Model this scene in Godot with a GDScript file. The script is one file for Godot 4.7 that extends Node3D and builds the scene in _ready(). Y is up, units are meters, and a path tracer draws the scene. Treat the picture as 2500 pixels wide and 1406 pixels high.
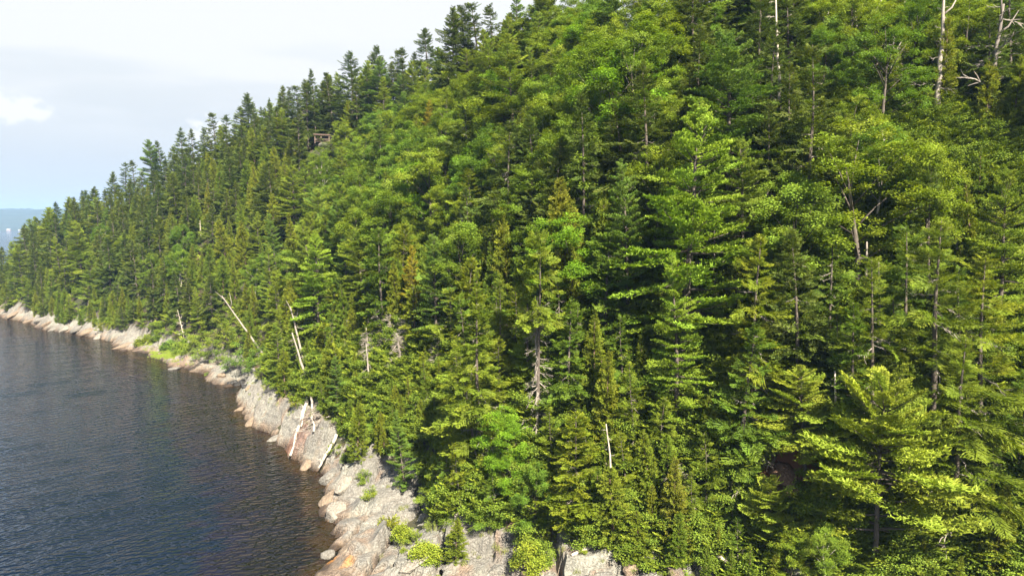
extends Node3D
# A wooded, rocky headland above dark water, seen from the air. Units are metres, y is up, the water is y = 0.

const SHORE = [
	[-330, -480, 3, 2.5, 15, 20],
	[-262, -385, 3, 2.5, 15, 20],
	[-224, -325, 3, 2.5, 15, 20],
	[-206, -288, 3, 2.5, 15, 20],
	[-199, -258, 3, 2.5, 15, 20],
	[-184, -232, 3, 2.5, 21, 25],
	[-168, -214, 3, 2.5, 21, 25],
	[-151.5, -200.3, 2.6, 2.2, 28, 26],
	[-138.3, -192, 2.6, 2.2, 29, 28],
	[-122.8, -177.8, 2.6, 2.2, 33, 31],
	[-114.8, -173.7, 2.6, 2.2, 39, 34],
	[-105.1, -167.4, 2.6, 2.2, 43, 36],
	[-94.7, -159.2, 2.6, 2.2, 46, 38],
	[-88.1, -150.8, 5.5, 1.7, 50, 40],
	[-80.1, -143.2, 5.5, 1.7, 52, 42],
	[-68.7, -132.7, 5.5, 1.7, 53, 43],
	[-62.5, -128.2, 5.5, 1.7, 54, 44],
	[-57, -124.6, 5.5, 1.7, 54, 44],
	[-52.3, -118.1, 5.5, 1.7, 54, 44],
	[-48.9, -116, 5.5, 1.7, 53, 44],
	[-46.1, -116.6, 4.6, 4.4, 52, 44],
	[-44.7, -106.9, 4.6, 4.4, 51, 44],
	[-40.5, -98.6, 4.6, 4.4, 51, 44],
	[-36.4, -92.5, 4.6, 4.4, 51, 44],
	[-33.3, -88.8, 4.6, 4.4, 51, 44],
	[-29.4, -83.8, 4.6, 4.4, 51, 44],
	[-26.7, -79.3, 4.6, 4.4, 51, 44],
	[-23.9, -75.8, 4.6, 4.4, 51, 44],
	[-21.5, -73.3, 4.6, 4.4, 51, 44],
	[-20.2, -70.9, 6, 4.2, 51, 44],
	[-20.7, -68.7, 6, 4.2, 51, 44],
	[-19.6, -66.6, 6, 4.2, 51, 44],
	[-17.7, -63.2, 11, 2.9, 54, 51],
	[-16.5, -61, 11, 2.9, 54, 51],
	[-16.5, -58.9, 11, 2.9, 54, 51],
	[-16.5, -56.6, 11, 2.9, 54, 51],
	[-15.9, -53.7, 11, 2.9, 54, 51],
	[-15.5, -52, 11, 2.9, 54, 51],
	[-13, -47, 11, 2.9, 54, 51],
	[-5, -43.5, 11, 2.9, 54, 51],
	[10, -40, 7, 3, 54, 51],
	[30, -37, 3, 2.6, 54, 51],
	[60, -30, 3, 2.6, 54, 51],
	[110, -15, 3, 2.6, 54, 51],
]
const TREES = [
	["pine", 7, 5, 14.4, -55.9, 22.0, 1.08, 170, "tallest layered white pine, bright green, standing mid-slope above a smaller bright pine"],
	["pine", 3, 5, 13.1, -52.6, 14.5, 0.95, 228, "bright pointed white pine directly below the tallest layered pine"],
	["pine", 1, 1, 10.3, -58.9, 15.0, 1.00, 350, "soft blue-green pine touching the water side of the tallest layered pine"],
	["pine", 6, 4, 24.1, -43.4, 13.5, 1.00, 142, "sprawling yellow-green pine with wide low limbs near the bottom of the slope"],
	["pine", 8, 4, 21.4, -48.3, 8.0, 1.35, 73, "yellow-green flat-topped pine beside a white broken snag"],
	["pine", 6, 4, 18.2, -46.1, 5.0, 1.00, 100, "small yellow-green pine sapling with spreading boughs beside a bare reddish bank"],
	["pine", 7, 5, -27.4, -96.3, 16.0, 1.00, 219, "bright layered pine leaning over two bare grey leaning trunks"],
	["pine", 3, 0, -45.2, -126.3, 14.0, 0.80, 302, "narrow layered pine next to the bright pine over the twin trunks"],
	["pine", 5, 1, -8.5, -75.9, 14.0, 0.90, 289, "soft green pine with tufted flat top beside a yellowish pine"],
	["pine", 3, 3, -11.8, -81.4, 11.0, 0.80, 25, "yellowing pine with gold-tinged boughs above the dead grey cedars"],
	["pine", 0, 3, -13.6, -110.3, 12.0, 0.75, 136, "small gold-brown pine glowing high on the slope below the skyline"],
	["pine", 4, 2, 0.6, -91.7, 17.0, 1.15, 137, "large drooping olive pine high on the slope"],
	["pine", 2, 1, -28.4, -151.8, 15.0, 1.00, 329, "rounded grey-green pine just under the skyline spruces"],
	["pine", 7, 5, -29.5, -131.8, 16.0, 1.00, 23, "layered green pine on the slope below the wooden shelter"],
	["pine", 3, 2, -25.2, -135.7, 13.0, 0.85, 330, "pointed yellow-green pine upslope of the layered pine below the shelter"],
	["pine", 4, 1, -37.5, -131.4, 13.0, 1.00, 238, "dark layered pine with level limbs at the middle of the hillside"],
	["pine", 5, 0, -42.4, -141.9, 12.0, 1.00, 104, "feathery bright green pine under the rocky patch below the shelter"],
	["pine", 7, 2, -117.1, -185.1, 18.0, 1.00, 22, "tall olive pine standing at the far shore rocks with a pale slanting trunk"],
	["pine", 3, 2, -128.2, -193.1, 16.0, 1.00, 240, "olive pine just beyond the tall olive pine at the far rocks"],
	["pine", 4, 2, -147.5, -204.8, 15.0, 1.10, 22, "pale ragged pine at the very tip of the headland against the water"],
	["pine", 2, 2, -143.8, -215.0, 14.0, 1.10, 132, "pale flat-topped pine at the low end of the skyline"],
	["pine", 2, 1, -105.6, -202.7, 17.6, 0.92, 270, "broad pale round-topped pine on the skyline"],
	["pine", 5, 0, -111.5, -178.0, 15.0, 0.90, 63, "dark green pine leaning toward the water above the far slabs"],
	["pine", 4, 2, -53.9, -163.7, 13.0, 1.00, 327, "pale drooping pine on the high slope on the water side of the wooden shelter"],
	["pine", 2, 1, 20.2, -64.4, 17.0, 1.20, 151, "broad dark-limbed pine at the top edge near a pale snag top"],
	["pine", 4, 0, 20.2, -59.2, 13.0, 1.00, 13, "flat-limbed pine with dark gaps beneath the tall white snag"],
	["pine", 4, 2, 37.5, -51.8, 13.0, 1.00, 156, "yellow-green flat-boughed pine at the landward edge of the picture"],
	["pine", 1, 1, -10.4, -63.8, 8.0, 0.90, 248, "dense blue-green young pine just above the rock shelf"],
	["pine", 1, 0, 1.4, -58.7, 10.0, 0.90, 140, "vivid green young pine tucked behind the long bare grey trunk"],
	["pine", 3, 2, -65.0, -140.3, 10.0, 0.80, 149, "olive young pine halfway along the far shore"],
	["spruce", 0, 0, -142.5, -221.6, 12.7, 1.13, 78, "dark pointed skyline spruce, first tree along the ridge counted from the water"],
	["spruce", 1, 1, -138.1, -221.2, 12.9, 1.03, 9, "dark pointed skyline spruce, second tree along the ridge counted from the water"],
	["spruce", 3, 0, -132.0, -218.5, 13.0, 1.30, 178, "dark pointed skyline spruce, third tree along the ridge counted from the water"],
	["spruce", 5, 1, -127.3, -217.4, 15.1, 1.04, 266, "dark pointed skyline spruce, fourth tree along the ridge counted from the water"],
	["spruce", 1, 0, -124.4, -216.1, 15.1, 0.87, 298, "dark pointed skyline spruce, fifth tree along the ridge counted from the water"],
	["spruce", 2, 1, -119.8, -213.5, 16.4, 1.03, 10, "dark pointed skyline spruce, sixth tree along the ridge counted from the water"],
	["spruce", 4, 0, -113.9, -209.4, 16.0, 0.98, 251, "pointed dark spruce on the skyline just below the broad round-topped pine"],
	["spruce", 0, 1, -102.6, -203.5, 16.9, 0.91, 86, "dark spruce rising on the skyline beside the broad round-topped pine"],
	["spruce", 1, 0, -99.4, -202.7, 14.2, 1.10, 304, "dark pointed skyline spruce, ninth tree along the ridge counted from the water"],
	["spruce", 3, 1, -95.4, -200.9, 17.1, 0.98, 192, "dark pointed skyline spruce, tenth tree along the ridge counted from the water"],
	["spruce", 5, 0, -91.2, -198.8, 15.5, 1.00, 285, "dark pointed skyline spruce, eleventh tree along the ridge counted from the water"],
	["spruce", 1, 1, -87.6, -197.4, 14.9, 1.05, 16, "dark pointed skyline spruce, twelfth tree along the ridge counted from the water"],
	["spruce", 2, 0, -83.4, -195.0, 18.2, 1.05, 273, "grey-green sparse-topped skyline spruce in front of a white cloud"],
	["spruce", 4, 1, -80.2, -193.6, 16.9, 1.04, 228, "twin of the sparse-topped skyline spruce, against the same white cloud"],
	["spruce", 0, 0, -74.9, -190.2, 16.6, 1.17, 62, "dark pointed skyline spruce, fifteenth tree along the ridge counted from the water"],
	["spruce", 1, 1, -71.3, -188.3, 18.2, 1.12, 105, "dark pointed skyline spruce, sixteenth tree along the ridge counted from the water"],
	["spruce", 3, 0, -69.1, -186.8, 17.0, 1.04, 312, "dark pointed skyline spruce, seventeenth tree along the ridge counted from the water"],
	["spruce", 5, 1, -61.9, -177.5, 14.0, 0.70, 308, "lone thin skyline spruce standing in a gap between clumps"],
	["spruce", 1, 0, -58.1, -176.9, 13.0, 0.70, 291, "small thin spire alone on the skyline above the sloping tree line"],
	["spruce", 2, 1, -51.2, -165.7, 16.0, 1.10, 220, "dark pointed skyline spruce, twentieth tree along the ridge counted from the water"],
	["spruce", 4, 0, -47.9, -162.1, 16.0, 1.30, 235, "dark pointed skyline spruce, twenty-first tree along the ridge counted from the water"],
	["spruce", 0, 1, -46.2, -163.9, 17.0, 0.70, 104, "slender tall spire standing clear above the middle of the skyline"],
	["spruce", 1, 0, -43.5, -165.2, 14.0, 1.10, 74, "dark pointed skyline spruce, twenty-third tree along the ridge counted from the water"],
	["spruce", 3, 1, -37.1, -162.1, 17.0, 1.30, 280, "dark rugged spruce at the upper skyline with a stepped outline"],
	["spruce", 5, 0, -32.9, -160.0, 16.2, 1.11, 32, "dark pointed skyline spruce, twenty-fifth tree along the ridge counted from the water"],
	["spruce", 1, 1, -29.8, -157.9, 16.5, 1.07, 132, "dark pointed skyline spruce, twenty-sixth tree along the ridge counted from the water"],
	["spruce", 2, 0, -25.9, -154.9, 14.9, 1.13, 294, "dark pointed skyline spruce, twenty-seventh tree along the ridge counted from the water"],
	["spruce", 4, 1, -23.5, -153.5, 14.7, 1.06, 244, "dark pointed skyline spruce, twenty-eighth tree along the ridge counted from the water"],
	["spruce", 0, 0, -21.3, -152.0, 13.7, 0.96, 268, "dark pointed skyline spruce, twenty-ninth tree along the ridge counted from the water"],
	["spruce", 1, 1, -17.8, -149.5, 17.4, 1.27, 235, "broad full dark spruce standing clear on the upper skyline"],
	["spruce", 3, 0, -9.7, -118.1, 19.0, 1.01, 100, "wide-crowned skyline spruce with a double leader near the top of the picture"],
	["spruce", 5, 1, -8.9, -118.0, 18.0, 0.98, 151, "dark pointed skyline spruce, thirty-second tree along the ridge counted from the water"],
	["spruce", 1, 0, -6.9, -118.8, 16.8, 1.24, 41, "dark pointed skyline spruce, thirty-third tree along the ridge counted from the water"],
	["spruce", 2, 1, -5.3, -118.2, 17.0, 1.20, 209, "highest thin pointed spruce on the skyline, second tip from the treeless gap"],
	["spruce", 4, 0, -2.4, -117.5, 15.0, 1.10, 170, "dark open-branched skyline spruce nearest the treeless gap"],
	["spruce", 0, 1, -0.2, -111.4, 13.0, 1.30, 324, "dark pointed skyline spruce, thirty-sixth tree along the ridge counted from the water"],
	["spruce", 1, 0, 0.8, -111.4, 12.0, 1.20, 264, "dark pointed skyline spruce, thirty-seventh tree along the ridge counted from the water"],
	["leaf", 0, 0, 5.5, -112.4, 11.5, 1.05, 237, "round bright broadleaf crown on the skyline beyond the treeless gap"],
	["leaf", 3, 2, 2.6, -112.1, 10.0, 1.00, 194, "olive broadleaf crown leaning into the treeless gap of the skyline"],
	["leaf", 0, 0, 9.4, -75.0, 13.5, 1.10, 259, "round-crowned birch whose white trunk shows bare below its crown"],
	["leaf", 1, 1, 7.1, -86.4, 11.0, 1.15, 63, "blue-green rounded birch crown beside the white-trunked birch"],
	["leaf", 4, 3, 9.8, -94.1, 11.0, 1.10, 271, "bright green maple crown upslope of the white-trunked birch"],
	["leaf", 2, 0, 12.9, -71.4, 11.0, 1.10, 142, "loose mid-green broadleaf crown landward of the white-trunked birch"],
	["leaf", 5, 2, 4.4, -83.7, 10.0, 1.10, 44, "pale green spreading birch crown downslope of the large drooping pine"],
	["leaf", 4, 3, -5.3, -90.4, 10.0, 1.15, 249, "bright round maple crown in the centre of the hillside"],
	["leaf", 3, 2, -8.2, -89.1, 8.0, 1.10, 304, "yellow-green leafy crown below the bright round maple"],
	["leaf", 2, 2, 28.5, -55.6, 14.0, 1.35, 114, "big loose poplar crown with pale bare branches poking through"],
	["leaf", 5, 0, 23.9, -56.7, 11.0, 1.20, 336, "leafy poplar on the water side of the big loose poplar"],
	["leaf", 2, 1, 36.0, -67.3, 11.0, 1.10, 320, "half-dead leafy tree with many bare white limbs near the top edge"],
	["leaf", 4, 3, 20.7, -65.7, 8.0, 1.00, 127, "vivid green maple close upslope of the tallest layered pine"],
	["leaf", 4, 3, -0.3, -54.9, 6.5, 1.10, 138, "bright green young maple with fan-like leaves low on the slope"],
	["leaf", 4, 3, -0.2, -53.8, 4.5, 1.20, 67, "vivid low maple bush just below the bright young maple"],
	["leaf", 4, 2, -35.8, -148.4, 9.0, 0.90, 104, "bright yellow-green broadleaf standing beside the wooden shelter"],
	["leaf", 1, 0, -51.1, -135.1, 8.0, 1.10, 278, "rounded green broadleaf above the leaning dead pole"],
	["spruce", 4, 1, -0.5, -79.2, 15.0, 1.00, 245, "very dark spruce in the middle of the slope with dead grey lower limbs"],
	["spruce", 0, 0, 4.1, -69.1, 14.0, 1.00, 174, "dark conical spruce beside the very dark mid-slope spruce"],
	["spruce", 5, 0, 12.9, -64.7, 15.0, 1.10, 122, "broad dark spruce under the top edge, water side of the tallest layered pine"],
	["spruce", 2, 0, 26.6, -62.0, 16.0, 1.05, 203, "tall dark spruce landward of the tall white snag"],
	["spruce", 1, 0, 23.1, -62.3, 12.0, 1.00, 132, "dark spruce standing at the foot of the tall white snag"],
	["spruce", 4, 1, -31.0, -151.6, 15.0, 1.00, 133, "blackish dense spruce below the rounded grey-green pine"],
	["spruce", 1, 1, 32.8, -53.2, 13.0, 0.90, 282, "narrow dark fir-like spruce landward of the big loose poplar"],
	["spruce", 0, 0, 22.1, -51.3, 14.0, 1.00, 311, "dark spruce with bare lower trunk below the big loose poplar"],
	["fir", 1, 0, -2.9, -57.2, 15.0, 1.05, 137, "broad deep green fir at the centre of the lower slope"],
	["fir", 7, 0, -3.1, -56.7, 10.0, 1.00, 209, "sparse fir showing its grey lower trunk above the rock shelf"],
	["fir", 6, 0, 2.0, -56.2, 17.0, 0.85, 325, "thin dying fir with green top over a long bare grey trunk"],
	["fir", 7, 2, 18.4, -52.0, 14.0, 1.00, 210, "broad yellow-green fir landward of the bright pointed pine"],
	["fir", 1, 1, 17.0, -49.3, 12.0, 1.00, 183, "grey-streaked fir below the broad fir by the pointed pine"],
	["fir", 7, 0, 29.6, -47.2, 17.0, 1.10, 178, "towering shaggy fir with clumped boughs near the landward edge"],
	["fir", 7, 2, 33.0, -47.0, 14.0, 1.10, 236, "shaggy yellow-green fir at the landward edge"],
	["fir", 7, 0, 25.8, -47.7, 15.0, 1.00, 107, "shaggy fir hiding the trunk of the big loose poplar"],
	["fir", 1, 1, 24.7, -48.0, 12.0, 1.00, 102, "grey-lichened fir just above the sprawling yellow-green pine"],
	["fir", 7, 0, 29.6, -44.3, 13.0, 1.10, 190, "open-boughed fir behind the sprawling yellow-green pine"],
	["fir", 1, 1, 4.7, -55.7, 11.0, 1.00, 145, "dark green fir landward of the long bare grey trunk"],
	["fir", 0, 0, 11.4, -51.5, 6.0, 1.00, 142, "young pointed fir below the bright pointed pine"],
	["fir", 5, 1, 8.0, -58.4, 12.0, 1.00, 38, "deep green fir beneath the soft blue-green pine"],
	["fir", 0, 1, -16.1, -84.4, 14.0, 1.00, 202, "deep green pointed fir beside the soft tufted pine"],
	["fir", 3, 2, 5.0, -50.6, 9.0, 1.10, 237, "dense bright fir above the bushy ledge edge"],
	["cedar", 0, 2, -55.2, -150.3, 12.0, 1.10, 115, "broad olive cedar standing out halfway up the far slope"],
	["cedar", 2, 2, -66.1, -157.7, 11.0, 1.00, 348, "twin-topped olive cedar on the water side of the broad olive cedar"],
	["cedar", 0, 3, -73.9, -166.9, 10.0, 0.80, 3, "brownish thin cedar tip among dark spruces"],
	["cedar", 4, 2, -82.0, -169.9, 10.0, 1.00, 132, "olive cedar cone on the far middle slope"],
	["cedar", 3, 3, 5.0, -62.3, 12.0, 1.00, 59, "tall olive-brown cedar downslope of the white-trunked birch"],
	["cedar", 5, 2, -0.2, -71.3, 11.0, 0.80, 116, "narrow yellow-olive cedar column beneath the very dark mid-slope spruce"],
	["cedar", 1, 2, 4.6, -61.4, 11.0, 1.10, 181, "wide yellow-olive cedar with grey bare twigs"],
	["cedar", 3, 3, -4.2, -119.8, 10.1, 0.99, 96, "reddish-brown fading cedar just below the skyline gap"],
	["cedar", 2, 3, -35.6, -155.3, 9.0, 0.90, 66, "pale brown half-bare cedar beside the broadleaf at the shelter"],
	["cedar", 3, 0, -22.9, -83.8, 8.0, 1.10, 227, "dense bright cedar above the stranded white logs"],
	["cedar", 5, 0, -31.3, -92.0, 6.5, 1.10, 348, "bushy green cedar overhanging the pale cliff"],
	["cedar", 3, 0, -16.0, -68.6, 6.0, 1.10, 265, "compact bright cedar at the edge of the rock near the stranded log"],
	["cedar", 1, 2, 7.5, -53.2, 9.0, 1.10, 84, "broad yellow-green cedar with dead grey stem tips"],
	["cedar", 1, 3, 11.8, -47.7, 7.0, 1.20, 95, "grey-tipped olive cedar near the bottom edge"],
	["cedar", 5, 0, 7.6, -48.9, 6.0, 1.50, 170, "dense round cedar bush overhanging the ledge"],
	["cedar", 3, 0, 9.3, -48.0, 4.0, 1.60, 300, "low bright cedar bush spilling over the bottom ledge"],
	["cedar", 5, 0, -4.4, -50.7, 3.5, 1.50, 287, "small cedar bush at the foot of the slope beside a bleached stump"],
	["cedar", 1, 2, 31.1, -42.2, 7.0, 1.20, 89, "yellow-green cedar in the lower landward corner"],
	["cedar", 2, 2, -94.2, -164.6, 8.0, 1.10, 105, "olive cedar hanging over the far shore slabs"],
	["cedar", 4, 1, -70.3, -149.1, 9.0, 1.00, 198, "dark olive cedar cone on the lower far slope"],
	["leaf", 4, 0, -9.7, -102.8, 9.5, 1.25, 336, "middling green broadleaf tree just below and landward of the gold-brown pine"],
	["leaf", 1, 3, -13.7, -96.4, 10.5, 1.25, 108, "tall bright green broadleaf tree seaward of the bright round maple"],
	["leaf", 5, 2, -2.8, -93.8, 11.5, 1.25, 7, "tall yellow-green broadleaf tree just below and seaward of the large drooping pine"],
	["leaf", 6, 0, 2.6, -73.0, 9.5, 1.25, 211, "middling green broadleaf tree just below and landward of the very dark mid-slope spruce"],
	["leaf", 3, 0, 7.2, -70.0, 10.5, 1.25, 332, "tall green broadleaf tree below and landward of the pale spreading birch"],
	["leaf", 4, 3, 10.9, -72.0, 11.5, 1.25, 279, "tall bright green broadleaf tree just below and landward of the white-trunked birch"],
	["leaf", 1, 2, 16.7, -73.8, 9.5, 1.25, 29, "middling yellow-green broadleaf tree above and seaward of the broad top-edge pine"],
	["leaf", 5, 0, -5.6, -77.4, 10.5, 1.25, 78, "tall green broadleaf tree just above and landward of the soft tufted pine"],
	["leaf", 6, 0, -15.9, -94.0, 11.5, 1.25, 71, "tall green broadleaf tree upslope of the deep green pointed fir"],
	["leaf", 3, 3, 5.5, -61.2, 9.5, 1.25, 96, "middling bright green broadleaf tree just downslope of the tall olive-brown cedar"],
	["leaf", 4, 2, -21.9, -99.4, 10.5, 1.25, 263, "tall yellow-green broadleaf tree just above and seaward of the deep green pointed fir"],
	["leaf", 1, 0, 13.6, -75.2, 11.5, 1.25, 61, "tall green broadleaf tree above and landward of the white-trunked birch"],
	["leaf", 5, 0, 7.0, -100.5, 9.5, 1.25, 28, "middling green broadleaf tree just seaward of the bright maple upslope"],
	["leaf", 6, 3, -0.6, -97.0, 10.5, 1.25, 156, "tall bright green broadleaf tree just below and seaward of the large drooping pine"],
	["leaf", 3, 2, -11.1, -93.8, 11.5, 1.25, 112, "tall yellow-green broadleaf tree just seaward of the bright round maple"],
	["leaf", 2, 1, 6.3, -97.0, 8.8, 0.95, 127, "short blue-green broadleaf tree just below and seaward of the bright maple upslope"],
	["leaf", 4, 0, 46.7, -74.0, 8.3, 1.05, 90, "short green broadleaf tree upslope of the tall grey snag"],
	["pine", 5, 1, -166.7, -248.8, 14.7, 1.11, 283, "tall blue-green pine just upslope of the pale flat-topped skyline pine"],
	["pine", 4, 2, -26.9, -109.3, 12.4, 1.00, 110, "middling light green pine just landward of the dark level-limbed pine"],
	["cedar", 3, 2, -136.3, -193.9, 6.5, 1.00, 141, "middling olive cedar just downslope of the pale pine at the headland tip"],
	["spruce", 3, 2, 1.3, -81.7, 12.4, 0.98, 155, "middling olive-tinged spruce just above and landward of the very dark mid-slope spruce"],
	["leaf", 0, 2, -5.4, -105.1, 10.9, 1.08, 326, "tall yellow-green broadleaf tree just seaward of the large drooping pine"],
	["pine", 1, 0, -1.2, -105.4, 12.2, 0.93, 349, "middling green pine just above and seaward of the large drooping pine"],
	["leaf", 6, 0, 33.0, -78.1, 8.7, 1.09, 98, "short green broadleaf tree above and landward of the tall white snag"],
	["pine", 1, 0, -173.1, -247.5, 14.8, 0.96, 158, "tall green pine just seaward of the pale flat-topped skyline pine"],
	["pine", 2, 2, 18.8, -78.4, 13.6, 0.92, 56, "middling light green pine well above and landward of the bright maple upslope"],
	["leaf", 0, 0, -15.2, -100.4, 9.0, 1.01, 193, "middling green broadleaf tree landward of the layered pine below the shelter"],
	["fir", 7, 2, -5.4, -67.9, 7.3, 1.00, 104, "middling yellow-green fir just seaward of the broad central fir"],
	["spruce", 0, 2, -68.9, -145.0, 8.3, 1.05, 132, "short olive-tinged spruce upslope of the lime-green grass patch"],
	["pine", 4, 0, 3.6, -94.1, 11.8, 0.90, 345, "short green pine just landward of the large drooping pine"],
	["leaf", 2, 2, -25.4, -117.5, 10.5, 1.04, 121, "tall yellow-green broadleaf tree just downslope of the layered pine below the shelter"],
	["pine", 5, 1, -20.9, -80.1, 7.8, 0.90, 148, "short blue-green pine just below and landward of the dense cedar above the white logs"],
	["spruce", 0, 0, 19.8, -75.3, 14.4, 1.07, 179, "tall dark green spruce seaward of the tall white snag"],
	["cedar", 2, 1, -72.9, -171.5, 10.4, 1.00, 141, "tall dull green cedar just above and landward of the brownish cedar tip"],
	["fir", 8, 1, 16.0, -46.1, 4.6, 1.10, 225, "short deep green fir just seaward of the small pine by the reddish bank"],
	["fir", 0, 1, -25.6, -106.5, 12.0, 0.93, 340, "tall deep green fir just landward of the dark level-limbed pine"],
	["leaf", 6, 0, 15.4, -69.0, 7.9, 0.95, 24, "short green broadleaf tree just above and landward of the broad dark upper spruce"],
	["cedar", 0, 2, 41.6, -67.4, 9.3, 1.01, 212, "tall olive cedar just landward of the tall grey snag"],
	["pine", 1, 0, -29.6, -102.6, 15.2, 0.91, 298, "tall green pine just upslope of the bright pine over the twin trunks"],
	["leaf", 0, 2, 12.0, -104.1, 10.8, 1.05, 42, "tall yellow-green broadleaf tree just upslope of the bright maple upslope"],
	["fir", 4, 0, -21.8, -92.6, 6.6, 0.98, 57, "middling mid-green fir just below and seaward of the deep green pointed fir"],
	["cedar", 6, 0, -9.7, -72.9, 4.8, 1.11, 20, "short yellow-green cedar just below and landward of the dead grey cedars"],
	["leaf", 6, 2, -11.9, -124.7, 10.7, 1.03, 206, "tall yellow-green broadleaf tree just above and landward of the gold-brown pine"],
	["leaf", 6, 0, 6.6, -81.1, 7.7, 1.07, 246, "short green broadleaf tree just landward of the pale spreading birch"],
	["leaf", 0, 0, -12.6, -100.5, 9.4, 0.96, 325, "middling green broadleaf tree seaward of the bright round maple"],
	["pine", 0, 2, -15.3, -119.2, 14.3, 0.96, 256, "middling light green pine just upslope of the gold-brown pine"],
	["cedar", 0, 1, -9.8, -114.4, 11.9, 1.02, 295, "tall dull green cedar just below and landward of the broad full skyline spruce"],
	["leaf", 6, 2, -20.5, -102.3, 9.6, 0.93, 217, "middling yellow-green broadleaf tree downslope of the layered pine below the shelter"],
	["leaf", 3, 1, -2.1, -87.9, 11.0, 0.97, 63, "tall blue-green broadleaf tree just above and seaward of the very dark mid-slope spruce"],
	["leaf", 6, 1, -21.3, -113.7, 10.9, 1.00, 286, "tall blue-green broadleaf tree just landward of the layered pine below the shelter"],
	["spruce", 5, 2, -63.7, -158.4, 10.0, 0.89, 347, "short olive-tinged spruce just above and landward of the twin-topped cedar"],
	["pine", 0, 0, 3.2, -101.5, 14.9, 1.01, 135, "tall green pine just below and seaward of the broadleaf crown at the skyline gap"],
	["pine", 0, 1, -24.0, -97.5, 11.3, 1.09, 282, "short blue-green pine just above and landward of the bright pine over the twin trunks"],
	["spruce", 2, 1, 49.4, -69.1, 12.4, 0.97, 350, "middling blue-green spruce upslope of the dark forked snag"],
	["cedar", 4, 1, -25.5, -89.7, 4.6, 0.99, 295, "short dull green cedar just above and seaward of the dense cedar above the white logs"],
	["cedar", 6, 0, -7.4, -69.1, 5.2, 1.07, 89, "middling yellow-green cedar just below and seaward of the broad central fir"],
	["pine", 4, 0, -2.7, -101.4, 15.4, 1.11, 326, "tall green pine just downslope of the reddish cedar"],
	["pine", 4, 2, 6.1, -108.5, 15.3, 0.95, 338, "tall light green pine just above and landward of the broadleaf crown at the skyline gap"],
	["leaf", 0, 0, 17.3, -70.3, 7.6, 1.08, 52, "short green broadleaf tree above and landward of the broad dark upper spruce"],
	["cedar", 4, 2, -103.2, -195.2, 10.1, 0.97, 326, "tall olive cedar just downslope of the broad round-topped skyline pine"],
	["leaf", 3, 2, -6.9, -98.4, 9.5, 1.07, 105, "middling yellow-green broadleaf tree just upslope of the bright round maple"],
	["pine", 2, 2, -32.8, -108.9, 15.6, 1.10, 299, "tall light green pine just upslope of the bright pine over the twin trunks"],
	["leaf", 3, 0, 47.9, -61.5, 9.9, 0.90, 154, "middling green broadleaf tree landward of the dark forked snag"],
	["cedar", 5, 2, -49.4, -141.8, 11.7, 0.94, 101, "tall olive cedar just below and landward of the broad olive cedar"],
	["fir", 7, 0, 27.2, -45.2, 6.2, 0.88, 64, "short mid-green fir just above and landward of the sprawling yellow-green pine"],
	["spruce", 5, 0, 30.4, -76.5, 12.7, 0.90, 274, "middling dark green spruce upslope of the tall white snag"],
	["spruce", 1, 1, -100.0, -171.3, 9.1, 0.89, 324, "short blue-green spruce just upslope of the olive far-shore cedar"],
	["cedar", 3, 0, 40.6, -75.7, 11.4, 0.94, 133, "tall yellow-green cedar upslope of the half-dead leafy tree"],
	["cedar", 0, 0, -14.1, -107.1, 12.0, 1.12, 290, "tall yellow-green cedar just downslope of the gold-brown pine"],
	["pine", 3, 2, -4.1, -112.5, 14.4, 1.01, 64, "middling light green pine just below and seaward of the reddish cedar"],
	["fir", 3, 2, -4.8, -86.2, 10.0, 1.10, 306, "tall yellow-green fir just downslope of the bright round maple"],
	["pine", 0, 1, 13.0, -91.5, 14.1, 1.11, 116, "middling blue-green pine just above and landward of the bright maple upslope"],
	["pine", 2, 0, 21.8, -81.3, 16.9, 0.95, 310, "tall green pine well above and seaward of the tall white snag"],
	["spruce", 0, 1, 1.5, -85.8, 10.7, 0.93, 152, "short blue-green spruce just seaward of the pale spreading birch"],
	["spruce", 3, 0, -67.2, -188.3, 14.0, 0.96, 36, "tall dark green spruce landward of the sparse-topped skyline spruces"],
	["cedar", 2, 1, -2.1, -72.1, 8.5, 1.04, 254, "tall dull green cedar just below and seaward of the narrow olive cedar column"],
	["spruce", 0, 2, -3.1, -85.0, 7.4, 1.09, 312, "short olive-tinged spruce just below and landward of the bright round maple"],
	["leaf", 5, 2, 16.6, -76.7, 10.1, 0.97, 341, "middling yellow-green broadleaf tree landward of the bright maple upslope"],
	["fir", 2, 0, -2.7, -69.0, 7.0, 1.10, 300, "middling mid-green fir upslope of the broad central fir"],
	["fir", 0, 2, -14.4, -86.3, 8.0, 0.88, 299, "middling yellow-green fir just landward of the deep green pointed fir"],
	["leaf", 0, 1, 16.8, -85.4, 8.4, 0.95, 244, "short blue-green broadleaf tree landward of the bright maple upslope"],
	["leaf", 1, 0, 13.7, -86.4, 9.2, 0.88, 73, "middling green broadleaf tree just landward of the bright maple upslope"],
	["fir", 8, 1, 30.4, -52.0, 10.4, 1.11, 291, "tall deep green fir below and seaward of the narrow dark spruce by the poplar"],
	["leaf", 0, 2, 5.0, -77.8, 8.6, 0.91, 197, "short yellow-green broadleaf tree just downslope of the pale spreading birch"],
	["cedar", 3, 0, 46.6, -64.4, 7.6, 0.97, 144, "middling yellow-green cedar just below and landward of the dark forked snag"],
	["cedar", 2, 0, -24.6, -92.9, 5.7, 0.97, 4, "middling yellow-green cedar just above and landward of the twin grey trunks"],
	["leaf", 5, 2, 33.6, -56.1, 11.0, 0.93, 193, "tall yellow-green broadleaf tree just upslope of the narrow dark spruce by the poplar"],
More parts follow.
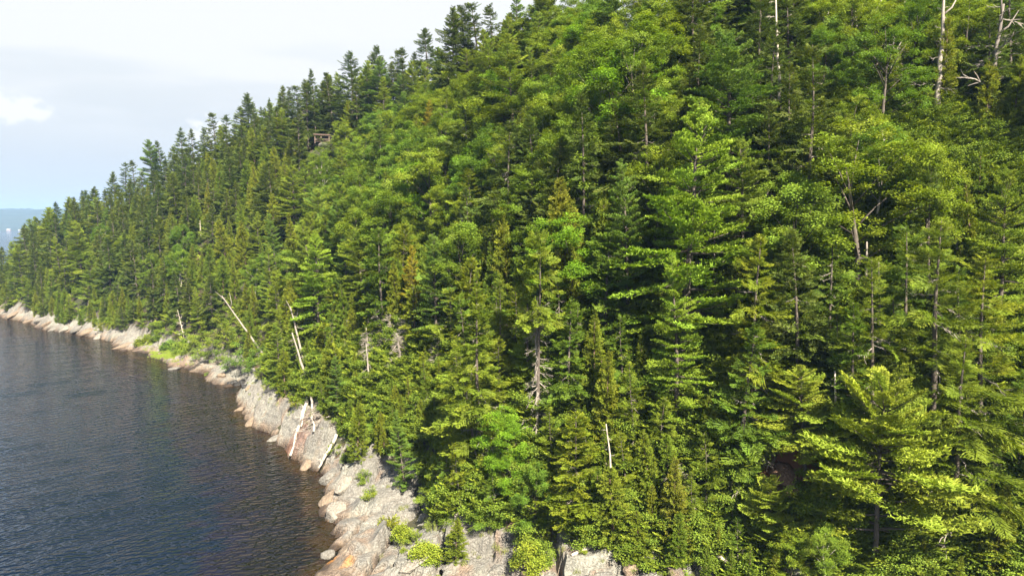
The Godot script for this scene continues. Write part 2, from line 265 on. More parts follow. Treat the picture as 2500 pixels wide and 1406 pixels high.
	["pine", 1, 0, -23.7, -101.4, 11.3, 1.00, 314, "short green pine just landward of the dark level-limbed pine"],
	["cedar", 0, 2, -49.1, -129.4, 8.4, 0.97, 204, "tall olive cedar just upslope of the leaning dead pole"],
	["fir", 8, 0, -0.9, -61.6, 8.2, 1.04, 305, "middling mid-green fir just above and landward of the broad central fir"],
	["fir", 1, 2, -0.3, -65.8, 6.8, 1.06, 266, "middling yellow-green fir just seaward of the dying fir over the bare trunk"],
	["spruce", 1, 2, -132.9, -208.6, 15.4, 1.06, 243, "tall olive-tinged spruce just landward of the pale flat-topped skyline pine"],
	["leaf", 3, 0, 5.2, -73.0, 10.3, 1.09, 188, "middling green broadleaf tree just downslope of the pale spreading birch"],
	["fir", 7, 0, 13.2, -48.1, 5.5, 0.90, 172, "short mid-green fir just above and landward of the grey-tipped cedar"],
	["cedar", 5, 1, -13.8, -89.9, 8.5, 0.94, 34, "tall dull green cedar just upslope of the yellowing pine"],
	["fir", 8, 2, 9.0, -50.5, 6.1, 0.96, 88, "short yellow-green fir just landward of the lower trunk leaning on firs"],
	["cedar", 6, 2, -47.6, -148.1, 9.0, 1.11, 91, "tall olive cedar just landward of the broad olive cedar"],
	["leaf", 6, 2, 35.1, -73.6, 9.3, 0.95, 302, "middling yellow-green broadleaf tree above and seaward of the half-dead leafy tree"],
	["pine", 2, 0, -35.0, -125.5, 16.4, 1.10, 119, "tall green pine just below and landward of the dark level-limbed pine"],
	["leaf", 1, 2, -18.1, -116.6, 10.9, 1.07, 55, "tall yellow-green broadleaf tree just below and seaward of the gold-brown pine"],
	["spruce", 0, 1, 3.0, -79.4, 11.4, 1.09, 290, "middling blue-green spruce just downslope of the pale spreading birch"],
	["cedar", 6, 2, -22.2, -89.1, 4.6, 1.06, 8, "short olive cedar just above and landward of the dense cedar above the white logs"],
	["pine", 4, 0, -29.6, -115.3, 14.0, 0.93, 155, "middling green pine just landward of the dark level-limbed pine"],
	["spruce", 5, 1, 25.3, -68.4, 12.6, 0.90, 275, "middling blue-green spruce just downslope of the tall white snag"],
	["spruce", 2, 1, -91.7, -174.4, 14.8, 0.90, 19, "tall blue-green spruce seaward of the brownish cedar tip"],
	["fir", 0, 0, -0.9, -77.2, 7.2, 1.01, 260, "middling mid-green fir just upslope of the narrow olive cedar column"],
	["leaf", 5, 2, -14.8, -92.4, 7.4, 0.94, 295, "short yellow-green broadleaf tree just above and landward of the deep green pointed fir"],
	["leaf", 5, 0, -23.2, -104.8, 10.6, 0.90, 254, "tall green broadleaf tree just landward of the dark level-limbed pine"],
	["cedar", 1, 1, -107.9, -195.5, 7.7, 0.94, 332, "middling dull green cedar downslope of the broad round-topped skyline pine"],
	["cedar", 0, 0, -119.3, -207.3, 9.9, 1.04, 161, "tall yellow-green cedar above and landward of the tall olive pine at the far rocks"],
	["fir", 7, 1, 25.4, -53.7, 10.6, 0.93, 316, "tall deep green fir above and landward of the bare-trunked spruce"],
	["spruce", 2, 0, -50.9, -146.4, 14.8, 1.05, 316, "tall dark green spruce just landward of the broad olive cedar"],
	["cedar", 0, 1, -4.0, -81.2, 8.4, 1.01, 197, "middling dull green cedar just above and seaward of the narrow olive cedar column"],
	["pine", 2, 1, -32.2, -118.7, 14.2, 1.08, 70, "middling blue-green pine just below and landward of the dark level-limbed pine"],
	["cedar", 5, 2, 44.3, -64.8, 7.2, 1.09, 318, "middling olive cedar just downslope of the dark forked snag"],
	["fir", 7, 2, -4.3, -55.3, 6.3, 0.93, 269, "short yellow-green fir just upslope of the bleached stump"],
	["pine", 0, 0, -33.0, -95.9, 9.8, 0.93, 99, "short green pine just seaward of the twin grey trunks"],
	["fir", 7, 0, 3.2, -53.6, 6.3, 1.03, 168, "short mid-green fir just landward of the bright young maple"],
	["leaf", 5, 1, 41.1, -72.2, 9.0, 1.10, 263, "middling blue-green broadleaf tree just above and seaward of the tall grey snag"],
	["spruce", 0, 1, -21.1, -110.7, 13.7, 0.95, 65, "middling blue-green spruce just landward of the layered pine below the shelter"],
	["leaf", 2, 2, 6.9, -98.5, 9.7, 1.06, 102, "middling yellow-green broadleaf tree just seaward of the bright maple upslope"],
	["pine", 3, 0, 3.3, -108.8, 16.4, 1.07, 355, "tall green pine just seaward of the broadleaf crown at the skyline gap"],
	["cedar", 6, 1, -142.8, -206.4, 10.2, 0.99, 270, "tall dull green cedar just seaward of the farther olive pine"],
	["leaf", 6, 1, -14.6, -104.3, 11.0, 1.05, 277, "tall blue-green broadleaf tree just downslope of the gold-brown pine"],
	["leaf", 0, 0, 37.1, -75.7, 7.7, 0.91, 133, "short green broadleaf tree above and seaward of the half-dead leafy tree"],
	["leaf", 2, 2, -26.0, -111.7, 10.2, 0.92, 183, "middling yellow-green broadleaf tree just landward of the dark level-limbed pine"],
	["spruce", 1, 1, 7.0, -66.2, 15.4, 0.88, 133, "tall blue-green spruce just landward of the pale spreading birch"],
	["leaf", 4, 2, 38.7, -73.5, 7.2, 1.05, 107, "short yellow-green broadleaf tree just upslope of the half-dead leafy tree"],
	["leaf", 2, 2, -9.7, -107.2, 10.6, 0.94, 236, "tall yellow-green broadleaf tree just landward of the gold-brown pine"],
	["fir", 4, 1, -4.7, -70.3, 7.7, 0.90, 146, "middling deep green fir just upslope of the broad central fir"],
	["cedar", 6, 1, -8.0, -64.6, 4.5, 1.07, 199, "short dull green cedar just landward of the blue-green young pine"],
	["leaf", 2, 2, -1.3, -85.1, 10.3, 1.04, 249, "middling yellow-green broadleaf tree just seaward of the very dark mid-slope spruce"],
	["cedar", 4, 0, 10.7, -55.0, 5.7, 1.11, 32, "middling yellow-green cedar below and seaward of the bright pointed pine"],
	["pine", 1, 2, -34.9, -102.5, 8.6, 0.94, 246, "short light green pine just above and seaward of the twin grey trunks"],
	["pine", 0, 1, -21.2, -134.9, 14.9, 1.04, 76, "tall blue-green pine just seaward of the gold-brown pine"],
	["pine", 0, 2, 15.2, -88.1, 14.1, 0.95, 242, "middling light green pine above and landward of the bright maple upslope"],
	["cedar", 5, 2, -13.9, -70.2, 4.2, 1.05, 323, "short olive cedar just above and seaward of the blue-green young pine"],
	["spruce", 0, 2, -0.5, -115.9, 12.8, 1.10, 198, "middling olive-tinged spruce just above and landward of the reddish cedar"],
	["pine", 1, 0, -20.7, -95.1, 11.6, 0.89, 185, "short green pine just above and seaward of the deep green pointed fir"],
	["cedar", 2, 0, -15.3, -73.6, 3.8, 1.06, 19, "short yellow-green cedar just above and seaward of the blue-green young pine"],
	["cedar", 5, 0, -99.9, -169.1, 6.5, 1.11, 264, "middling yellow-green cedar just seaward of the olive far-shore cedar"],
	["spruce", 2, 0, -82.9, -179.6, 13.5, 1.11, 328, "middling dark green spruce just above and seaward of the brownish cedar tip"],
	["leaf", 0, 1, 31.4, -59.1, 9.6, 0.95, 307, "middling blue-green broadleaf tree just upslope of the big loose poplar"],
	["leaf", 4, 2, 45.6, -70.2, 8.9, 1.11, 8, "short yellow-green broadleaf tree just above and landward of the tall grey snag"],
	["spruce", 1, 0, 19.2, -71.8, 11.2, 0.95, 354, "middling dark green spruce above and seaward of the broad top-edge pine"],
	["spruce", 2, 2, -109.6, -184.6, 11.4, 0.88, 237, "middling olive-tinged spruce just landward of the tall olive pine at the far rocks"],
	["cedar", 2, 2, -3.9, -74.0, 6.6, 1.08, 230, "middling olive cedar just landward of the soft tufted pine"],
	["spruce", 4, 0, -131.0, -199.3, 12.4, 1.07, 36, "middling dark green spruce just above and landward of the farther olive pine"],
	["leaf", 3, 0, -23.6, -110.4, 10.5, 0.96, 82, "tall green broadleaf tree just downslope of the layered pine below the shelter"],
	["pine", 3, 0, -30.2, -94.2, 8.4, 1.12, 161, "short green pine just upslope of the bushy cliff cedar"],
	["spruce", 3, 2, -72.0, -182.6, 13.0, 1.05, 77, "middling olive-tinged spruce just below and landward of the sparse-topped skyline spruces"],
	["spruce", 0, 1, -103.9, -175.7, 15.2, 1.09, 73, "tall blue-green spruce just landward of the tall olive pine at the far rocks"],
	["cedar", 3, 2, -0.9, -73.2, 7.6, 1.04, 102, "middling olive cedar just below and seaward of the narrow olive cedar column"],
	["pine", 4, 1, 28.6, -79.1, 11.0, 1.06, 38, "short blue-green pine upslope of the tall white snag"],
	["fir", 1, 2, -9.1, -70.7, 5.6, 1.07, 22, "short yellow-green fir below and landward of the dead grey cedars"],
	["spruce", 5, 1, -129.2, -209.2, 11.4, 1.12, 100, "middling blue-green spruce just upslope of the tall olive pine at the far rocks"],
	["leaf", 4, 1, -4.6, -88.2, 9.8, 1.09, 179, "middling blue-green broadleaf tree just below and landward of the bright round maple"],
	["cedar", 3, 2, -52.9, -154.8, 10.1, 0.97, 345, "tall olive cedar just above and landward of the broad olive cedar"],
	["spruce", 3, 0, -67.7, -154.9, 12.3, 0.90, 130, "middling dark green spruce just below and seaward of the twin-topped cedar"],
	["leaf", 6, 1, 32.0, -72.1, 8.3, 0.89, 28, "short blue-green broadleaf tree just landward of the tall white snag"],
	["cedar", 3, 0, 28.3, -69.5, 7.1, 0.88, 335, "middling yellow-green cedar downslope of the tall white snag"],
	["leaf", 0, 1, -114.4, -189.8, 9.6, 0.92, 163, "middling blue-green broadleaf tree just landward of the tall olive pine at the far rocks"],
	["fir", 7, 1, 32.6, -44.5, 5.4, 1.09, 43, "short deep green fir below and landward of the open-boughed fir"],
	["leaf", 1, 2, -17.6, -111.0, 9.6, 0.90, 356, "middling yellow-green broadleaf tree just below and seaward of the gold-brown pine"],
	["spruce", 2, 0, 27.4, -75.8, 10.2, 1.06, 129, "short dark green spruce just above and seaward of the tall white snag"],
	["cedar", 6, 1, -122.5, -183.0, 7.3, 1.00, 189, "middling dull green cedar just downslope of the farther olive pine"],
	["leaf", 4, 2, 5.0, -99.8, 10.5, 1.01, 61, "tall yellow-green broadleaf tree just downslope of the broadleaf crown at the skyline gap"],
	["cedar", 3, 0, -11.7, -69.9, 4.2, 1.01, 314, "short yellow-green cedar just upslope of the blue-green young pine"],
	["spruce", 0, 1, -89.9, -169.9, 14.2, 0.98, 143, "tall blue-green spruce upslope of the olive far-shore cedar"],
	["leaf", 5, 0, 23.8, -59.6, 8.6, 1.00, 319, "short green broadleaf tree seaward of the big loose poplar"],
	["cedar", 4, 1, -12.7, -70.9, 4.1, 1.01, 353, "short dull green cedar just upslope of the blue-green young pine"],
	["spruce", 3, 1, -87.5, -185.1, 14.5, 1.01, 79, "tall blue-green spruce just above and seaward of the brownish cedar tip"],
	["leaf", 2, 0, -86.1, -163.0, 9.6, 1.00, 223, "middling green broadleaf tree just above and landward of the olive far-shore cedar"],
	["fir", 1, 0, -18.5, -97.2, 14.3, 0.99, 150, "tall mid-green fir below and landward of the layered pine below the shelter"],
	["leaf", 4, 0, -7.6, -104.3, 8.5, 1.05, 221, "short green broadleaf tree just landward of the gold-brown pine"],
	["fir", 8, 1, 28.7, -50.2, 8.4, 1.09, 334, "middling deep green fir just seaward of the towering shaggy fir"],
	["spruce", 3, 1, -65.8, -183.2, 13.3, 0.96, 2, "middling blue-green spruce landward of the sparse-topped skyline spruces"],
	["spruce", 2, 1, -5.3, -92.9, 15.5, 0.98, 12, "tall blue-green spruce just upslope of the bright round maple"],
	["fir", 7, 2, 0.8, -64.3, 8.1, 1.01, 342, "middling yellow-green fir just above and seaward of the dying fir over the bare trunk"],
	["cedar", 6, 2, 38.7, -57.1, 7.3, 0.89, 10, "middling olive cedar above and landward of the narrow dark spruce by the poplar"],
	["leaf", 5, 0, 3.1, -87.4, 10.9, 1.06, 223, "tall green broadleaf tree just above and seaward of the pale spreading birch"],
	["fir", 7, 2, -1.8, -55.2, 5.8, 1.00, 335, "short yellow-green fir just seaward of the bright young maple"],
	["cedar", 5, 1, 41.3, -58.0, 5.5, 1.09, 253, "middling dull green cedar above and landward of the narrow dark spruce by the poplar"],
	["leaf", 1, 1, 14.2, -67.7, 8.1, 0.88, 160, "short blue-green broadleaf tree just landward of the broad dark upper spruce"],
	["cedar", 5, 2, -32.2, -101.2, 9.4, 0.92, 73, "tall olive cedar just upslope of the twin grey trunks"],
	["leaf", 3, 0, 9.9, -107.1, 10.8, 0.90, 351, "tall green broadleaf tree just upslope of the bright maple upslope"],
	["spruce", 3, 2, -152.3, -204.7, 7.9, 1.08, 96, "short olive-tinged spruce just downslope of the pale pine at the headland tip"],
	["pine", 0, 2, -77.9, -187.6, 14.3, 0.99, 297, "middling light green pine just below and landward of the sparse-topped skyline spruces"],
	["pine", 5, 1, -21.8, -116.5, 14.3, 0.91, 220, "middling blue-green pine just landward of the layered pine below the shelter"],
	["pine", 3, 1, 3.6, -105.0, 13.6, 1.02, 69, "middling blue-green pine just below and seaward of the broadleaf crown at the skyline gap"],
	["fir", 8, 2, 0.4, -62.7, 8.2, 1.11, 25, "middling yellow-green fir above and seaward of the long bare grey trunk"],
	["fir", 4, 2, -11.1, -72.0, 4.1, 1.08, 123, "short yellow-green fir upslope of the blue-green young pine"],
	["leaf", 0, 0, 20.7, -42.9, 4.9, 1.06, 35, "short green broadleaf tree below and landward of the small pine by the reddish bank"],
	["leaf", 3, 2, 12.7, -61.5, 10.6, 1.00, 3, "tall yellow-green broadleaf tree just above and landward of the soft blue-green pine"],
	["fir", 3, 2, -4.5, -76.0, 6.5, 0.89, 304, "short yellow-green fir just landward of the soft tufted pine"],
	["spruce", 2, 0, -136.8, -202.2, 14.7, 0.92, 36, "tall dark green spruce just above and seaward of the farther olive pine"],
	["pine", 0, 2, -120.8, -191.4, 15.5, 0.99, 69, "tall light green pine just upslope of the tall olive pine at the far rocks"],
	["fir", 7, 1, 36.6, -55.4, 7.9, 0.90, 100, "middling deep green fir just landward of the narrow dark spruce by the poplar"],
	["leaf", 3, 2, 7.1, -94.9, 8.8, 1.10, 5, "short yellow-green broadleaf tree just below and seaward of the bright maple upslope"],
	["cedar", 3, 1, -82.7, -186.9, 8.5, 1.00, 48, "tall dull green cedar just upslope of the brownish cedar tip"],
	["spruce", 0, 0, -99.0, -191.2, 14.0, 1.05, 109, "tall dark green spruce just downslope of the broad round-topped skyline pine"],
	["cedar", 4, 0, 8.1, -54.9, 6.9, 0.96, 71, "middling yellow-green cedar just upslope of the broad yellow cedar"],
	["spruce", 5, 0, -110.2, -192.1, 12.1, 0.90, 13, "middling dark green spruce above and landward of the tall olive pine at the far rocks"],
	["fir", 8, 1, 9.3, -55.8, 6.9, 1.02, 172, "middling deep green fir seaward of the bright pointed pine"],
	["spruce", 0, 0, -104.6, -185.0, 11.7, 0.95, 83, "middling dark green spruce landward of the tall olive pine at the far rocks"],
	["leaf", 1, 2, 15.6, -89.8, 9.6, 1.11, 289, "middling yellow-green broadleaf tree above and landward of the white-trunked birch"],
	["pine", 3, 1, 0.9, -118.0, 14.7, 1.07, 299, "tall blue-green pine just seaward of the broadleaf crown at the skyline gap"],
	["spruce", 3, 1, -79.4, -155.2, 9.8, 1.05, 35, "short blue-green spruce just landward of the olive far-shore cedar"],
	["cedar", 5, 1, -133.0, -195.9, 8.3, 0.92, 77, "middling dull green cedar just landward of the pale pine at the headland tip"],
	["leaf", 5, 1, 8.3, -101.5, 10.1, 1.08, 118, "middling blue-green broadleaf tree just above and seaward of the bright maple upslope"],
	["cedar", 0, 2, -52.2, -133.3, 7.9, 1.09, 268, "middling olive cedar just upslope of the leaning dead pole"],
	["cedar", 6, 1, -23.0, -81.9, 4.8, 0.96, 32, "short dull green cedar just downslope of the dense cedar above the white logs"],
	["pine", 2, 2, -19.9, -91.7, 12.3, 0.99, 204, "middling light green pine just above and seaward of the deep green pointed fir"],
	["spruce", 3, 0, 5.0, -91.3, 11.3, 1.12, 219, "middling dark green spruce just landward of the large drooping pine"],
	["cedar", 1, 2, 33.9, -43.1, 5.9, 1.09, 84, "middling olive cedar above and landward of the corner cedar"],
	["pine", 3, 2, -60.0, -168.3, 11.1, 1.07, 27, "short light green pine upslope of the broad olive cedar"],
	["pine", 4, 1, -25.6, -104.0, 11.7, 0.97, 6, "short blue-green pine just below and landward of the dark level-limbed pine"],
	["cedar", 0, 2, -18.2, -78.3, 4.2, 1.00, 4, "short olive cedar just below and landward of the dense cedar above the white logs"],
	["cedar", 1, 1, 5.3, -52.8, 5.6, 1.07, 203, "middling dull green cedar just seaward of the lower trunk leaning on firs"],
	["fir", 8, 1, 21.6, -54.0, 8.7, 0.93, 291, "tall deep green fir just above and seaward of the bare-trunked spruce"],
	["cedar", 1, 1, -22.3, -90.6, 8.3, 1.02, 320, "middling dull green cedar just below and landward of the bright pine over the twin trunks"],
	["fir", 7, 1, 2.6, -64.0, 9.4, 1.10, 43, "tall deep green fir just below and landward of the narrow olive cedar column"],
	["leaf", 6, 1, 1.8, -51.8, 6.0, 0.93, 203, "short blue-green broadleaf tree below and landward of the bright young maple"],
	["fir", 2, 0, -2.1, -76.7, 7.2, 1.00, 74, "middling mid-green fir just seaward of the narrow olive cedar column"],
	["spruce", 0, 2, -67.7, -175.0, 9.8, 0.96, 225, "short olive-tinged spruce just below and landward of the sparse-topped skyline spruces"],
	["leaf", 1, 1, -18.2, -102.0, 10.2, 1.12, 325, "middling blue-green broadleaf tree below and landward of the layered pine below the shelter"],
	["cedar", 5, 0, -135.1, -197.9, 7.9, 1.02, 26, "middling yellow-green cedar just below and seaward of the farther olive pine"],
	["fir", 4, 1, -10.1, -69.3, 4.5, 1.04, 332, "short deep green fir just upslope of the blue-green young pine"],
	["cedar", 5, 1, -85.4, -170.8, 10.3, 1.04, 189, "tall dull green cedar below and seaward of the brownish cedar tip"],
	["spruce", 5, 0, -88.6, -164.6, 12.8, 1.01, 63, "middling dark green spruce just above and landward of the olive far-shore cedar"],
	["leaf", 5, 1, 17.2, -86.6, 9.0, 0.92, 86, "middling blue-green broadleaf tree landward of the bright maple upslope"],
	["leaf", 3, 2, -14.5, -113.8, 10.4, 1.11, 241, "tall yellow-green broadleaf tree just seaward of the gold-brown pine"],
	["cedar", 5, 1, 11.8, -46.5, 4.1, 1.08, 129, "short dull green cedar just downslope of the grey-tipped cedar"],
	["fir", 5, 1, 0.7, -69.0, 9.9, 1.05, 125, "tall deep green fir seaward of the tall olive-brown cedar"],
	["leaf", 5, 1, 50.4, -71.9, 8.3, 1.03, 214, "short blue-green broadleaf tree upslope of the dark forked snag"],
	["leaf", 2, 2, 9.0, -99.6, 10.6, 0.93, 271, "tall yellow-green broadleaf tree just above and seaward of the bright maple upslope"],
	["fir", 1, 1, -1.4, -69.0, 7.9, 0.99, 137, "middling deep green fir above and seaward of the dying fir over the bare trunk"],
	["spruce", 2, 2, -124.0, -188.4, 10.4, 0.90, 305, "short olive-tinged spruce just downslope of the farther olive pine"],
	["spruce", 0, 0, -84.8, -190.9, 10.0, 1.01, 219, "short dark green spruce just downslope of the sparse-topped skyline spruces"],
	["leaf", 2, 2, 31.1, -62.9, 8.7, 0.92, 100, "short yellow-green broadleaf tree upslope of the big loose poplar"],
	["leaf", 1, 0, -20.3, -108.0, 9.5, 0.90, 68, "middling green broadleaf tree just below and landward of the layered pine below the shelter"],
	["cedar", 4, 0, 35.5, -54.3, 5.0, 0.97, 99, "short yellow-green cedar just below and landward of the narrow dark spruce by the poplar"],
	["cedar", 3, 0, -2.2, -83.4, 8.4, 0.93, 109, "tall yellow-green cedar just below and seaward of the very dark mid-slope spruce"],
	["fir", 7, 1, 34.8, -45.0, 8.1, 1.04, 130, "middling deep green fir landward of the open-boughed fir"],
	["leaf", 1, 2, -5.8, -84.5, 7.4, 0.92, 209, "short yellow-green broadleaf tree seaward of the narrow olive cedar column"],
	["cedar", 3, 1, -59.4, -139.7, 10.6, 1.02, 213, "tall dull green cedar just seaward of the narrow layered pine"],
	["spruce", 3, 1, 31.0, -78.9, 14.8, 1.11, 142, "tall blue-green spruce upslope of the tall white snag"],
	["leaf", 4, 0, -30.8, -144.6, 7.1, 1.09, 223, "short green broadleaf tree just landward of the broadleaf beside the shelter"],
	["pine", 5, 0, -158.6, -218.1, 13.6, 0.91, 184, "middling green pine just above and seaward of the pale pine at the headland tip"],
	["fir", 2, 2, -34.6, -104.8, 7.7, 1.09, 40, "middling yellow-green fir just upslope of the twin grey trunks"],
	["leaf", 6, 2, 8.0, -107.6, 10.0, 1.08, 149, "middling yellow-green broadleaf tree just landward of the broadleaf crown at the skyline gap"],
	["leaf", 5, 0, -9.7, -96.5, 10.8, 1.09, 166, "tall green broadleaf tree just seaward of the bright round maple"],
	["pine", 1, 1, 11.9, -100.2, 11.8, 0.89, 68, "short blue-green pine just upslope of the bright maple upslope"],
	["cedar", 3, 2, 10.4, -48.5, 4.3, 0.97, 74, "short olive cedar just seaward of the grey-tipped cedar"],
	["spruce", 4, 1, -137.3, -206.8, 15.8, 1.08, 265, "tall blue-green spruce just below and landward of the pale flat-topped skyline pine"],
	["spruce", 4, 0, -33.6, -150.5, 13.9, 0.97, 206, "tall dark green spruce just upslope of the broadleaf beside the shelter"],
	["leaf", 0, 1, -76.7, -156.5, 9.3, 1.12, 287, "middling blue-green broadleaf tree above and landward of the olive far-shore cedar"],
	["pine", 5, 2, -37.8, -109.6, 12.5, 1.05, 252, "middling light green pine just downslope of the narrow layered pine"],
	["cedar", 4, 0, -19.3, -81.6, 4.8, 0.95, 252, "short yellow-green cedar just landward of the dense cedar above the white logs"],
	["spruce", 0, 0, 11.2, -66.9, 10.8, 1.04, 315, "short dark green spruce just seaward of the broad dark upper spruce"],
	["cedar", 6, 1, -61.1, -154.2, 8.0, 0.97, 103, "middling dull green cedar just landward of the twin-topped cedar"],
	["spruce", 5, 2, -78.0, -171.5, 13.2, 0.90, 95, "middling olive-tinged spruce just above and seaward of the brownish cedar tip"],
	["spruce", 1, 2, -107.4, -199.7, 12.0, 1.03, 316, "middling olive-tinged spruce just downslope of the broad round-topped skyline pine"],
	["spruce", 1, 0, -88.7, -193.4, 12.1, 1.01, 141, "middling dark green spruce just landward of the skyline spruce by the round-topped pine"],
	["cedar", 5, 0, -16.4, -78.1, 3.7, 0.99, 228, "short yellow-green cedar just downslope of the dead grey cedars"],
	["spruce", 2, 0, -149.7, -213.0, 12.1, 0.89, 271, "middling dark green spruce just above and landward of the pale pine at the headland tip"],
	["leaf", 4, 0, 18.5, -84.3, 9.3, 0.97, 49, "middling green broadleaf tree landward of the bright maple upslope"],
	["spruce", 3, 2, -171.1, -229.1, 11.9, 1.11, 295, "middling olive-tinged spruce just seaward of the pale pine at the headland tip"],
	["spruce", 5, 2, -81.4, -164.7, 11.9, 0.99, 64, "middling olive-tinged spruce below and seaward of the brownish cedar tip"],
	["fir", 2, 0, -6.5, -73.6, 7.3, 1.07, 141, "middling mid-green fir just below and landward of the soft tufted pine"],
	["spruce", 0, 0, -103.6, -180.9, 10.4, 1.00, 220, "short dark green spruce just landward of the tall olive pine at the far rocks"],
	["cedar", 5, 0, -18.7, -79.8, 3.4, 1.03, 185, "short yellow-green cedar just below and landward of the dense cedar above the white logs"],
	["leaf", 6, 1, 12.4, -102.4, 10.2, 0.88, 145, "middling blue-green broadleaf tree just upslope of the bright maple upslope"],
	["fir", 1, 1, -23.8, -94.0, 8.5, 0.98, 32, "middling deep green fir just below and landward of the bright pine over the twin trunks"],
	["spruce", 4, 1, -54.3, -159.0, 10.4, 0.89, 331, "short blue-green spruce just upslope of the broad olive cedar"],
	["cedar", 4, 2, 3.1, -51.5, 5.1, 1.00, 354, "short olive cedar seaward of the round ledge cedar"],
	["cedar", 2, 0, -86.0, -174.9, 7.4, 1.11, 295, "middling yellow-green cedar just below and seaward of the brownish cedar tip"],
	["cedar", 1, 2, 17.2, -47.0, 3.3, 1.07, 313, "short olive cedar just above and seaward of the small pine by the reddish bank"],
	["fir", 4, 2, -25.3, -90.9, 6.4, 0.91, 214, "short yellow-green fir just landward of the twin grey trunks"],
	["spruce", 3, 0, 1.6, -78.0, 8.7, 1.05, 82, "short dark green spruce just below and landward of the very dark mid-slope spruce"],
	["cedar", 5, 1, 43.9, -68.7, 7.6, 1.00, 226, "middling dull green cedar just landward of the tall grey snag"],
	["cedar", 2, 0, -108.1, -175.7, 5.8, 0.96, 238, "middling yellow-green cedar downslope of the tall olive pine at the far rocks"],
	["leaf", 5, 0, 15.5, -72.0, 10.3, 1.03, 277, "middling green broadleaf tree landward of the white-trunked birch"],
	["pine", 2, 2, -61.7, -182.3, 12.9, 0.95, 169, "middling light green pine below and seaward of the slender skyline spire"],
	["spruce", 0, 0, -141.8, -202.8, 12.2, 1.01, 139, "middling dark green spruce just landward of the pale pine at the headland tip"],
	["leaf", 6, 0, -6.1, -60.0, 4.5, 0.97, 71, "short green broadleaf tree just above and seaward of the bleached stump"],
	["spruce", 5, 0, -160.7, -225.4, 15.6, 1.10, 316, "tall dark green spruce just upslope of the pale pine at the headland tip"],
	["spruce", 5, 0, -80.0, -179.1, 10.6, 1.06, 116, "short dark green spruce just upslope of the brownish cedar tip"],
	["fir", 0, 2, -4.9, -72.6, 9.4, 1.00, 175, "tall yellow-green fir just landward of the soft tufted pine"],
	["spruce", 0, 1, 25.4, -71.4, 15.3, 0.91, 195, "tall blue-green spruce just above and seaward of the tall white snag"],
	["cedar", 4, 0, 22.9, -46.9, 4.7, 1.01, 3, "short yellow-green cedar below and landward of the flat-topped yellow-green pine"],
	["leaf", 5, 0, 10.5, -90.1, 9.5, 1.02, 285, "middling green broadleaf tree just below and landward of the bright maple upslope"],
	["pine", 5, 2, -147.3, -229.1, 13.9, 1.03, 13, "middling light green pine just above and landward of the pale flat-topped skyline pine"],
	["cedar", 1, 2, -58.2, -155.5, 10.5, 1.00, 324, "tall olive cedar just above and seaward of the broad olive cedar"],
	["leaf", 2, 0, -13.4, -143.6, 9.2, 0.97, 212, "middling green broadleaf tree just below and landward of the broad full skyline spruce"],
	["fir", 7, 1, 4.4, -59.0, 8.5, 0.93, 17, "middling deep green fir just above and landward of the dying fir over the bare trunk"],
	["pine", 4, 2, -43.4, -136.7, 16.1, 1.09, 205, "tall light green pine just above and seaward of the dark level-limbed pine"],
	["fir", 7, 0, 9.7, -52.5, 7.9, 0.95, 182, "middling mid-green fir just landward of the broad yellow cedar"],
	["cedar", 4, 0, 12.3, -49.1, 6.3, 1.06, 34, "middling yellow-green cedar just below and landward of the young pointed fir"],
	["cedar", 3, 1, -18.6, -113.7, 11.1, 1.00, 285, "tall dull green cedar just below and seaward of the gold-brown pine"],
	["cedar", 6, 1, -3.6, -71.3, 8.0, 1.07, 147, "middling dull green cedar landward of the soft tufted pine"],
	["cedar", 2, 1, -24.3, -91.7, 6.2, 0.94, 4, "middling dull green cedar just above and landward of the twin grey trunks"],
	["spruce", 1, 2, -137.5, -198.4, 10.6, 0.94, 332, "short olive-tinged spruce just below and landward of the pale pine at the headland tip"],
	["cedar", 2, 1, -7.3, -61.3, 4.9, 1.00, 129, "short dull green cedar just above and seaward of the bleached stump"],
	["leaf", 6, 0, 7.4, -73.5, 10.1, 1.04, 4, "middling green broadleaf tree just landward of the pale spreading birch"],
	["spruce", 0, 0, -127.0, -187.0, 6.2, 1.03, 55, "short dark green spruce just downslope of the farther olive pine"],
	["leaf", 1, 2, -1.3, -114.6, 9.8, 1.02, 118, "middling yellow-green broadleaf tree just landward of the reddish cedar"],
	["fir", 5, 0, -36.6, -106.9, 10.6, 1.01, 0, "tall mid-green fir just downslope of the narrow layered pine"],
	["spruce", 5, 1, 29.4, -73.1, 12.3, 1.07, 32, "middling blue-green spruce just above and landward of the tall white snag"],
	["spruce", 0, 2, -150.7, -216.7, 11.3, 0.99, 268, "middling olive-tinged spruce just above and seaward of the farther olive pine"],
	["spruce", 3, 0, -49.8, -170.2, 14.0, 1.01, 290, "tall dark green spruce just below and seaward of the slender skyline spire"],
	["cedar", 1, 1, 4.5, -66.0, 8.0, 1.05, 260, "middling dull green cedar just seaward of the tall olive-brown cedar"],
	["leaf", 4, 1, -76.6, -160.1, 10.3, 0.94, 72, "middling blue-green broadleaf tree below and seaward of the brownish cedar tip"],
	["fir", 7, 1, 21.4, -56.1, 7.2, 0.94, 278, "middling deep green fir just upslope of the broad fir by the pointed pine"],
	["spruce", 0, 0, 3.4, -71.3, 11.5, 1.11, 262, "middling dark green spruce just below and landward of the very dark mid-slope spruce"],
	["cedar", 3, 2, 11.6, -70.2, 7.2, 1.00, 215, "middling olive cedar just above and seaward of the broad dark upper spruce"],
	["pine", 1, 2, -180.4, -252.8, 14.4, 0.96, 159, "middling light green pine just upslope of the pale pine at the headland tip"],
	["spruce", 4, 1, -5.0, -82.8, 9.7, 1.04, 198, "short blue-green spruce above and seaward of the narrow olive cedar column"],
	["spruce", 4, 1, -115.0, -207.4, 11.8, 0.92, 311, "middling blue-green spruce just below and seaward of the broad round-topped skyline pine"],
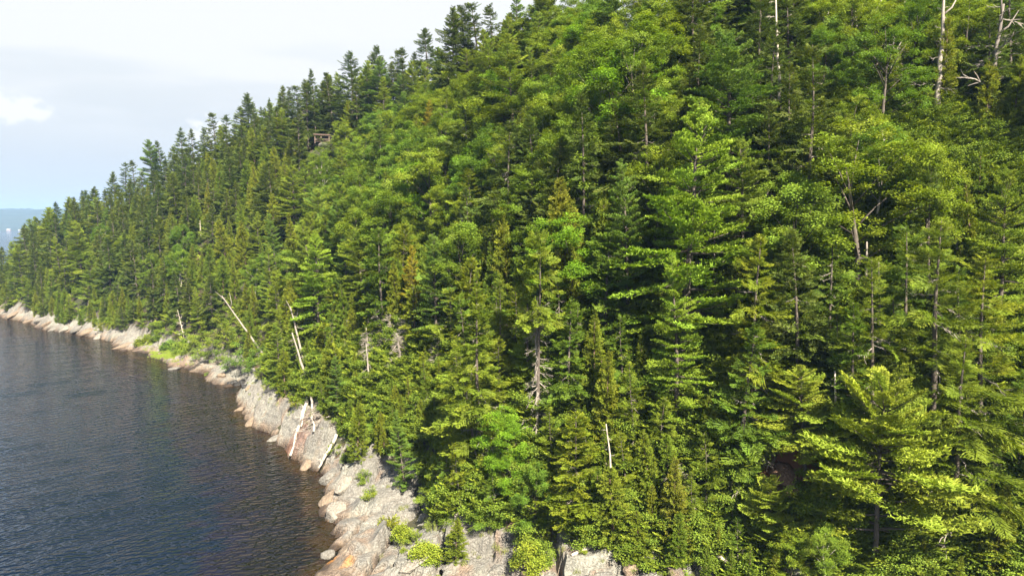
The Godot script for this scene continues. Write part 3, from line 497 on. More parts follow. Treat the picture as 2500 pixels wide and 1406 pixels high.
	["fir", 7, 1, 22.0, -44.9, 4.2, 1.07, 237, "short deep green fir landward of the small pine by the reddish bank"],
	["cedar", 4, 1, -48.5, -125.3, 7.3, 0.89, 291, "middling dull green cedar just above and landward of the leaning dead pole"],
	["cedar", 3, 0, 10.5, -49.9, 6.5, 1.00, 350, "middling yellow-green cedar just downslope of the young pointed fir"],
	["spruce", 3, 0, -93.5, -194.1, 12.6, 1.00, 228, "middling dark green spruce just landward of the broad round-topped skyline pine"],
	["cedar", 0, 1, -58.1, -147.9, 9.9, 0.91, 78, "tall dull green cedar just below and landward of the twin-topped cedar"],
	["cedar", 6, 1, 7.5, -51.8, 4.4, 0.99, 67, "short dull green cedar just downslope of the lower trunk leaning on firs"],
	["leaf", 5, 2, -101.2, -178.7, 9.5, 0.99, 240, "middling yellow-green broadleaf tree landward of the tall olive pine at the far rocks"],
	["cedar", 3, 2, -124.9, -183.8, 5.0, 1.00, 180, "short olive cedar downslope of the farther olive pine"],
	["spruce", 2, 2, -119.6, -197.7, 14.7, 1.11, 77, "tall olive-tinged spruce landward of the pale flat-topped skyline pine"],
	["leaf", 4, 0, -36.0, -135.6, 7.8, 1.11, 205, "short green broadleaf tree just above and landward of the dark level-limbed pine"],
	["spruce", 2, 0, -93.7, -188.7, 11.0, 1.00, 297, "short dark green spruce just downslope of the skyline spruce by the round-topped pine"],
	["leaf", 5, 2, 8.7, -96.8, 9.1, 1.10, 207, "middling yellow-green broadleaf tree just below and seaward of the bright maple upslope"],
	["cedar", 5, 1, 6.7, -49.8, 5.1, 0.96, 192, "short dull green cedar just above and seaward of the round ledge cedar"],
	["cedar", 6, 1, -92.5, -163.2, 6.4, 1.01, 324, "middling dull green cedar just below and landward of the olive far-shore cedar"],
	["cedar", 2, 0, -21.6, -88.1, 5.2, 1.09, 48, "middling yellow-green cedar just above and landward of the dense cedar above the white logs"],
	["fir", 5, 2, -16.0, -90.7, 7.1, 0.90, 135, "middling yellow-green fir just above and landward of the deep green pointed fir"],
	["spruce", 1, 0, -102.0, -169.5, 7.0, 1.05, 274, "short dark green spruce just seaward of the olive far-shore cedar"],
	["leaf", 1, 2, 33.4, -75.7, 8.1, 1.01, 293, "short yellow-green broadleaf tree landward of the tall white snag"],
	["spruce", 0, 0, -76.9, -163.7, 13.4, 0.90, 89, "middling dark green spruce just below and seaward of the brownish cedar tip"],
	["cedar", 3, 2, -34.7, -106.6, 9.0, 1.11, 83, "tall olive cedar just below and seaward of the bright pine over the twin trunks"],
	["spruce", 2, 1, -70.0, -180.4, 12.1, 1.01, 288, "middling blue-green spruce just landward of the sparse-topped skyline spruces"],
	["fir", 7, 0, -1.1, -63.8, 10.6, 0.97, 108, "tall mid-green fir just seaward of the dying fir over the bare trunk"],
	["spruce", 1, 0, -95.5, -193.7, 14.3, 1.02, 325, "tall dark green spruce just below and landward of the broad round-topped skyline pine"],
	["fir", 4, 1, -23.1, -87.2, 8.0, 1.10, 3, "middling deep green fir just upslope of the dense cedar above the white logs"],
	["leaf", 1, 0, 3.6, -81.7, 10.2, 0.99, 282, "middling green broadleaf tree just above and landward of the very dark mid-slope spruce"],
	["cedar", 4, 2, 17.8, -44.4, 3.7, 1.08, 140, "short olive cedar just downslope of the small pine by the reddish bank"],
	["cedar", 0, 1, 13.7, -46.0, 3.3, 0.99, 68, "short dull green cedar below and landward of the grey-tipped cedar"],
	["spruce", 0, 0, -141.1, -210.9, 12.3, 1.06, 199, "middling dark green spruce just downslope of the pale flat-topped skyline pine"],
	["fir", 7, 2, -5.5, -59.0, 5.0, 1.05, 221, "short yellow-green fir landward of the blue-green young pine"],
	["cedar", 4, 0, -44.5, -123.2, 4.5, 1.07, 20, "short yellow-green cedar just landward of the leaning dead pole"],
	["cedar", 5, 1, 1.0, -67.2, 7.8, 0.97, 79, "middling dull green cedar just downslope of the narrow olive cedar column"],
	["cedar", 6, 2, -30.0, -98.6, 8.1, 1.07, 63, "middling olive cedar just upslope of the twin grey trunks"],
	["cedar", 5, 2, -20.5, -87.7, 5.8, 1.03, 119, "middling olive cedar just above and seaward of the dead grey cedars"],
	["spruce", 4, 0, -92.3, -167.4, 14.1, 0.96, 69, "tall dark green spruce just upslope of the olive far-shore cedar"],
	["leaf", 3, 1, 12.5, -96.5, 9.8, 1.05, 239, "middling blue-green broadleaf tree just above and landward of the bright maple upslope"],
	["leaf", 4, 2, 34.0, -59.8, 7.7, 0.91, 246, "short yellow-green broadleaf tree above and landward of the big loose poplar"],
	["spruce", 0, 0, -63.3, -145.2, 10.2, 0.97, 212, "short dark green spruce seaward of the narrow layered pine"],
	["spruce", 0, 0, -105.1, -192.5, 12.3, 1.02, 135, "middling dark green spruce downslope of the broad round-topped skyline pine"],
	["spruce", 2, 0, -48.2, -180.4, 13.0, 1.10, 39, "middling dark green spruce just below and landward of the slender skyline spire"],
	["pine", 1, 2, -36.5, -153.4, 10.3, 1.09, 208, "short light green pine just upslope of the broadleaf beside the shelter"],
	["spruce", 0, 0, -52.6, -148.9, 12.3, 1.09, 302, "middling dark green spruce just landward of the broad olive cedar"],
	["leaf", 2, 2, -12.9, -116.2, 8.7, 1.12, 289, "short yellow-green broadleaf tree just above and landward of the gold-brown pine"],
	["spruce", 2, 2, -57.9, -166.5, 9.2, 1.02, 241, "short olive-tinged spruce upslope of the broad olive cedar"],
	["fir", 8, 0, 1.4, -53.7, 4.8, 0.88, 151, "short mid-green fir just below and landward of the bright young maple"],
	["cedar", 3, 1, -61.8, -161.3, 10.2, 1.07, 163, "tall dull green cedar just above and seaward of the broad olive cedar"],
	["cedar", 1, 0, -83.0, -161.1, 8.2, 0.98, 277, "middling yellow-green cedar above and landward of the olive far-shore cedar"],
	["leaf", 6, 2, 6.8, -92.5, 9.0, 0.99, 17, "middling yellow-green broadleaf tree just seaward of the white-trunked birch"],
	["pine", 0, 2, -52.2, -140.7, 12.2, 0.99, 240, "middling light green pine just downslope of the broad olive cedar"],
	["cedar", 1, 0, 28.4, -41.8, 3.9, 1.11, 127, "short yellow-green cedar below and seaward of the corner cedar"],
	["pine", 5, 2, 0.2, -106.7, 14.0, 0.94, 58, "middling light green pine just landward of the reddish cedar"],
	["pine", 1, 1, -45.7, -132.5, 14.3, 0.91, 318, "middling blue-green pine just upslope of the narrow layered pine"],
	["leaf", 3, 2, 19.0, -44.2, 4.5, 1.06, 231, "short yellow-green broadleaf tree well below and seaward of the sprawling yellow-green pine"],
	["spruce", 0, 0, -90.7, -178.6, 10.2, 1.05, 330, "short dark green spruce seaward of the brownish cedar tip"],
	["spruce", 2, 2, -70.4, -146.7, 10.6, 1.08, 149, "short olive-tinged spruce landward of the olive far-shore cedar"],
	["spruce", 5, 2, -79.9, -161.4, 12.7, 0.88, 51, "middling olive-tinged spruce below and seaward of the twin-topped cedar"],
	["spruce", 0, 0, -53.3, -144.8, 11.1, 0.95, 358, "short dark green spruce just downslope of the broad olive cedar"],
	["leaf", 2, 0, -15.1, -116.0, 10.8, 1.12, 168, "tall green broadleaf tree just seaward of the gold-brown pine"],
	["pine", 0, 2, -33.0, -136.6, 13.1, 1.11, 294, "middling light green pine just seaward of the layered pine below the shelter"],
	["cedar", 5, 1, -19.8, -77.7, 3.2, 1.03, 63, "short dull green cedar just landward of the stranded white logs"],
	["pine", 4, 2, -6.2, -115.0, 10.8, 1.11, 49, "short light green pine just below and seaward of the reddish cedar"],
	["cedar", 0, 1, -22.3, -85.8, 4.4, 1.08, 176, "short dull green cedar just above and landward of the dense cedar above the white logs"],
	["cedar", 4, 0, 6.9, -56.2, 7.9, 1.10, 291, "middling yellow-green cedar landward of the long bare grey trunk"],
	["spruce", 0, 0, -111.4, -199.6, 12.5, 0.88, 169, "middling dark green spruce just below and seaward of the broad round-topped skyline pine"],
	["spruce", 0, 0, -47.0, -171.8, 13.8, 0.91, 280, "middling dark green spruce just upslope of the wooden shelter"],
	["cedar", 3, 1, -120.1, -181.5, 6.8, 0.90, 231, "middling dull green cedar downslope of the tall olive pine at the far rocks"],
	["cedar", 2, 2, 27.1, -41.4, 3.3, 1.12, 172, "short olive cedar below and seaward of the corner cedar"],
	["spruce", 2, 1, -56.2, -165.4, 14.1, 0.98, 160, "tall blue-green spruce seaward of the wooden shelter"],
	["cedar", 5, 0, -56.2, -153.6, 10.9, 1.01, 270, "tall yellow-green cedar just upslope of the broad olive cedar"],
	["cedar", 6, 2, -10.8, -70.8, 5.2, 0.97, 311, "middling olive cedar upslope of the blue-green young pine"],
	["leaf", 5, 0, 4.8, -86.0, 10.1, 1.04, 159, "middling green broadleaf tree just upslope of the pale spreading birch"],
	["spruce", 0, 1, -66.8, -161.8, 14.9, 1.01, 60, "tall blue-green spruce just upslope of the twin-topped cedar"],
	["spruce", 4, 0, -125.0, -204.2, 14.4, 0.89, 126, "tall dark green spruce just upslope of the tall olive pine at the far rocks"],
	["cedar", 0, 0, -98.8, -166.9, 6.6, 0.98, 138, "middling yellow-green cedar just below and seaward of the olive far-shore cedar"],
	["leaf", 1, 2, 11.5, -93.3, 10.5, 1.08, 257, "tall yellow-green broadleaf tree just landward of the bright maple upslope"],
	["cedar", 6, 1, -108.1, -180.5, 10.1, 0.98, 279, "tall dull green cedar just above and seaward of the olive far-shore cedar"],
	["cedar", 4, 0, -76.5, -183.8, 10.6, 0.99, 124, "tall yellow-green cedar just downslope of the sparse-topped skyline spruces"],
	["cedar", 5, 1, -9.7, -79.2, 6.0, 1.11, 267, "middling dull green cedar just downslope of the soft tufted pine"],
	["spruce", 0, 2, 16.9, -68.2, 10.9, 0.92, 32, "short olive-tinged spruce above and landward of the broad dark upper spruce"],
	["fir", 5, 0, -2.6, -79.3, 10.2, 0.93, 75, "tall mid-green fir just above and seaward of the narrow olive cedar column"],
	["cedar", 4, 1, -28.0, -92.8, 5.0, 1.00, 303, "short dull green cedar just below and landward of the twin grey trunks"],
	["leaf", 5, 2, -5.6, -102.8, 8.4, 1.09, 23, "short yellow-green broadleaf tree landward of the gold-brown pine"],
	["leaf", 1, 2, 33.8, -62.0, 7.5, 0.88, 183, "short yellow-green broadleaf tree landward of the tall dark spruce by the white snag"],
	["spruce", 0, 2, -81.0, -188.9, 10.3, 1.09, 292, "short olive-tinged spruce just downslope of the sparse-topped skyline spruces"],
	["spruce", 4, 0, -59.2, -170.4, 10.0, 0.94, 56, "short dark green spruce seaward of the wooden shelter"],
	["spruce", 4, 0, 26.5, -65.9, 11.1, 0.91, 259, "short dark green spruce downslope of the tall white snag"],
	["leaf", 3, 2, 37.5, -71.8, 8.3, 1.06, 64, "short yellow-green broadleaf tree seaward of the tall grey snag"],
	["pine", 4, 0, -164.1, -233.7, 14.7, 1.05, 273, "tall green pine just upslope of the pale pine at the headland tip"],
	["fir", 0, 2, -14.4, -88.0, 9.7, 0.99, 303, "tall yellow-green fir just above and landward of the deep green pointed fir"],
	["cedar", 0, 2, -87.9, -160.0, 5.2, 1.09, 105, "middling olive cedar just landward of the olive far-shore cedar"],
	["pine", 2, 0, -30.6, -155.2, 14.8, 0.91, 115, "tall green pine just seaward of the rounded grey-green pine"],
	["cedar", 0, 1, -29.7, -92.2, 4.7, 1.00, 123, "short dull green cedar just landward of the bushy cliff cedar"],
	["spruce", 0, 0, -54.6, -170.0, 13.9, 0.89, 188, "middling dark green spruce just below and seaward of the slender skyline spire"],
	["spruce", 0, 1, 26.9, -81.7, 12.3, 1.05, 172, "middling blue-green spruce upslope of the tall white snag"],
	["cedar", 1, 1, -13.3, -74.4, 3.7, 1.05, 95, "short dull green cedar upslope of the blue-green young pine"],
	["cedar", 1, 1, -18.7, -77.0, 4.7, 1.08, 228, "short dull green cedar just below and landward of the dense cedar above the white logs"],
	["spruce", 5, 0, -63.6, -153.4, 12.0, 1.10, 29, "middling dark green spruce just below and landward of the twin-topped cedar"],
	["spruce", 4, 0, -96.8, -178.4, 12.0, 0.91, 149, "middling dark green spruce upslope of the olive far-shore cedar"],
	["spruce", 1, 0, -66.6, -173.5, 9.3, 1.12, 126, "short dark green spruce just upslope of the broad olive cedar"],
	["leaf", 0, 0, -75.2, -153.7, 10.5, 0.95, 12, "tall green broadleaf tree above and landward of the olive far-shore cedar"],
	["pine", 4, 1, -23.9, -148.9, 11.1, 1.00, 214, "short blue-green pine just below and landward of the rounded grey-green pine"],
	["leaf", 6, 2, 11.9, -85.2, 10.7, 0.98, 114, "tall yellow-green broadleaf tree just upslope of the white-trunked birch"],
	["leaf", 4, 2, 15.8, -66.6, 9.0, 0.92, 283, "middling yellow-green broadleaf tree just landward of the broad dark upper spruce"],
	["cedar", 3, 2, -14.1, -83.8, 8.6, 0.89, 28, "tall olive cedar just seaward of the yellowing pine"],
	["spruce", 2, 0, -47.4, -153.6, 14.7, 0.91, 47, "tall dark green spruce just seaward of the wooden shelter"],
	["spruce", 2, 2, -70.7, -162.9, 11.1, 1.11, 149, "short olive-tinged spruce just landward of the brownish cedar tip"],
	["cedar", 3, 2, -55.7, -142.5, 11.1, 0.94, 60, "tall olive cedar just below and landward of the twin-topped cedar"],
	["spruce", 1, 0, -45.5, -166.3, 12.4, 1.12, 271, "middling broad dark green spruce just below and landward of the slender skyline spire"],
	["spruce", 1, 2, -85.9, -166.5, 15.0, 0.89, 19, "tall olive-tinged spruce below and seaward of the brownish cedar tip"],
	["spruce", 0, 1, -95.3, -184.4, 12.1, 1.00, 191, "middling blue-green spruce downslope of the broad round-topped skyline pine"],
	["spruce", 1, 0, -73.1, -180.6, 14.3, 1.03, 313, "tall dark green spruce just below and landward of the sparse-topped skyline spruces"],
	["leaf", 2, 2, -29.2, -136.8, 10.8, 0.93, 157, "tall yellow-green broadleaf tree just above and landward of the layered pine below the shelter"],
	["spruce", 0, 1, -91.3, -183.1, 12.0, 0.92, 131, "middling blue-green spruce just seaward of the brownish cedar tip"],
	["spruce", 4, 0, -127.6, -215.0, 11.5, 0.92, 321, "middling dark green spruce landward of the pale flat-topped skyline pine"],
	["fir", 8, 0, 14.5, -48.8, 7.2, 0.93, 14, "middling mid-green fir landward of the young pointed fir"],
	["spruce", 2, 0, -41.8, -163.1, 14.3, 0.94, 102, "tall dark green spruce just landward of the slender skyline spire"],
	["spruce", 1, 2, -136.7, -219.4, 11.2, 0.89, 194, "middling olive-tinged spruce just above and landward of the pale flat-topped skyline pine"],
	["cedar", 2, 2, -35.0, -152.5, 10.0, 0.90, 303, "tall olive cedar just upslope of the broadleaf beside the shelter"],
	["cedar", 2, 1, 15.2, -45.3, 3.6, 1.09, 359, "short dull green cedar below and seaward of the small pine by the reddish bank"],
	["spruce", 0, 1, -111.5, -203.7, 9.4, 1.03, 186, "short blue-green spruce just downslope of the broad round-topped skyline pine"],
	["cedar", 3, 2, -12.7, -72.5, 4.5, 0.89, 114, "short olive cedar just upslope of the blue-green young pine"],
	["cedar", 0, 2, -57.5, -144.2, 9.1, 1.02, 296, "tall olive cedar just downslope of the twin-topped cedar"],
	["fir", 8, 0, 6.2, -51.7, 5.0, 0.97, 28, "short mid-green fir just below and seaward of the lower trunk leaning on firs"],
	["leaf", 5, 1, -18.3, -109.0, 9.3, 0.88, 113, "middling blue-green broadleaf tree just landward of the layered pine below the shelter"],
	["leaf", 2, 2, 6.4, -83.7, 8.3, 1.09, 16, "short yellow-green broadleaf tree just above and landward of the pale spreading birch"],
	["pine", 3, 2, -33.5, -155.7, 13.7, 1.12, 172, "middling light green pine just seaward of the rounded grey-green pine"],
	["cedar", 3, 0, -58.9, -142.4, 7.2, 1.00, 255, "middling yellow-green cedar just seaward of the narrow layered pine"],
	["spruce", 4, 1, -22.7, -146.8, 11.7, 0.93, 57, "middling blue-green spruce just below and landward of the rounded grey-green pine"],
	["spruce", 0, 0, -141.2, -219.1, 12.8, 1.03, 219, "middling dark green spruce just above and landward of the pale flat-topped skyline pine"],
	["leaf", 1, 1, 8.8, -106.0, 9.5, 1.03, 245, "middling blue-green broadleaf tree just landward of the broadleaf crown at the skyline gap"],
	["spruce", 3, 2, -155.5, -225.3, 10.2, 0.95, 93, "short olive-tinged spruce just below and seaward of the pale flat-topped skyline pine"],
	["spruce", 0, 2, -151.3, -222.0, 12.6, 1.07, 181, "middling olive-tinged spruce just below and seaward of the pale flat-topped skyline pine"],
	["pine", 2, 2, -144.0, -201.0, 7.6, 0.93, 309, "short light green pine just downslope of the pale pine at the headland tip"],
	["spruce", 5, 2, -110.7, -195.4, 12.6, 0.96, 184, "middling olive-tinged spruce below and seaward of the broad round-topped skyline pine"],
	["spruce", 5, 0, -158.1, -214.5, 8.3, 0.91, 249, "short dark green spruce just below and seaward of the pale pine at the headland tip"],
	["spruce", 0, 2, -179.5, -241.1, 12.2, 1.03, 195, "middling olive-tinged spruce seaward of the farther olive pine"],
	["pine", 0, 2, -17.0, -135.2, 16.1, 0.99, 69, "tall light green pine just upslope of the gold-brown pine"],
	["spruce", 1, 2, -79.3, -175.8, 10.6, 1.01, 66, "short olive-tinged spruce just above and seaward of the brownish cedar tip"],
	["spruce", 4, 0, -75.0, -150.4, 9.3, 1.07, 18, "short dark green spruce landward of the olive far-shore cedar"],
	["fir", 7, 1, 15.9, -47.4, 4.1, 0.95, 228, "short deep green fir above and seaward of the small pine by the reddish bank"],
	["cedar", 4, 0, -159.9, -212.3, 6.2, 1.07, 240, "middling yellow-green cedar just below and seaward of the pale pine at the headland tip"],
	["fir", 4, 2, -21.7, -83.0, 6.2, 0.96, 243, "short yellow-green fir just landward of the dense cedar above the white logs"],
	["fir", 0, 1, 1.3, -71.8, 7.0, 1.02, 215, "middling deep green fir just landward of the narrow olive cedar column"],
	["cedar", 1, 2, -2.8, -74.8, 7.5, 1.10, 78, "middling olive cedar landward of the soft tufted pine"],
	["pine", 5, 0, -49.4, -126.9, 7.9, 0.92, 57, "short green pine just above and landward of the leaning dead pole"],
	["spruce", 3, 2, -101.3, -188.6, 13.2, 0.92, 241, "middling olive-tinged spruce downslope of the skyline spruce by the round-topped pine"],
	["spruce", 0, 1, 45.5, -66.5, 10.6, 1.02, 270, "short blue-green spruce just upslope of the dark forked snag"],
	["fir", 8, 2, -1.0, -58.8, 7.1, 1.10, 92, "middling yellow-green fir just landward of the broad central fir"],
	["cedar", 4, 0, -72.5, -154.0, 9.3, 1.10, 145, "tall yellow-green cedar downslope of the brownish cedar tip"],
	["spruce", 1, 0, -97.8, -181.6, 14.6, 0.94, 49, "tall dark green spruce downslope of the broad round-topped skyline pine"],
	["cedar", 0, 0, -145.9, -222.5, 9.0, 1.05, 351, "tall yellow-green cedar just landward of the pale flat-topped skyline pine"],
	["spruce", 4, 0, -75.1, -187.9, 12.8, 1.04, 23, "middling dark green spruce just landward of the sparse-topped skyline spruces"],
	["cedar", 1, 1, -66.4, -142.3, 6.4, 1.11, 189, "middling dull green cedar above and landward of the lime-green grass patch"],
	["cedar", 2, 2, -88.5, -175.7, 9.9, 0.96, 85, "tall olive cedar below and seaward of the brownish cedar tip"],
	["cedar", 3, 1, -13.7, -85.2, 7.2, 0.96, 323, "middling dull green cedar just seaward of the yellowing pine"],
	["fir", 2, 2, -17.9, -85.1, 6.9, 1.04, 232, "middling yellow-green fir just above and seaward of the dead grey cedars"],
	["spruce", 0, 1, -149.7, -226.7, 14.3, 1.03, 203, "tall blue-green spruce just above and landward of the pale flat-topped skyline pine"],
	["cedar", 2, 0, -19.7, -79.0, 3.2, 1.12, 2, "short yellow-green cedar just downslope of the dense cedar above the white logs"],
	["cedar", 2, 2, -42.2, -130.8, 11.8, 1.05, 245, "tall olive cedar just below and seaward of the dark level-limbed pine"],
	["spruce", 2, 2, -7.4, -117.2, 10.8, 0.92, 161, "short olive-tinged spruce just below and seaward of the reddish cedar"],
	["leaf", 3, 1, -16.9, -103.9, 10.2, 0.94, 126, "middling blue-green broadleaf tree landward of the layered pine below the shelter"],
	["leaf", 5, 2, -25.3, -140.2, 10.3, 1.11, 67, "middling yellow-green broadleaf tree just seaward of the gold-brown pine"],
	["cedar", 0, 0, -62.2, -150.6, 7.9, 0.90, 267, "middling yellow-green cedar just downslope of the twin-topped cedar"],
	["cedar", 5, 0, -63.4, -170.6, 10.7, 0.98, 164, "tall yellow-green cedar just landward of the sparse-topped skyline spruces"],
	["fir", 2, 2, -23.2, -92.2, 7.2, 0.98, 332, "middling yellow-green fir just below and landward of the bright pine over the twin trunks"],
	["cedar", 1, 1, 5.8, -54.1, 4.1, 1.01, 211, "short dull green cedar just below and seaward of the broad yellow cedar"],
	["pine", 1, 2, -116.4, -177.7, 7.9, 0.93, 196, "short light green pine downslope of the farther olive pine"],
	["spruce", 0, 1, -61.3, -170.9, 11.2, 0.95, 65, "middling blue-green spruce upslope of the broad olive cedar"],
	["leaf", 5, 1, -29.1, -143.7, 9.0, 1.00, 4, "middling blue-green broadleaf tree just landward of the broadleaf beside the shelter"],
	["cedar", 3, 1, 47.4, -68.1, 7.2, 0.88, 92, "middling dull green cedar just upslope of the dark forked snag"],
	["cedar", 5, 2, -80.8, -184.7, 10.4, 0.90, 78, "tall olive cedar just upslope of the brownish cedar tip"],
	["spruce", 2, 1, 28.9, -81.3, 13.4, 1.08, 148, "middling blue-green spruce well upslope of the broad top-edge pine"],
	["cedar", 2, 1, -120.6, -179.5, 6.4, 1.02, 354, "middling dull green cedar downslope of the farther olive pine"],
	["cedar", 1, 2, -105.3, -170.5, 4.6, 1.01, 93, "short olive cedar just below and seaward of the olive far-shore cedar"],
	["pine", 5, 0, -141.3, -197.5, 9.5, 0.94, 122, "short green pine just downslope of the pale pine at the headland tip"],
	["spruce", 0, 0, -165.3, -223.8, 11.5, 1.08, 191, "middling dark green spruce just seaward of the pale pine at the headland tip"],
	["leaf", 6, 2, -60.5, -141.8, 7.4, 1.02, 208, "short yellow-green broadleaf tree seaward of the narrow layered pine"],
	["spruce", 0, 1, -95.7, -168.5, 10.1, 0.99, 288, "short blue-green spruce below and landward of the tall olive pine at the far rocks"],
	["spruce", 2, 0, -38.2, -158.1, 9.2, 1.05, 75, "short dark green spruce just upslope of the broadleaf beside the shelter"],
	["leaf", 4, 2, 8.1, -68.1, 7.1, 0.90, 121, "short yellow-green broadleaf tree upslope of the tall olive-brown cedar"],
	["leaf", 3, 2, 42.3, -69.7, 7.5, 0.98, 27, "short yellow-green broadleaf tree just upslope of the tall grey snag"],
	["fir", 7, 0, -6.7, -58.6, 6.1, 1.00, 25, "short mid-green fir just above and seaward of the bleached stump"],
	["fir", 8, 1, 5.4, -57.4, 7.5, 0.96, 306, "middling deep green fir just above and landward of the long bare grey trunk"],
	["spruce", 1, 1, 23.5, -67.2, 11.1, 0.98, 211, "short blue-green spruce just landward of the broad top-edge pine"],
	["spruce", 3, 1, -162.2, -235.6, 13.0, 1.10, 101, "middling blue-green spruce just seaward of the pale flat-topped skyline pine"],
	["cedar", 3, 2, -77.2, -179.6, 10.8, 0.95, 314, "tall olive cedar just upslope of the twin-topped cedar"],
	["cedar", 5, 1, -58.1, -162.2, 9.5, 0.99, 301, "tall dull green cedar just upslope of the broad olive cedar"],
	["cedar", 5, 2, -60.8, -145.7, 11.8, 1.04, 155, "tall olive cedar just downslope of the brownish cedar tip"],
	["cedar", 5, 0, 8.6, -64.7, 5.2, 1.03, 162, "middling yellow-green cedar just above and seaward of the soft blue-green pine"],
	["cedar", 6, 2, -66.7, -168.4, 10.8, 0.91, 157, "tall olive cedar just below and landward of the sparse-topped skyline spruces"],
	["spruce", 4, 0, -76.4, -174.3, 11.6, 0.97, 152, "middling dark green spruce just upslope of the brownish cedar tip"],
	["leaf", 6, 0, -12.5, -118.6, 10.5, 1.09, 120, "tall green broadleaf tree just above and landward of the gold-brown pine"],
	["spruce", 3, 1, 19.3, -69.3, 10.7, 1.07, 276, "short blue-green spruce just seaward of the broad top-edge pine"],
	["spruce", 0, 1, -60.0, -179.4, 12.6, 0.89, 209, "middling blue-green spruce just below and seaward of the slender skyline spire"],
	["leaf", 3, 2, -27.5, -113.3, 10.3, 0.96, 149, "middling yellow-green broadleaf tree upslope of the bright pine over the twin trunks"],
	["leaf", 1, 2, -8.9, -115.5, 9.5, 1.03, 164, "middling yellow-green broadleaf tree just below and seaward of the reddish cedar"],
	["pine", 4, 0, -122.0, -203.9, 13.9, 0.94, 40, "middling green pine just above and landward of the tall olive pine at the far rocks"],
	["spruce", 1, 1, -155.3, -211.6, 11.0, 0.95, 56, "short blue-green spruce just below and seaward of the pale pine at the headland tip"],
	["cedar", 2, 0, 28.8, -40.5, 4.7, 1.07, 308, "short yellow-green cedar downslope of the corner cedar"],
	["cedar", 5, 0, -19.3, -88.0, 5.6, 1.09, 230, "middling yellow-green cedar just above and seaward of the dead grey cedars"],
	["spruce", 5, 1, -23.3, -151.5, 13.4, 0.95, 57, "middling blue-green spruce just landward of the rounded grey-green pine"],
	["cedar", 6, 1, 15.7, -86.5, 9.7, 0.91, 302, "tall dull green cedar landward of the bright maple upslope"],
	["spruce", 5, 1, -51.0, -158.4, 10.1, 0.97, 342, "short blue-green spruce just seaward of the wooden shelter"],
	["pine", 1, 0, -40.7, -165.6, 13.1, 0.95, 325, "middling green pine just landward of the slender skyline spire"],
	["spruce", 0, 1, -99.1, -176.0, 11.7, 1.07, 214, "middling blue-green spruce upslope of the olive far-shore cedar"],
	["spruce", 2, 1, -64.0, -163.7, 12.3, 1.07, 269, "middling blue-green spruce just above and seaward of the broad olive cedar"],
	["cedar", 0, 1, -71.4, -166.5, 7.1, 1.04, 33, "middling dull green cedar just above and seaward of the twin-topped cedar"],
	["cedar", 2, 2, 31.7, -43.5, 4.6, 0.89, 335, "short olive cedar just upslope of the corner cedar"],
	["fir", 7, 0, -0.7, -57.1, 6.0, 0.96, 101, "short mid-green fir just landward of the sparse grey-trunked fir"],
	["fir", 8, 1, 25.1, -51.4, 6.7, 1.07, 87, "middling deep green fir just upslope of the grey-lichened fir"],
	["fir", 7, 1, -1.3, -53.4, 5.4, 1.08, 65, "short deep green fir just landward of the bleached stump"],
	["spruce", 1, 0, -83.4, -157.6, 11.1, 1.07, 258, "short dark green spruce just landward of the olive far-shore cedar"],
	["cedar", 1, 0, 43.1, -57.5, 7.0, 1.05, 14, "middling yellow-green cedar well above and landward of the narrow dark spruce by the poplar"],
	["spruce", 0, 2, -112.6, -186.4, 10.0, 0.94, 17, "short olive-tinged spruce just landward of the tall olive pine at the far rocks"],
	["cedar", 6, 0, -135.0, -193.0, 4.5, 1.02, 23, "short yellow-green cedar just downslope of the pale pine at the headland tip"],
	["pine", 0, 1, -115.5, -193.9, 12.0, 0.90, 265, "short blue-green pine landward of the pale flat-topped skyline pine"],
	["pine", 0, 2, -27.2, -146.4, 14.2, 0.95, 123, "middling light green pine just downslope of the rounded grey-green pine"],
	["spruce", 0, 2, -109.4, -187.7, 12.4, 1.06, 316, "middling olive-tinged spruce landward of the pale flat-topped skyline pine"],
	["cedar", 5, 2, -25.9, -92.1, 5.6, 1.06, 304, "middling olive cedar just landward of the twin grey trunks"],
	["spruce", 0, 2, -166.1, -240.7, 13.8, 1.07, 32, "middling olive-tinged spruce just seaward of the pale flat-topped skyline pine"],
	["cedar", 4, 1, -8.6, -69.3, 5.4, 1.11, 6, "middling dull green cedar seaward of the sparse grey-trunked fir"],
	["cedar", 5, 1, 8.7, -49.3, 3.2, 1.05, 53, "short dull green cedar just above and landward of the round ledge cedar"],
	["cedar", 2, 0, -77.9, -153.4, 7.8, 0.91, 301, "middling yellow-green cedar just landward of the olive far-shore cedar"],
	["spruce", 2, 2, -156.3, -228.1, 12.9, 0.91, 134, "middling slim olive-tinged spruce just below and seaward of the pale flat-topped skyline pine"],
	["cedar", 2, 0, -56.5, -138.5, 9.1, 0.94, 262, "tall yellow-green cedar just seaward of the narrow layered pine"],
	["leaf", 6, 1, 11.2, -96.5, 10.4, 0.95, 159, "tall blue-green broadleaf tree just above and landward of the bright maple upslope"],
	["pine", 5, 0, -44.7, -170.8, 14.5, 0.90, 60, "middling green pine just upslope of the wooden shelter"],
	["cedar", 6, 1, -50.0, -137.2, 8.9, 0.98, 46, "tall dull green cedar just upslope of the narrow layered pine"],
	["cedar", 2, 0, -17.6, -83.5, 5.6, 0.99, 312, "middling yellow-green cedar above and landward of the dense cedar above the white logs"],
	["spruce", 5, 0, -154.1, -217.5, 15.2, 1.09, 328, "tall dark green spruce just below and seaward of the pale flat-topped skyline pine"],
	["leaf", 2, 0, -37.6, -137.5, 7.0, 1.01, 31, "short green broadleaf tree just upslope of the dark level-limbed pine"],
	["spruce", 0, 1, -166.8, -243.6, 13.3, 1.02, 135, "middling blue-green spruce just upslope of the farther olive pine"],
	["spruce", 5, 0, -64.2, -173.8, 13.6, 0.91, 318, "middling dark green spruce upslope of the broad olive cedar"],
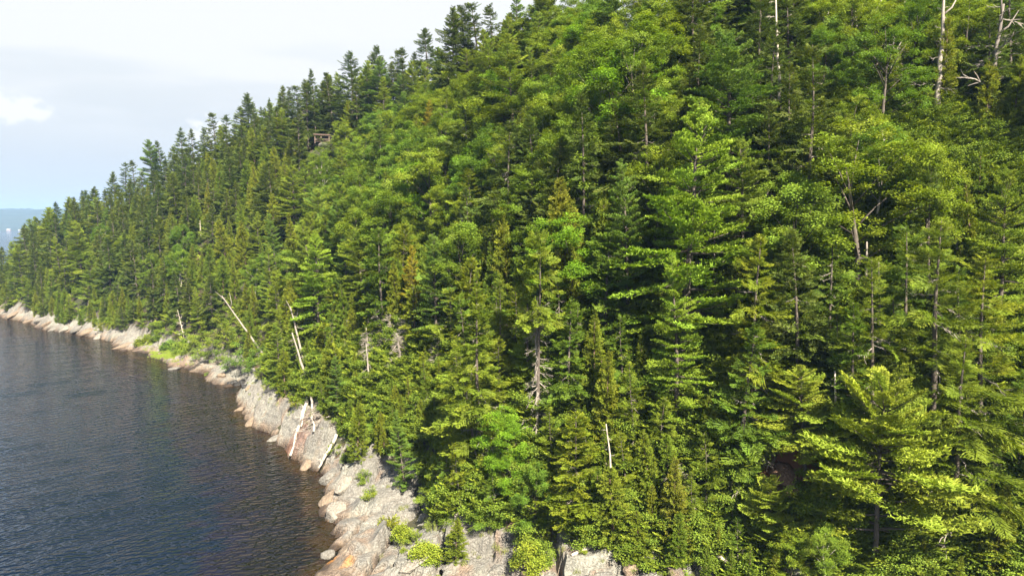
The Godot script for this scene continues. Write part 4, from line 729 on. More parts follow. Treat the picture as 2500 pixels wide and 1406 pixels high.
	["spruce", 1, 0, -127.5, -211.4, 14.0, 1.10, 263, "tall dark green spruce landward of the pale flat-topped skyline pine"],
	["spruce", 0, 2, -130.6, -188.7, 8.3, 0.89, 138, "short slim olive-tinged spruce just downslope of the farther olive pine"],
	["fir", 5, 2, -11.3, -79.2, 8.0, 1.01, 354, "middling yellow-green fir just downslope of the yellowing pine"],
	["spruce", 0, 1, -131.3, -213.8, 12.5, 0.92, 40, "middling blue-green spruce just landward of the pale flat-topped skyline pine"],
	["spruce", 5, 1, -84.5, -187.2, 10.0, 1.05, 228, "short blue-green spruce just upslope of the brownish cedar tip"],
	["spruce", 0, 1, -94.2, -180.7, 15.8, 0.91, 155, "tall blue-green spruce downslope of the broad round-topped skyline pine"],
	["spruce", 3, 2, -1.5, -109.1, 13.7, 1.09, 64, "middling olive-tinged spruce just landward of the reddish cedar"],
	["spruce", 0, 2, -117.9, -202.2, 12.4, 1.12, 154, "middling olive-tinged spruce above and landward of the tall olive pine at the far rocks"],
	["cedar", 4, 0, -21.0, -89.5, 6.9, 0.91, 74, "middling yellow-green cedar below and seaward of the deep green pointed fir"],
	["spruce", 0, 1, -75.1, -181.8, 10.2, 0.88, 265, "short blue-green spruce just downslope of the sparse-topped skyline spruces"],
	["pine", 3, 1, -137.9, -213.4, 10.3, 0.99, 313, "short blue-green pine just landward of the pale flat-topped skyline pine"],
	["spruce", 3, 2, -137.0, -195.9, 8.6, 0.93, 325, "short olive-tinged spruce just below and seaward of the farther olive pine"],
	["pine", 5, 1, -16.1, -155.9, 14.4, 1.01, 315, "middling blue-green pine just below and landward of the broad full skyline spruce"],
	["cedar", 6, 1, 16.4, -44.7, 3.8, 1.07, 32, "short dull green cedar just below and seaward of the small pine by the reddish bank"],
	["cedar", 5, 1, 11.9, -50.2, 4.9, 1.11, 145, "short dull green cedar just below and landward of the young pointed fir"],
	["spruce", 5, 0, -92.7, -161.3, 6.6, 1.03, 152, "short dark green spruce just downslope of the olive far-shore cedar"],
	["leaf", 0, 0, 7.4, -102.5, 10.3, 1.06, 86, "middling green broadleaf tree just below and landward of the broadleaf crown at the skyline gap"],
	["fir", 1, 0, -45.5, -121.9, 6.1, 0.97, 54, "short mid-green fir just below and landward of the leaning dead pole"],
	["cedar", 4, 2, 27.0, -42.7, 3.5, 1.02, 175, "short olive cedar seaward of the corner cedar"],
	["leaf", 1, 0, 42.2, -76.7, 11.0, 0.93, 118, "tall green broadleaf tree upslope of the half-dead leafy tree"],
	["spruce", 3, 0, -61.2, -138.2, 10.9, 1.11, 29, "short dark green spruce just above and seaward of the leaning dead pole"],
	["spruce", 2, 1, -36.0, -157.6, 13.6, 1.11, 75, "middling blue-green spruce just seaward of the rounded grey-green pine"],
	["spruce", 0, 0, -68.9, -169.9, 11.2, 1.07, 101, "middling dark green spruce just above and seaward of the broad olive cedar"],
	["spruce", 0, 0, -91.8, -193.0, 13.9, 1.00, 283, "middling dark green spruce below and seaward of the sparse-topped skyline spruces"],
	["fir", 2, 1, -14.0, -71.8, 4.5, 1.02, 128, "short deep green fir just above and seaward of the blue-green young pine"],
	["spruce", 5, 1, -102.6, -198.9, 10.7, 0.95, 18, "short blue-green spruce just downslope of the skyline spruce by the round-topped pine"],
	["spruce", 3, 1, -79.7, -182.4, 10.1, 0.92, 87, "short blue-green spruce just upslope of the twin-topped cedar"],
	["spruce", 1, 1, -139.9, -215.2, 10.5, 0.91, 237, "short blue-green spruce just landward of the pale flat-topped skyline pine"],
	["spruce", 3, 1, -85.4, -193.9, 10.9, 0.99, 301, "short blue-green spruce landward of the skyline spruce by the round-topped pine"],
	["leaf", 2, 0, -40.4, -145.0, 9.8, 0.92, 331, "middling green broadleaf tree just downslope of the wooden shelter"],
	["cedar", 6, 1, 40.2, -59.1, 6.6, 0.93, 134, "middling dull green cedar well downslope of the dark forked snag"],
	["cedar", 2, 1, 20.8, -44.2, 4.8, 0.95, 88, "short dull green cedar landward of the small pine by the reddish bank"],
	["cedar", 0, 2, -48.2, -122.2, 4.4, 0.99, 245, "short olive cedar just downslope of the leaning dead pole"],
	["spruce", 3, 1, -91.5, -195.6, 10.2, 0.97, 94, "short blue-green spruce just landward of the skyline spruce by the round-topped pine"],
	["cedar", 6, 0, -49.3, -149.8, 10.2, 1.11, 171, "tall yellow-green cedar just above and landward of the broad olive cedar"],
	["spruce", 0, 2, -69.9, -177.4, 10.6, 1.00, 271, "short olive-tinged spruce just above and seaward of the broad olive cedar"],
	["spruce", 4, 2, -122.5, -207.5, 11.8, 0.97, 296, "middling olive-tinged spruce above and landward of the farther olive pine"],
	["spruce", 1, 0, -147.1, -210.8, 13.1, 0.93, 113, "middling dark green spruce just seaward of the farther olive pine"],
	["cedar", 4, 0, 25.9, -41.2, 4.4, 1.12, 154, "short yellow-green cedar well below and seaward of the corner cedar"],
	["spruce", 1, 0, -134.7, -213.6, 11.9, 0.88, 211, "middling dark green spruce just landward of the pale flat-topped skyline pine"],
	["cedar", 6, 1, 1.9, -70.3, 8.4, 1.03, 316, "middling dull green cedar just landward of the narrow olive cedar column"],
	["cedar", 3, 1, -66.1, -149.0, 8.1, 0.98, 188, "middling dull green cedar downslope of the twin-topped cedar"],
	["cedar", 6, 0, -157.9, -212.2, 6.2, 1.00, 193, "middling yellow-green cedar below and seaward of the farther olive pine"],
	["cedar", 0, 2, -87.1, -192.4, 8.9, 0.91, 73, "tall olive cedar just landward of the skyline spruce by the round-topped pine"],
	["leaf", 1, 1, -16.2, -109.2, 10.6, 0.97, 15, "tall blue-green broadleaf tree just below and seaward of the gold-brown pine"],
	["cedar", 4, 2, -13.2, -69.0, 3.4, 1.04, 57, "short olive cedar just seaward of the blue-green young pine"],
	["cedar", 6, 1, -8.6, -65.9, 3.5, 0.91, 335, "short slim dull green cedar just landward of the blue-green young pine"],
	["spruce", 4, 2, -107.0, -189.7, 10.8, 1.02, 188, "short olive-tinged spruce above and landward of the tall olive pine at the far rocks"],
	["spruce", 5, 0, -50.7, -175.5, 13.9, 0.98, 80, "tall dark green spruce just downslope of the slender skyline spire"],
	["cedar", 2, 1, -8.1, -68.1, 4.7, 0.99, 25, "short dull green cedar just seaward of the sparse grey-trunked fir"],
	["cedar", 2, 1, -111.0, -174.1, 4.4, 1.09, 280, "short dull green cedar just seaward of the olive far-shore cedar"],
	["leaf", 6, 2, 19.1, -82.4, 9.7, 0.95, 90, "middling yellow-green broadleaf tree well above and seaward of the broad top-edge pine"],
	["fir", 0, 0, -29.5, -109.6, 10.7, 1.01, 261, "tall mid-green fir just below and landward of the dark level-limbed pine"],
	["fir", 7, 0, 19.8, -49.8, 6.5, 1.10, 345, "short mid-green fir just landward of the grey-streaked fir"],
	["spruce", 0, 1, -169.7, -226.7, 8.2, 1.01, 130, "short blue-green spruce just seaward of the pale pine at the headland tip"],
	["cedar", 6, 0, -136.3, -217.6, 7.6, 1.05, 16, "middling yellow-green cedar just upslope of the tall olive pine at the far rocks"],
	["spruce", 0, 2, -87.1, -178.9, 15.1, 1.09, 255, "tall olive-tinged spruce just seaward of the brownish cedar tip"],
	["leaf", 4, 1, 21.4, -77.9, 7.6, 0.88, 244, "short blue-green broadleaf tree upslope of the broad top-edge pine"],
	["cedar", 3, 2, -32.5, -99.7, 5.9, 1.10, 354, "middling olive cedar just above and seaward of the twin grey trunks"],
	["spruce", 0, 1, -139.5, -225.1, 12.6, 1.06, 118, "middling blue-green spruce just above and landward of the pale flat-topped skyline pine"],
	["spruce", 0, 0, -64.7, -166.5, 10.9, 0.96, 47, "short dark green spruce just above and seaward of the broad olive cedar"],
	["cedar", 1, 2, -83.1, -175.4, 9.0, 0.96, 255, "tall olive cedar just seaward of the brownish cedar tip"],
	["leaf", 4, 1, -33.3, -133.1, 10.3, 0.93, 278, "middling blue-green broadleaf tree just above and landward of the dark level-limbed pine"],
	["leaf", 6, 2, 6.6, -79.4, 8.1, 1.09, 92, "short yellow-green broadleaf tree just landward of the pale spreading birch"],
	["leaf", 2, 0, -34.4, -140.1, 10.6, 1.00, 275, "tall green broadleaf tree just seaward of the layered pine below the shelter"],
	["leaf", 4, 0, 24.9, -64.1, 7.8, 1.01, 202, "short green broadleaf tree below and landward of the broad top-edge pine"],
	["cedar", 5, 1, -80.2, -167.8, 10.3, 0.90, 242, "tall dull green cedar just below and seaward of the brownish cedar tip"],
	["cedar", 2, 0, -9.2, -66.9, 3.4, 0.91, 24, "short yellow-green cedar just landward of the blue-green young pine"],
	["cedar", 6, 0, -31.2, -93.2, 4.5, 1.04, 354, "short yellow-green cedar just below and landward of the bushy cliff cedar"],
	["spruce", 2, 2, -115.1, -201.8, 10.6, 1.11, 58, "short olive-tinged spruce below and seaward of the broad round-topped skyline pine"],
	["cedar", 3, 0, 15.0, -50.7, 5.4, 0.96, 152, "middling yellow-green cedar below and seaward of the grey-streaked fir"],
	["spruce", 0, 2, -160.9, -214.4, 9.7, 0.97, 53, "short olive-tinged spruce just below and seaward of the pale pine at the headland tip"],
	["fir", 7, 1, -5.4, -56.5, 5.3, 1.01, 73, "short deep green fir just above and seaward of the bleached stump"],
	["spruce", 0, 0, 23.6, -81.3, 10.8, 0.98, 155, "short dark green spruce above and seaward of the tall white snag"],
	["cedar", 4, 2, -17.5, -77.4, 4.0, 0.92, 152, "short olive cedar below and landward of the dense cedar above the white logs"],
	["spruce", 4, 1, -128.6, -188.8, 7.0, 1.03, 170, "short blue-green spruce just downslope of the farther olive pine"],
	["cedar", 2, 2, 14.8, -46.8, 3.2, 0.92, 6, "short olive cedar seaward of the small pine by the reddish bank"],
	["cedar", 2, 2, -46.9, -120.9, 6.9, 1.10, 106, "middling olive cedar just downslope of the leaning dead pole"],
	["cedar", 3, 2, -50.3, -154.7, 9.4, 1.07, 227, "tall olive cedar just below and seaward of the wooden shelter"],
	["spruce", 5, 2, -81.0, -158.6, 10.2, 1.10, 16, "short olive-tinged spruce above and landward of the olive far-shore cedar"],
	["cedar", 3, 2, -22.0, -81.0, 4.8, 0.92, 335, "short olive cedar just downslope of the dense cedar above the white logs"],
	["cedar", 1, 0, 7.6, -50.6, 4.3, 1.00, 255, "short yellow-green cedar just downslope of the lower trunk leaning on firs"],
	["cedar", 5, 0, -101.1, -181.9, 9.5, 0.91, 2, "tall yellow-green cedar landward of the tall olive pine at the far rocks"],
	["cedar", 3, 1, -76.8, -166.8, 9.9, 1.04, 164, "tall dull green cedar just seaward of the twin-topped cedar"],
	["cedar", 2, 1, -109.2, -196.6, 8.4, 0.94, 168, "middling dull green cedar below and seaward of the skyline spruce by the round-topped pine"],
	["fir", 8, 1, 34.3, -51.3, 7.6, 1.02, 153, "middling deep green fir just above and landward of the towering shaggy fir"],
	["spruce", 0, 1, -87.4, -188.6, 11.2, 0.89, 239, "middling blue-green spruce just above and seaward of the brownish cedar tip"],
	["spruce", 0, 1, -73.1, -149.3, 10.7, 0.89, 355, "short blue-green spruce landward of the olive far-shore cedar"],
	["spruce", 0, 0, -89.9, -160.5, 6.3, 0.98, 213, "short dark green spruce just below and landward of the olive far-shore cedar"],
	["cedar", 6, 0, -54.2, -134.7, 5.9, 0.91, 121, "middling yellow-green cedar just upslope of the leaning dead pole"],
	["spruce", 5, 2, -65.3, -181.3, 11.7, 0.93, 78, "middling olive-tinged spruce landward of the sparse-topped skyline spruces"],
	["cedar", 2, 0, -64.6, -142.8, 6.0, 1.02, 100, "middling yellow-green cedar above and seaward of the leaning dead pole"],
	["cedar", 6, 0, -69.0, -151.2, 7.5, 0.97, 234, "middling yellow-green cedar downslope of the twin-topped cedar"],
	["spruce", 2, 2, -83.1, -192.2, 11.5, 1.10, 148, "middling olive-tinged spruce just downslope of the sparse-topped skyline spruces"],
	["pine", 4, 2, -21.0, -148.3, 13.0, 0.98, 202, "middling light green pine just below and seaward of the broad full skyline spruce"],
	["fir", 0, 2, -24.7, -95.0, 6.8, 1.04, 161, "middling yellow-green fir below and seaward of the deep green pointed fir"],
	["spruce", 4, 0, -71.4, -174.6, 10.7, 1.04, 157, "short broad dark green spruce just downslope of the sparse-topped skyline spruces"],
	["spruce", 3, 2, -26.0, -153.2, 12.6, 1.11, 324, "middling olive-tinged spruce just landward of the rounded grey-green pine"],
	["spruce", 0, 2, -57.3, -174.3, 14.2, 0.95, 55, "tall olive-tinged spruce just below and seaward of the slender skyline spire"],
	["spruce", 2, 0, -100.8, -200.6, 10.7, 1.12, 59, "short dark green spruce just below and landward of the broad round-topped skyline pine"],
	["cedar", 4, 2, -51.1, -162.4, 9.8, 1.09, 91, "tall olive cedar just seaward of the wooden shelter"],
	["cedar", 2, 1, -118.5, -178.7, 5.0, 0.99, 239, "short dull green cedar downslope of the farther olive pine"],
	["cedar", 2, 2, -59.8, -157.5, 8.8, 1.05, 344, "tall olive cedar just above and landward of the twin-topped cedar"],
	["spruce", 0, 2, -67.5, -180.3, 11.3, 1.06, 294, "middling olive-tinged spruce just landward of the sparse-topped skyline spruces"],
	["spruce", 2, 1, -161.8, -232.0, 13.0, 0.93, 281, "middling blue-green spruce just below and seaward of the pale flat-topped skyline pine"],
	["leaf", 5, 0, -41.7, -127.7, 8.8, 0.90, 21, "short green broadleaf tree just landward of the narrow layered pine"],
	["fir", 7, 2, -7.6, -63.5, 4.3, 0.89, 20, "short yellow-green fir just landward of the blue-green young pine"],
	["cedar", 1, 0, -107.7, -172.5, 5.6, 1.00, 179, "middling yellow-green cedar below and landward of the farther olive pine"],
	["spruce", 4, 2, -134.5, -217.7, 9.7, 0.99, 184, "short olive-tinged spruce just upslope of the tall olive pine at the far rocks"],
	["leaf", 1, 0, -38.0, -140.6, 9.4, 1.11, 127, "middling green broadleaf tree just seaward of the layered pine below the shelter"],
	["cedar", 2, 0, -57.1, -159.1, 7.7, 0.94, 213, "middling yellow-green cedar just upslope of the broad olive cedar"],
	["spruce", 4, 2, -45.8, -144.4, 12.5, 1.05, 155, "middling olive-tinged spruce just landward of the broad olive cedar"],
	["cedar", 3, 0, -9.3, -68.1, 5.2, 0.92, 332, "middling yellow-green cedar just above and landward of the blue-green young pine"],
	["leaf", 6, 1, -25.1, -143.0, 9.1, 0.97, 350, "middling blue-green broadleaf tree just seaward of the gold-brown pine"],
	["cedar", 4, 2, -1.3, -74.6, 6.9, 0.90, 125, "middling olive cedar seaward of the tall olive-brown cedar"],
	["cedar", 6, 2, 43.5, -71.8, 7.2, 1.10, 27, "middling olive cedar just upslope of the tall grey snag"],
	["leaf", 3, 1, -27.2, -141.9, 9.7, 1.10, 154, "middling blue-green broadleaf tree just above and landward of the layered pine below the shelter"],
	["cedar", 5, 0, -96.7, -164.4, 5.1, 0.95, 221, "short yellow-green cedar just below and seaward of the olive far-shore cedar"],
	["fir", 7, 1, 31.4, -55.4, 7.0, 0.93, 15, "middling deep green fir just seaward of the narrow dark spruce by the poplar"],
	["cedar", 0, 2, -103.6, -170.8, 5.0, 1.04, 77, "short olive cedar just seaward of the olive far-shore cedar"],
	["leaf", 3, 1, -49.2, -135.0, 7.5, 0.98, 8, "short blue-green broadleaf tree just above and seaward of the narrow layered pine"],
	["fir", 8, 0, 19.0, -56.5, 6.9, 1.02, 209, "middling mid-green fir just upslope of the broad fir by the pointed pine"],
	["spruce", 0, 2, -97.1, -173.4, 11.7, 1.10, 174, "middling olive-tinged spruce just upslope of the olive far-shore cedar"],
]

var rng := RandomNumberGenerator.new()
var shore := PackedVector2Array()
var land := PackedVector2Array()
var bank: Array[Vector4] = []
var soft := FastNoiseLite.new()
var fine := FastNoiseLite.new()
var cells := FastNoiseLite.new()
var cracks := FastNoiseLite.new()
var used := {}
var M := {}


func _ready():
	set_camera_and_light()
	set_ground_data()
	set_materials()
	build_hillside()
	build_rock_shore()
	build_water()
	build_far_shore()
	build_forest()
	build_undergrowth()
	build_dead_wood()
	build_shore_things()
	build_shelter()


func set_camera_and_light():
	var cam := Camera3D.new()
	cam.name = "camera"
	cam.fov = 45.74
	cam.near = 0.5
	cam.far = 20000.0
	cam.position = Vector3(0, 28, 0)
	cam.rotation_degrees = Vector3(-5.414, 0, 0)
	add_child(cam)
	cam.current = true
	var env := Environment.new()
	env.background_mode = Environment.BG_SKY
	env.sky = Sky.new()
	env.sky.sky_material = PanoramaSkyMaterial.new()
	env.sky.sky_material.panorama = ImageTexture.create_from_image(sky_picture())
	env.background_energy_multiplier = 1.0
	env.tonemap_mode = Environment.TONE_MAPPER_LINEAR
	env.tonemap_exposure = 4.3
	env.fog_enabled = true
	env.fog_density = 0.00015
	env.fog_light_color = Color(0.62, 0.78, 1.0)
	env.sdfgi_enabled = true
	env.ssao_enabled = true
	env.ssil_enabled = true
	var we := WorldEnvironment.new()
	we.name = "environment"
	we.environment = env
	add_child(we)
	var sun := DirectionalLight3D.new()
	sun.name = "sun"
	sun.light_energy = 1.6
	sun.light_color = Color(1.0, 0.95, 0.86)
	sun.light_angular_distance = 0.5
	sun.shadow_enabled = true
	sun.rotation_degrees = Vector3(-44, 24, 0)
	add_child(sun)


func sky_picture() -> Image:
	# thin high veil, bluer and clearer low down, with a few small cumulus puffs round the horizon
	var w := 4096
	var h := 2048
	var data := PackedFloat32Array()
	data.resize(w * h * 3)
	data.fill(0.15)
	var veil := FastNoiseLite.new()
	veil.seed = 11
	veil.frequency = 0.9
	veil.fractal_octaves = 5
	var puff := FastNoiseLite.new()
	puff.seed = 5
	puff.frequency = 42.0
	puff.fractal_octaves = 4
	# azimuth (clockwise from the view ahead), elevation, half width, height, all in degrees
	var puffs := [[-35.9, 5.0, 1.2, 1.1], [-34.4, 4.2, 1.5, 0.6], [-28.9, 7.1, 1.5, 0.9], [-33.6, 6.2, 0.8, 0.4], [-23.7, 7.3, 2.2, 1.6], [-28.3, 4.8, 0.9, 0.6], [-32.7, 4.4, 0.6, 0.3]]
	var r2 := RandomNumberGenerator.new()
	r2.seed = 77
	for k in 46:
		var a := r2.randf_range(-180, 180)
		if a < -18 and a > -44:
			continue
		puffs.append([a, r2.randf_range(3.5, 9.0), r2.randf_range(0.8, 2.6), r2.randf_range(0.5, 1.9)])
	var j := 0
	while j < h / 2:
		# the puffs stand low: finer steps there than in the smooth veil above
		var by := 1 if j > h * 0.43 else 2
		var el := (0.5 - (j + 0.5 * by) / h) * PI
		var ed := rad_to_deg(el)
		var near := []
		for p in puffs:
			if absf(ed - p[1]) < p[3] * 2.5 + 0.5:
				near.append(p)
		for i in range(0, w, by):
			var az := ((i + 0.5 * by) / w - 0.5) * TAU
			var d := Vector3(sin(az) * cos(el), sin(el), -cos(az) * cos(el))
			var c := Vector3(0.170, 0.182, 0.190).lerp(Vector3(0.214, 0.222, 0.226), smoothstep(0.02, 0.30, d.y))
			c = c.lerp(Vector3(0.096, 0.126, 0.188), smoothstep(0.32, 0.68, d.y) * 0.9)
			var n := veil.get_noise_3d(d.x * 1.6 + d.y * 2.0, d.y * 9.0, d.z * 1.6) * 1.7
			var t := smoothstep(-0.25, 0.45, n + 0.85 * smoothstep(0.04, 0.34, d.y) - 0.36)
			c = c.lerp(Vector3(0.229, 0.232, 0.233), t * smoothstep(0.07, 0.20, d.y) * lerpf(0.9, 0.3, smoothstep(0.34, 0.7, d.y)))
			if near.size():
				var q := puff.get_noise_3d(d.x, d.y * 1.6, d.z)
				var best := 0.0
				for p in near:
					var da := wrapf(rad_to_deg(az) - p[0], -180.0, 180.0)
					if absf(da) > p[2] * 2.0:
						continue
					var de: float = ed - p[1]
					de = de / p[3] if de > 0.0 else de / (p[3] * 0.55)
					var v := 1.0 - sqrt(pow(da / p[2], 2.0) + de * de) + q * 0.7
					best = maxf(best, smoothstep(0.0, 0.45, v))
				c = c.lerp(Vector3(0.245, 0.245, 0.245), best * 0.85)
			var at := (j * w + i) * 3
			for n_ in by * by:
				var to := at + (n_ % by) * 3 + (n_ / by) * w * 3
				data[to] = c.x
				data[to + 1] = c.y
				data[to + 2] = c.z
		j += by
	return Image.create_from_data(w, h, false, Image.FORMAT_RGBF, data.to_byte_array())


# ------------------------------------------------------------------ ground

func set_ground_data():
	for r in SHORE:
		shore.append(Vector2(r[0], r[1]))
		bank.append(Vector4(r[2], r[3], r[4], r[5]))
	land = shore.duplicate()
	land.append_array([Vector2(400, -15), Vector2(400, -700), Vector2(-330, -700)])
	soft.seed = 3
	soft.frequency = 0.06
	soft.fractal_octaves = 3
	fine.seed = 8
	fine.frequency = 0.45
	fine.fractal_octaves = 4
	cells.seed = 4
	cells.noise_type = FastNoiseLite.TYPE_CELLULAR
	cells.cellular_return_type = FastNoiseLite.RETURN_CELL_VALUE
	cells.frequency = 0.42
	cells.fractal_type = FastNoiseLite.FRACTAL_NONE
	cracks.seed = 4
	cracks.noise_type = FastNoiseLite.TYPE_CELLULAR
	cracks.cellular_return_type = FastNoiseLite.RETURN_DISTANCE2_SUB
	cracks.frequency = 0.42
	cracks.fractal_type = FastNoiseLite.FRACTAL_NONE


func shore_at(x: float, z: float) -> Array:
	# signed distance to the waterline (land is positive) and the bank there: width, height, ridge height, ridge distance
	var p := Vector2(x, z)
	var sum := Vector4.ZERO
	var total := 0.0
	var least := INF
	for k in shore.size() - 1:
		var a := shore[k]
		var ab := shore[k + 1] - a
		var l2 := ab.length_squared()
		var t := clampf((p - a).dot(ab) / l2, 0.0, 1.0)
		var d := p.distance_to(a + ab * t)
		least = minf(least, d)
		var w := sqrt(l2) / pow(d + 1.0, 4.0)
		sum += bank[k].lerp(bank[k + 1], t) * w
		total += w
	return [least if Geometry2D.is_point_in_polygon(p, land) else -least, sum / total]


func rise(d: float, b: Vector4) -> float:
	if d < 0.0:
		return maxf(-6.0, d * 0.6)
	if d < b.x:
		return b.y * (1.0 - pow(1.0 - d / b.x, 1.6))
	var u := (d - b.x) / (b.w - b.x)
	var s := sin(u * PI / 2.0) * 0.35 + u * 0.65 if u < 1.0 else 1.0 + 0.12 * log(u)
	return b.y + (b.z - b.y) * s


func ground(x: float, z: float) -> float:
	var s := shore_at(x, z)
	return rise(s[0], s[1]) + soft.get_noise_2d(x, z) * 1.6 * clampf((s[0] - 6.0) / 12.0, 0.0, 1.0)


func rock_height(x: float, z: float, s: Array) -> float:
	# fractured slabs that dip towards the water
	var d: float = s[0]
	var b: Vector4 = s[1]
	var along := x * 0.68 + z * 0.73
	var across := x * 0.73 - z * 0.68
	var warp := fine.get_noise_2d(x * 0.3, z * 0.3) * 1.1
	var u := along * 0.60 + warp * 0.45
	var v := across * 0.66 + along * 0.2
	var cell := cells.get_noise_2d(u, v)
	var gap := cracks.get_noise_2d(u, v) + 1.0
	var big := cells.get_noise_2d(u * 0.42 + 50.0, v * 0.42)
	var big_gap := cracks.get_noise_2d(u * 0.42 + 50.0, v * 0.42) + 1.0
	var out := clampf((d + 2.5) / 2.0, 0.0, 1.0)
	var h := rise(d, b) + (cell * 0.34 + big * 0.85) * out
	var tilt := fposmod(u * 0.45 - v * 0.3 + cell * 2.5, 1.0)
	h += (tilt - 0.5) * 0.38 * out
	h -= smoothstep(0.13, 0.0, gap) * 0.34 * out + smoothstep(0.10, 0.0, big_gap) * 0.75 * out
	var q := h / 0.95 + cell * 0.5 + warp * 0.3
	var ledge := floorf(q) + smoothstep(0.5, 0.92, q - floorf(q))
	h = lerpf(h, (ledge - cell * 0.5 - warp * 0.3) * 0.95, 0.7 * out)
	h += fine.get_noise_2d(x * 0.7, z * 0.7) * 0.10 + fine.get_noise_2d(x * 3.1, z * 3.1) * 0.05
	h += soft.get_noise_2d(x * 1.8, z * 1.8) * 0.7 * out
	return h


func rock_ground(x: float, z: float) -> float:
	# what one stands on: rock near the water, soil farther up
	var s := shore_at(x, z)
	return rock_height(x, z, s) if s[0] < s[1].x + 4.0 else ground(x, z)


func build_hillside():
	var step := 2.5
	var st := SurfaceTool.new()
	st.begin(Mesh.PRIMITIVE_TRIANGLES)
	st.set_smooth_group(0)
	var nx := 196
	var nz := 196
	var at := {}
	var n := 0
	for j in nz:
		for i in nx:
			var x := -345.0 + i * step
			var z := -5.0 - j * step
			var s := shore_at(x, z)
			var d: float = s[0]
			if d < -9.0 or d > 115.0:
				continue
			var h := ground(x, z)
			h -= 1.3 * clampf((s[1].x + 6.5 - d) / 3.5, 0.0, 1.0)
			var k := 0.5 + 0.5 * soft.get_noise_2d(x * 3.0, z * 3.0)
			var c := Vector3(0.028, 0.032, 0.012).lerp(Vector3(0.062, 0.040, 0.02), smoothstep(0.45, 0.8, k))
			c = c.lerp(Vector3(0.17, 0.075, 0.04), smoothstep(4.0, 1.5, Vector2(x, z).distance_to(Vector2(20.35, -48.68))))
			st.set_color(Color(c.x, c.y, c.z))
			st.add_vertex(Vector3(x, h, z))
			at[j * nx + i] = n
			n += 1
	for j in nz - 1:
		for i in nx - 1:
			var a = at.get(j * nx + i)
			var b = at.get(j * nx + i + 1)
			var c = at.get((j + 1) * nx + i)
			var d = at.get((j + 1) * nx + i + 1)
			if a != null and b != null and c != null and d != null:
				for q in [a, c, b, b, c, d]:
					st.add_index(q)
	st.generate_normals()
	structure("hillside", st.commit(), M.soil)


func build_rock_shore():
	var near := rock_patch(-60.0, -108.0, 50.0, -34.0, 0.22)
	structure("rock_shore", near, M.rock)
	var far := rock_patch(-170.0, -240.0, -40.0, -107.0, 0.55)
	structure("rock_shore", far, M.rock)


func rock_patch(x0: float, z0: float, x1: float, z1: float, step: float) -> ArrayMesh:
	var st := SurfaceTool.new()
	st.begin(Mesh.PRIMITIVE_TRIANGLES)
	st.set_smooth_group(-1)
	var nx := int((x1 - x0) / step) + 1
	var nz := int((z1 - z0) / step) + 1
	var at := PackedInt32Array()
	at.resize(nx * nz)
	at.fill(-1)
	var n := 0
	# a coarse pass tells which cells are near the waterline at all
	var block := 8
	for bj in range(0, nz, block):
		for bi in range(0, nx, block):
			var m := block * step
			var far := shore_at(x0 + bi * step + m / 2, z0 + bj * step + m / 2)
			if far[0] < -3.2 - m or far[0] > far[1].x + 5.0 + m:
				continue
			for j in range(bj, mini(bj + block, nz)):
				for i in range(bi, mini(bi + block, nx)):
					var x := x0 + i * step
					var z := z0 + j * step
					var s := shore_at(x, z)
					var d: float = s[0]
					if d < -3.2 or d > s[1].x + 5.0:
						continue
					var h := rock_height(x, z, s)
					h -= 2.2 * smoothstep(s[1].x + 3.0, s[1].x + 5.0, d + fine.get_noise_2d(x * 0.4, z * 0.4) * 2.0)
					st.set_color(rock_color(x, z, h, d, s[1]))
					st.add_vertex(Vector3(x, h, z))
					at[j * nx + i] = n
					n += 1
	for j in nz - 1:
		for i in nx - 1:
			var a := at[j * nx + i]
			var b := at[j * nx + i + 1]
			var c := at[(j + 1) * nx + i]
			var d := at[(j + 1) * nx + i + 1]
			if a >= 0 and b >= 0 and c >= 0 and d >= 0:
				for q in [a, c, b, b, c, d]:
					st.add_index(q)
	st.generate_normals()
	return st.commit()


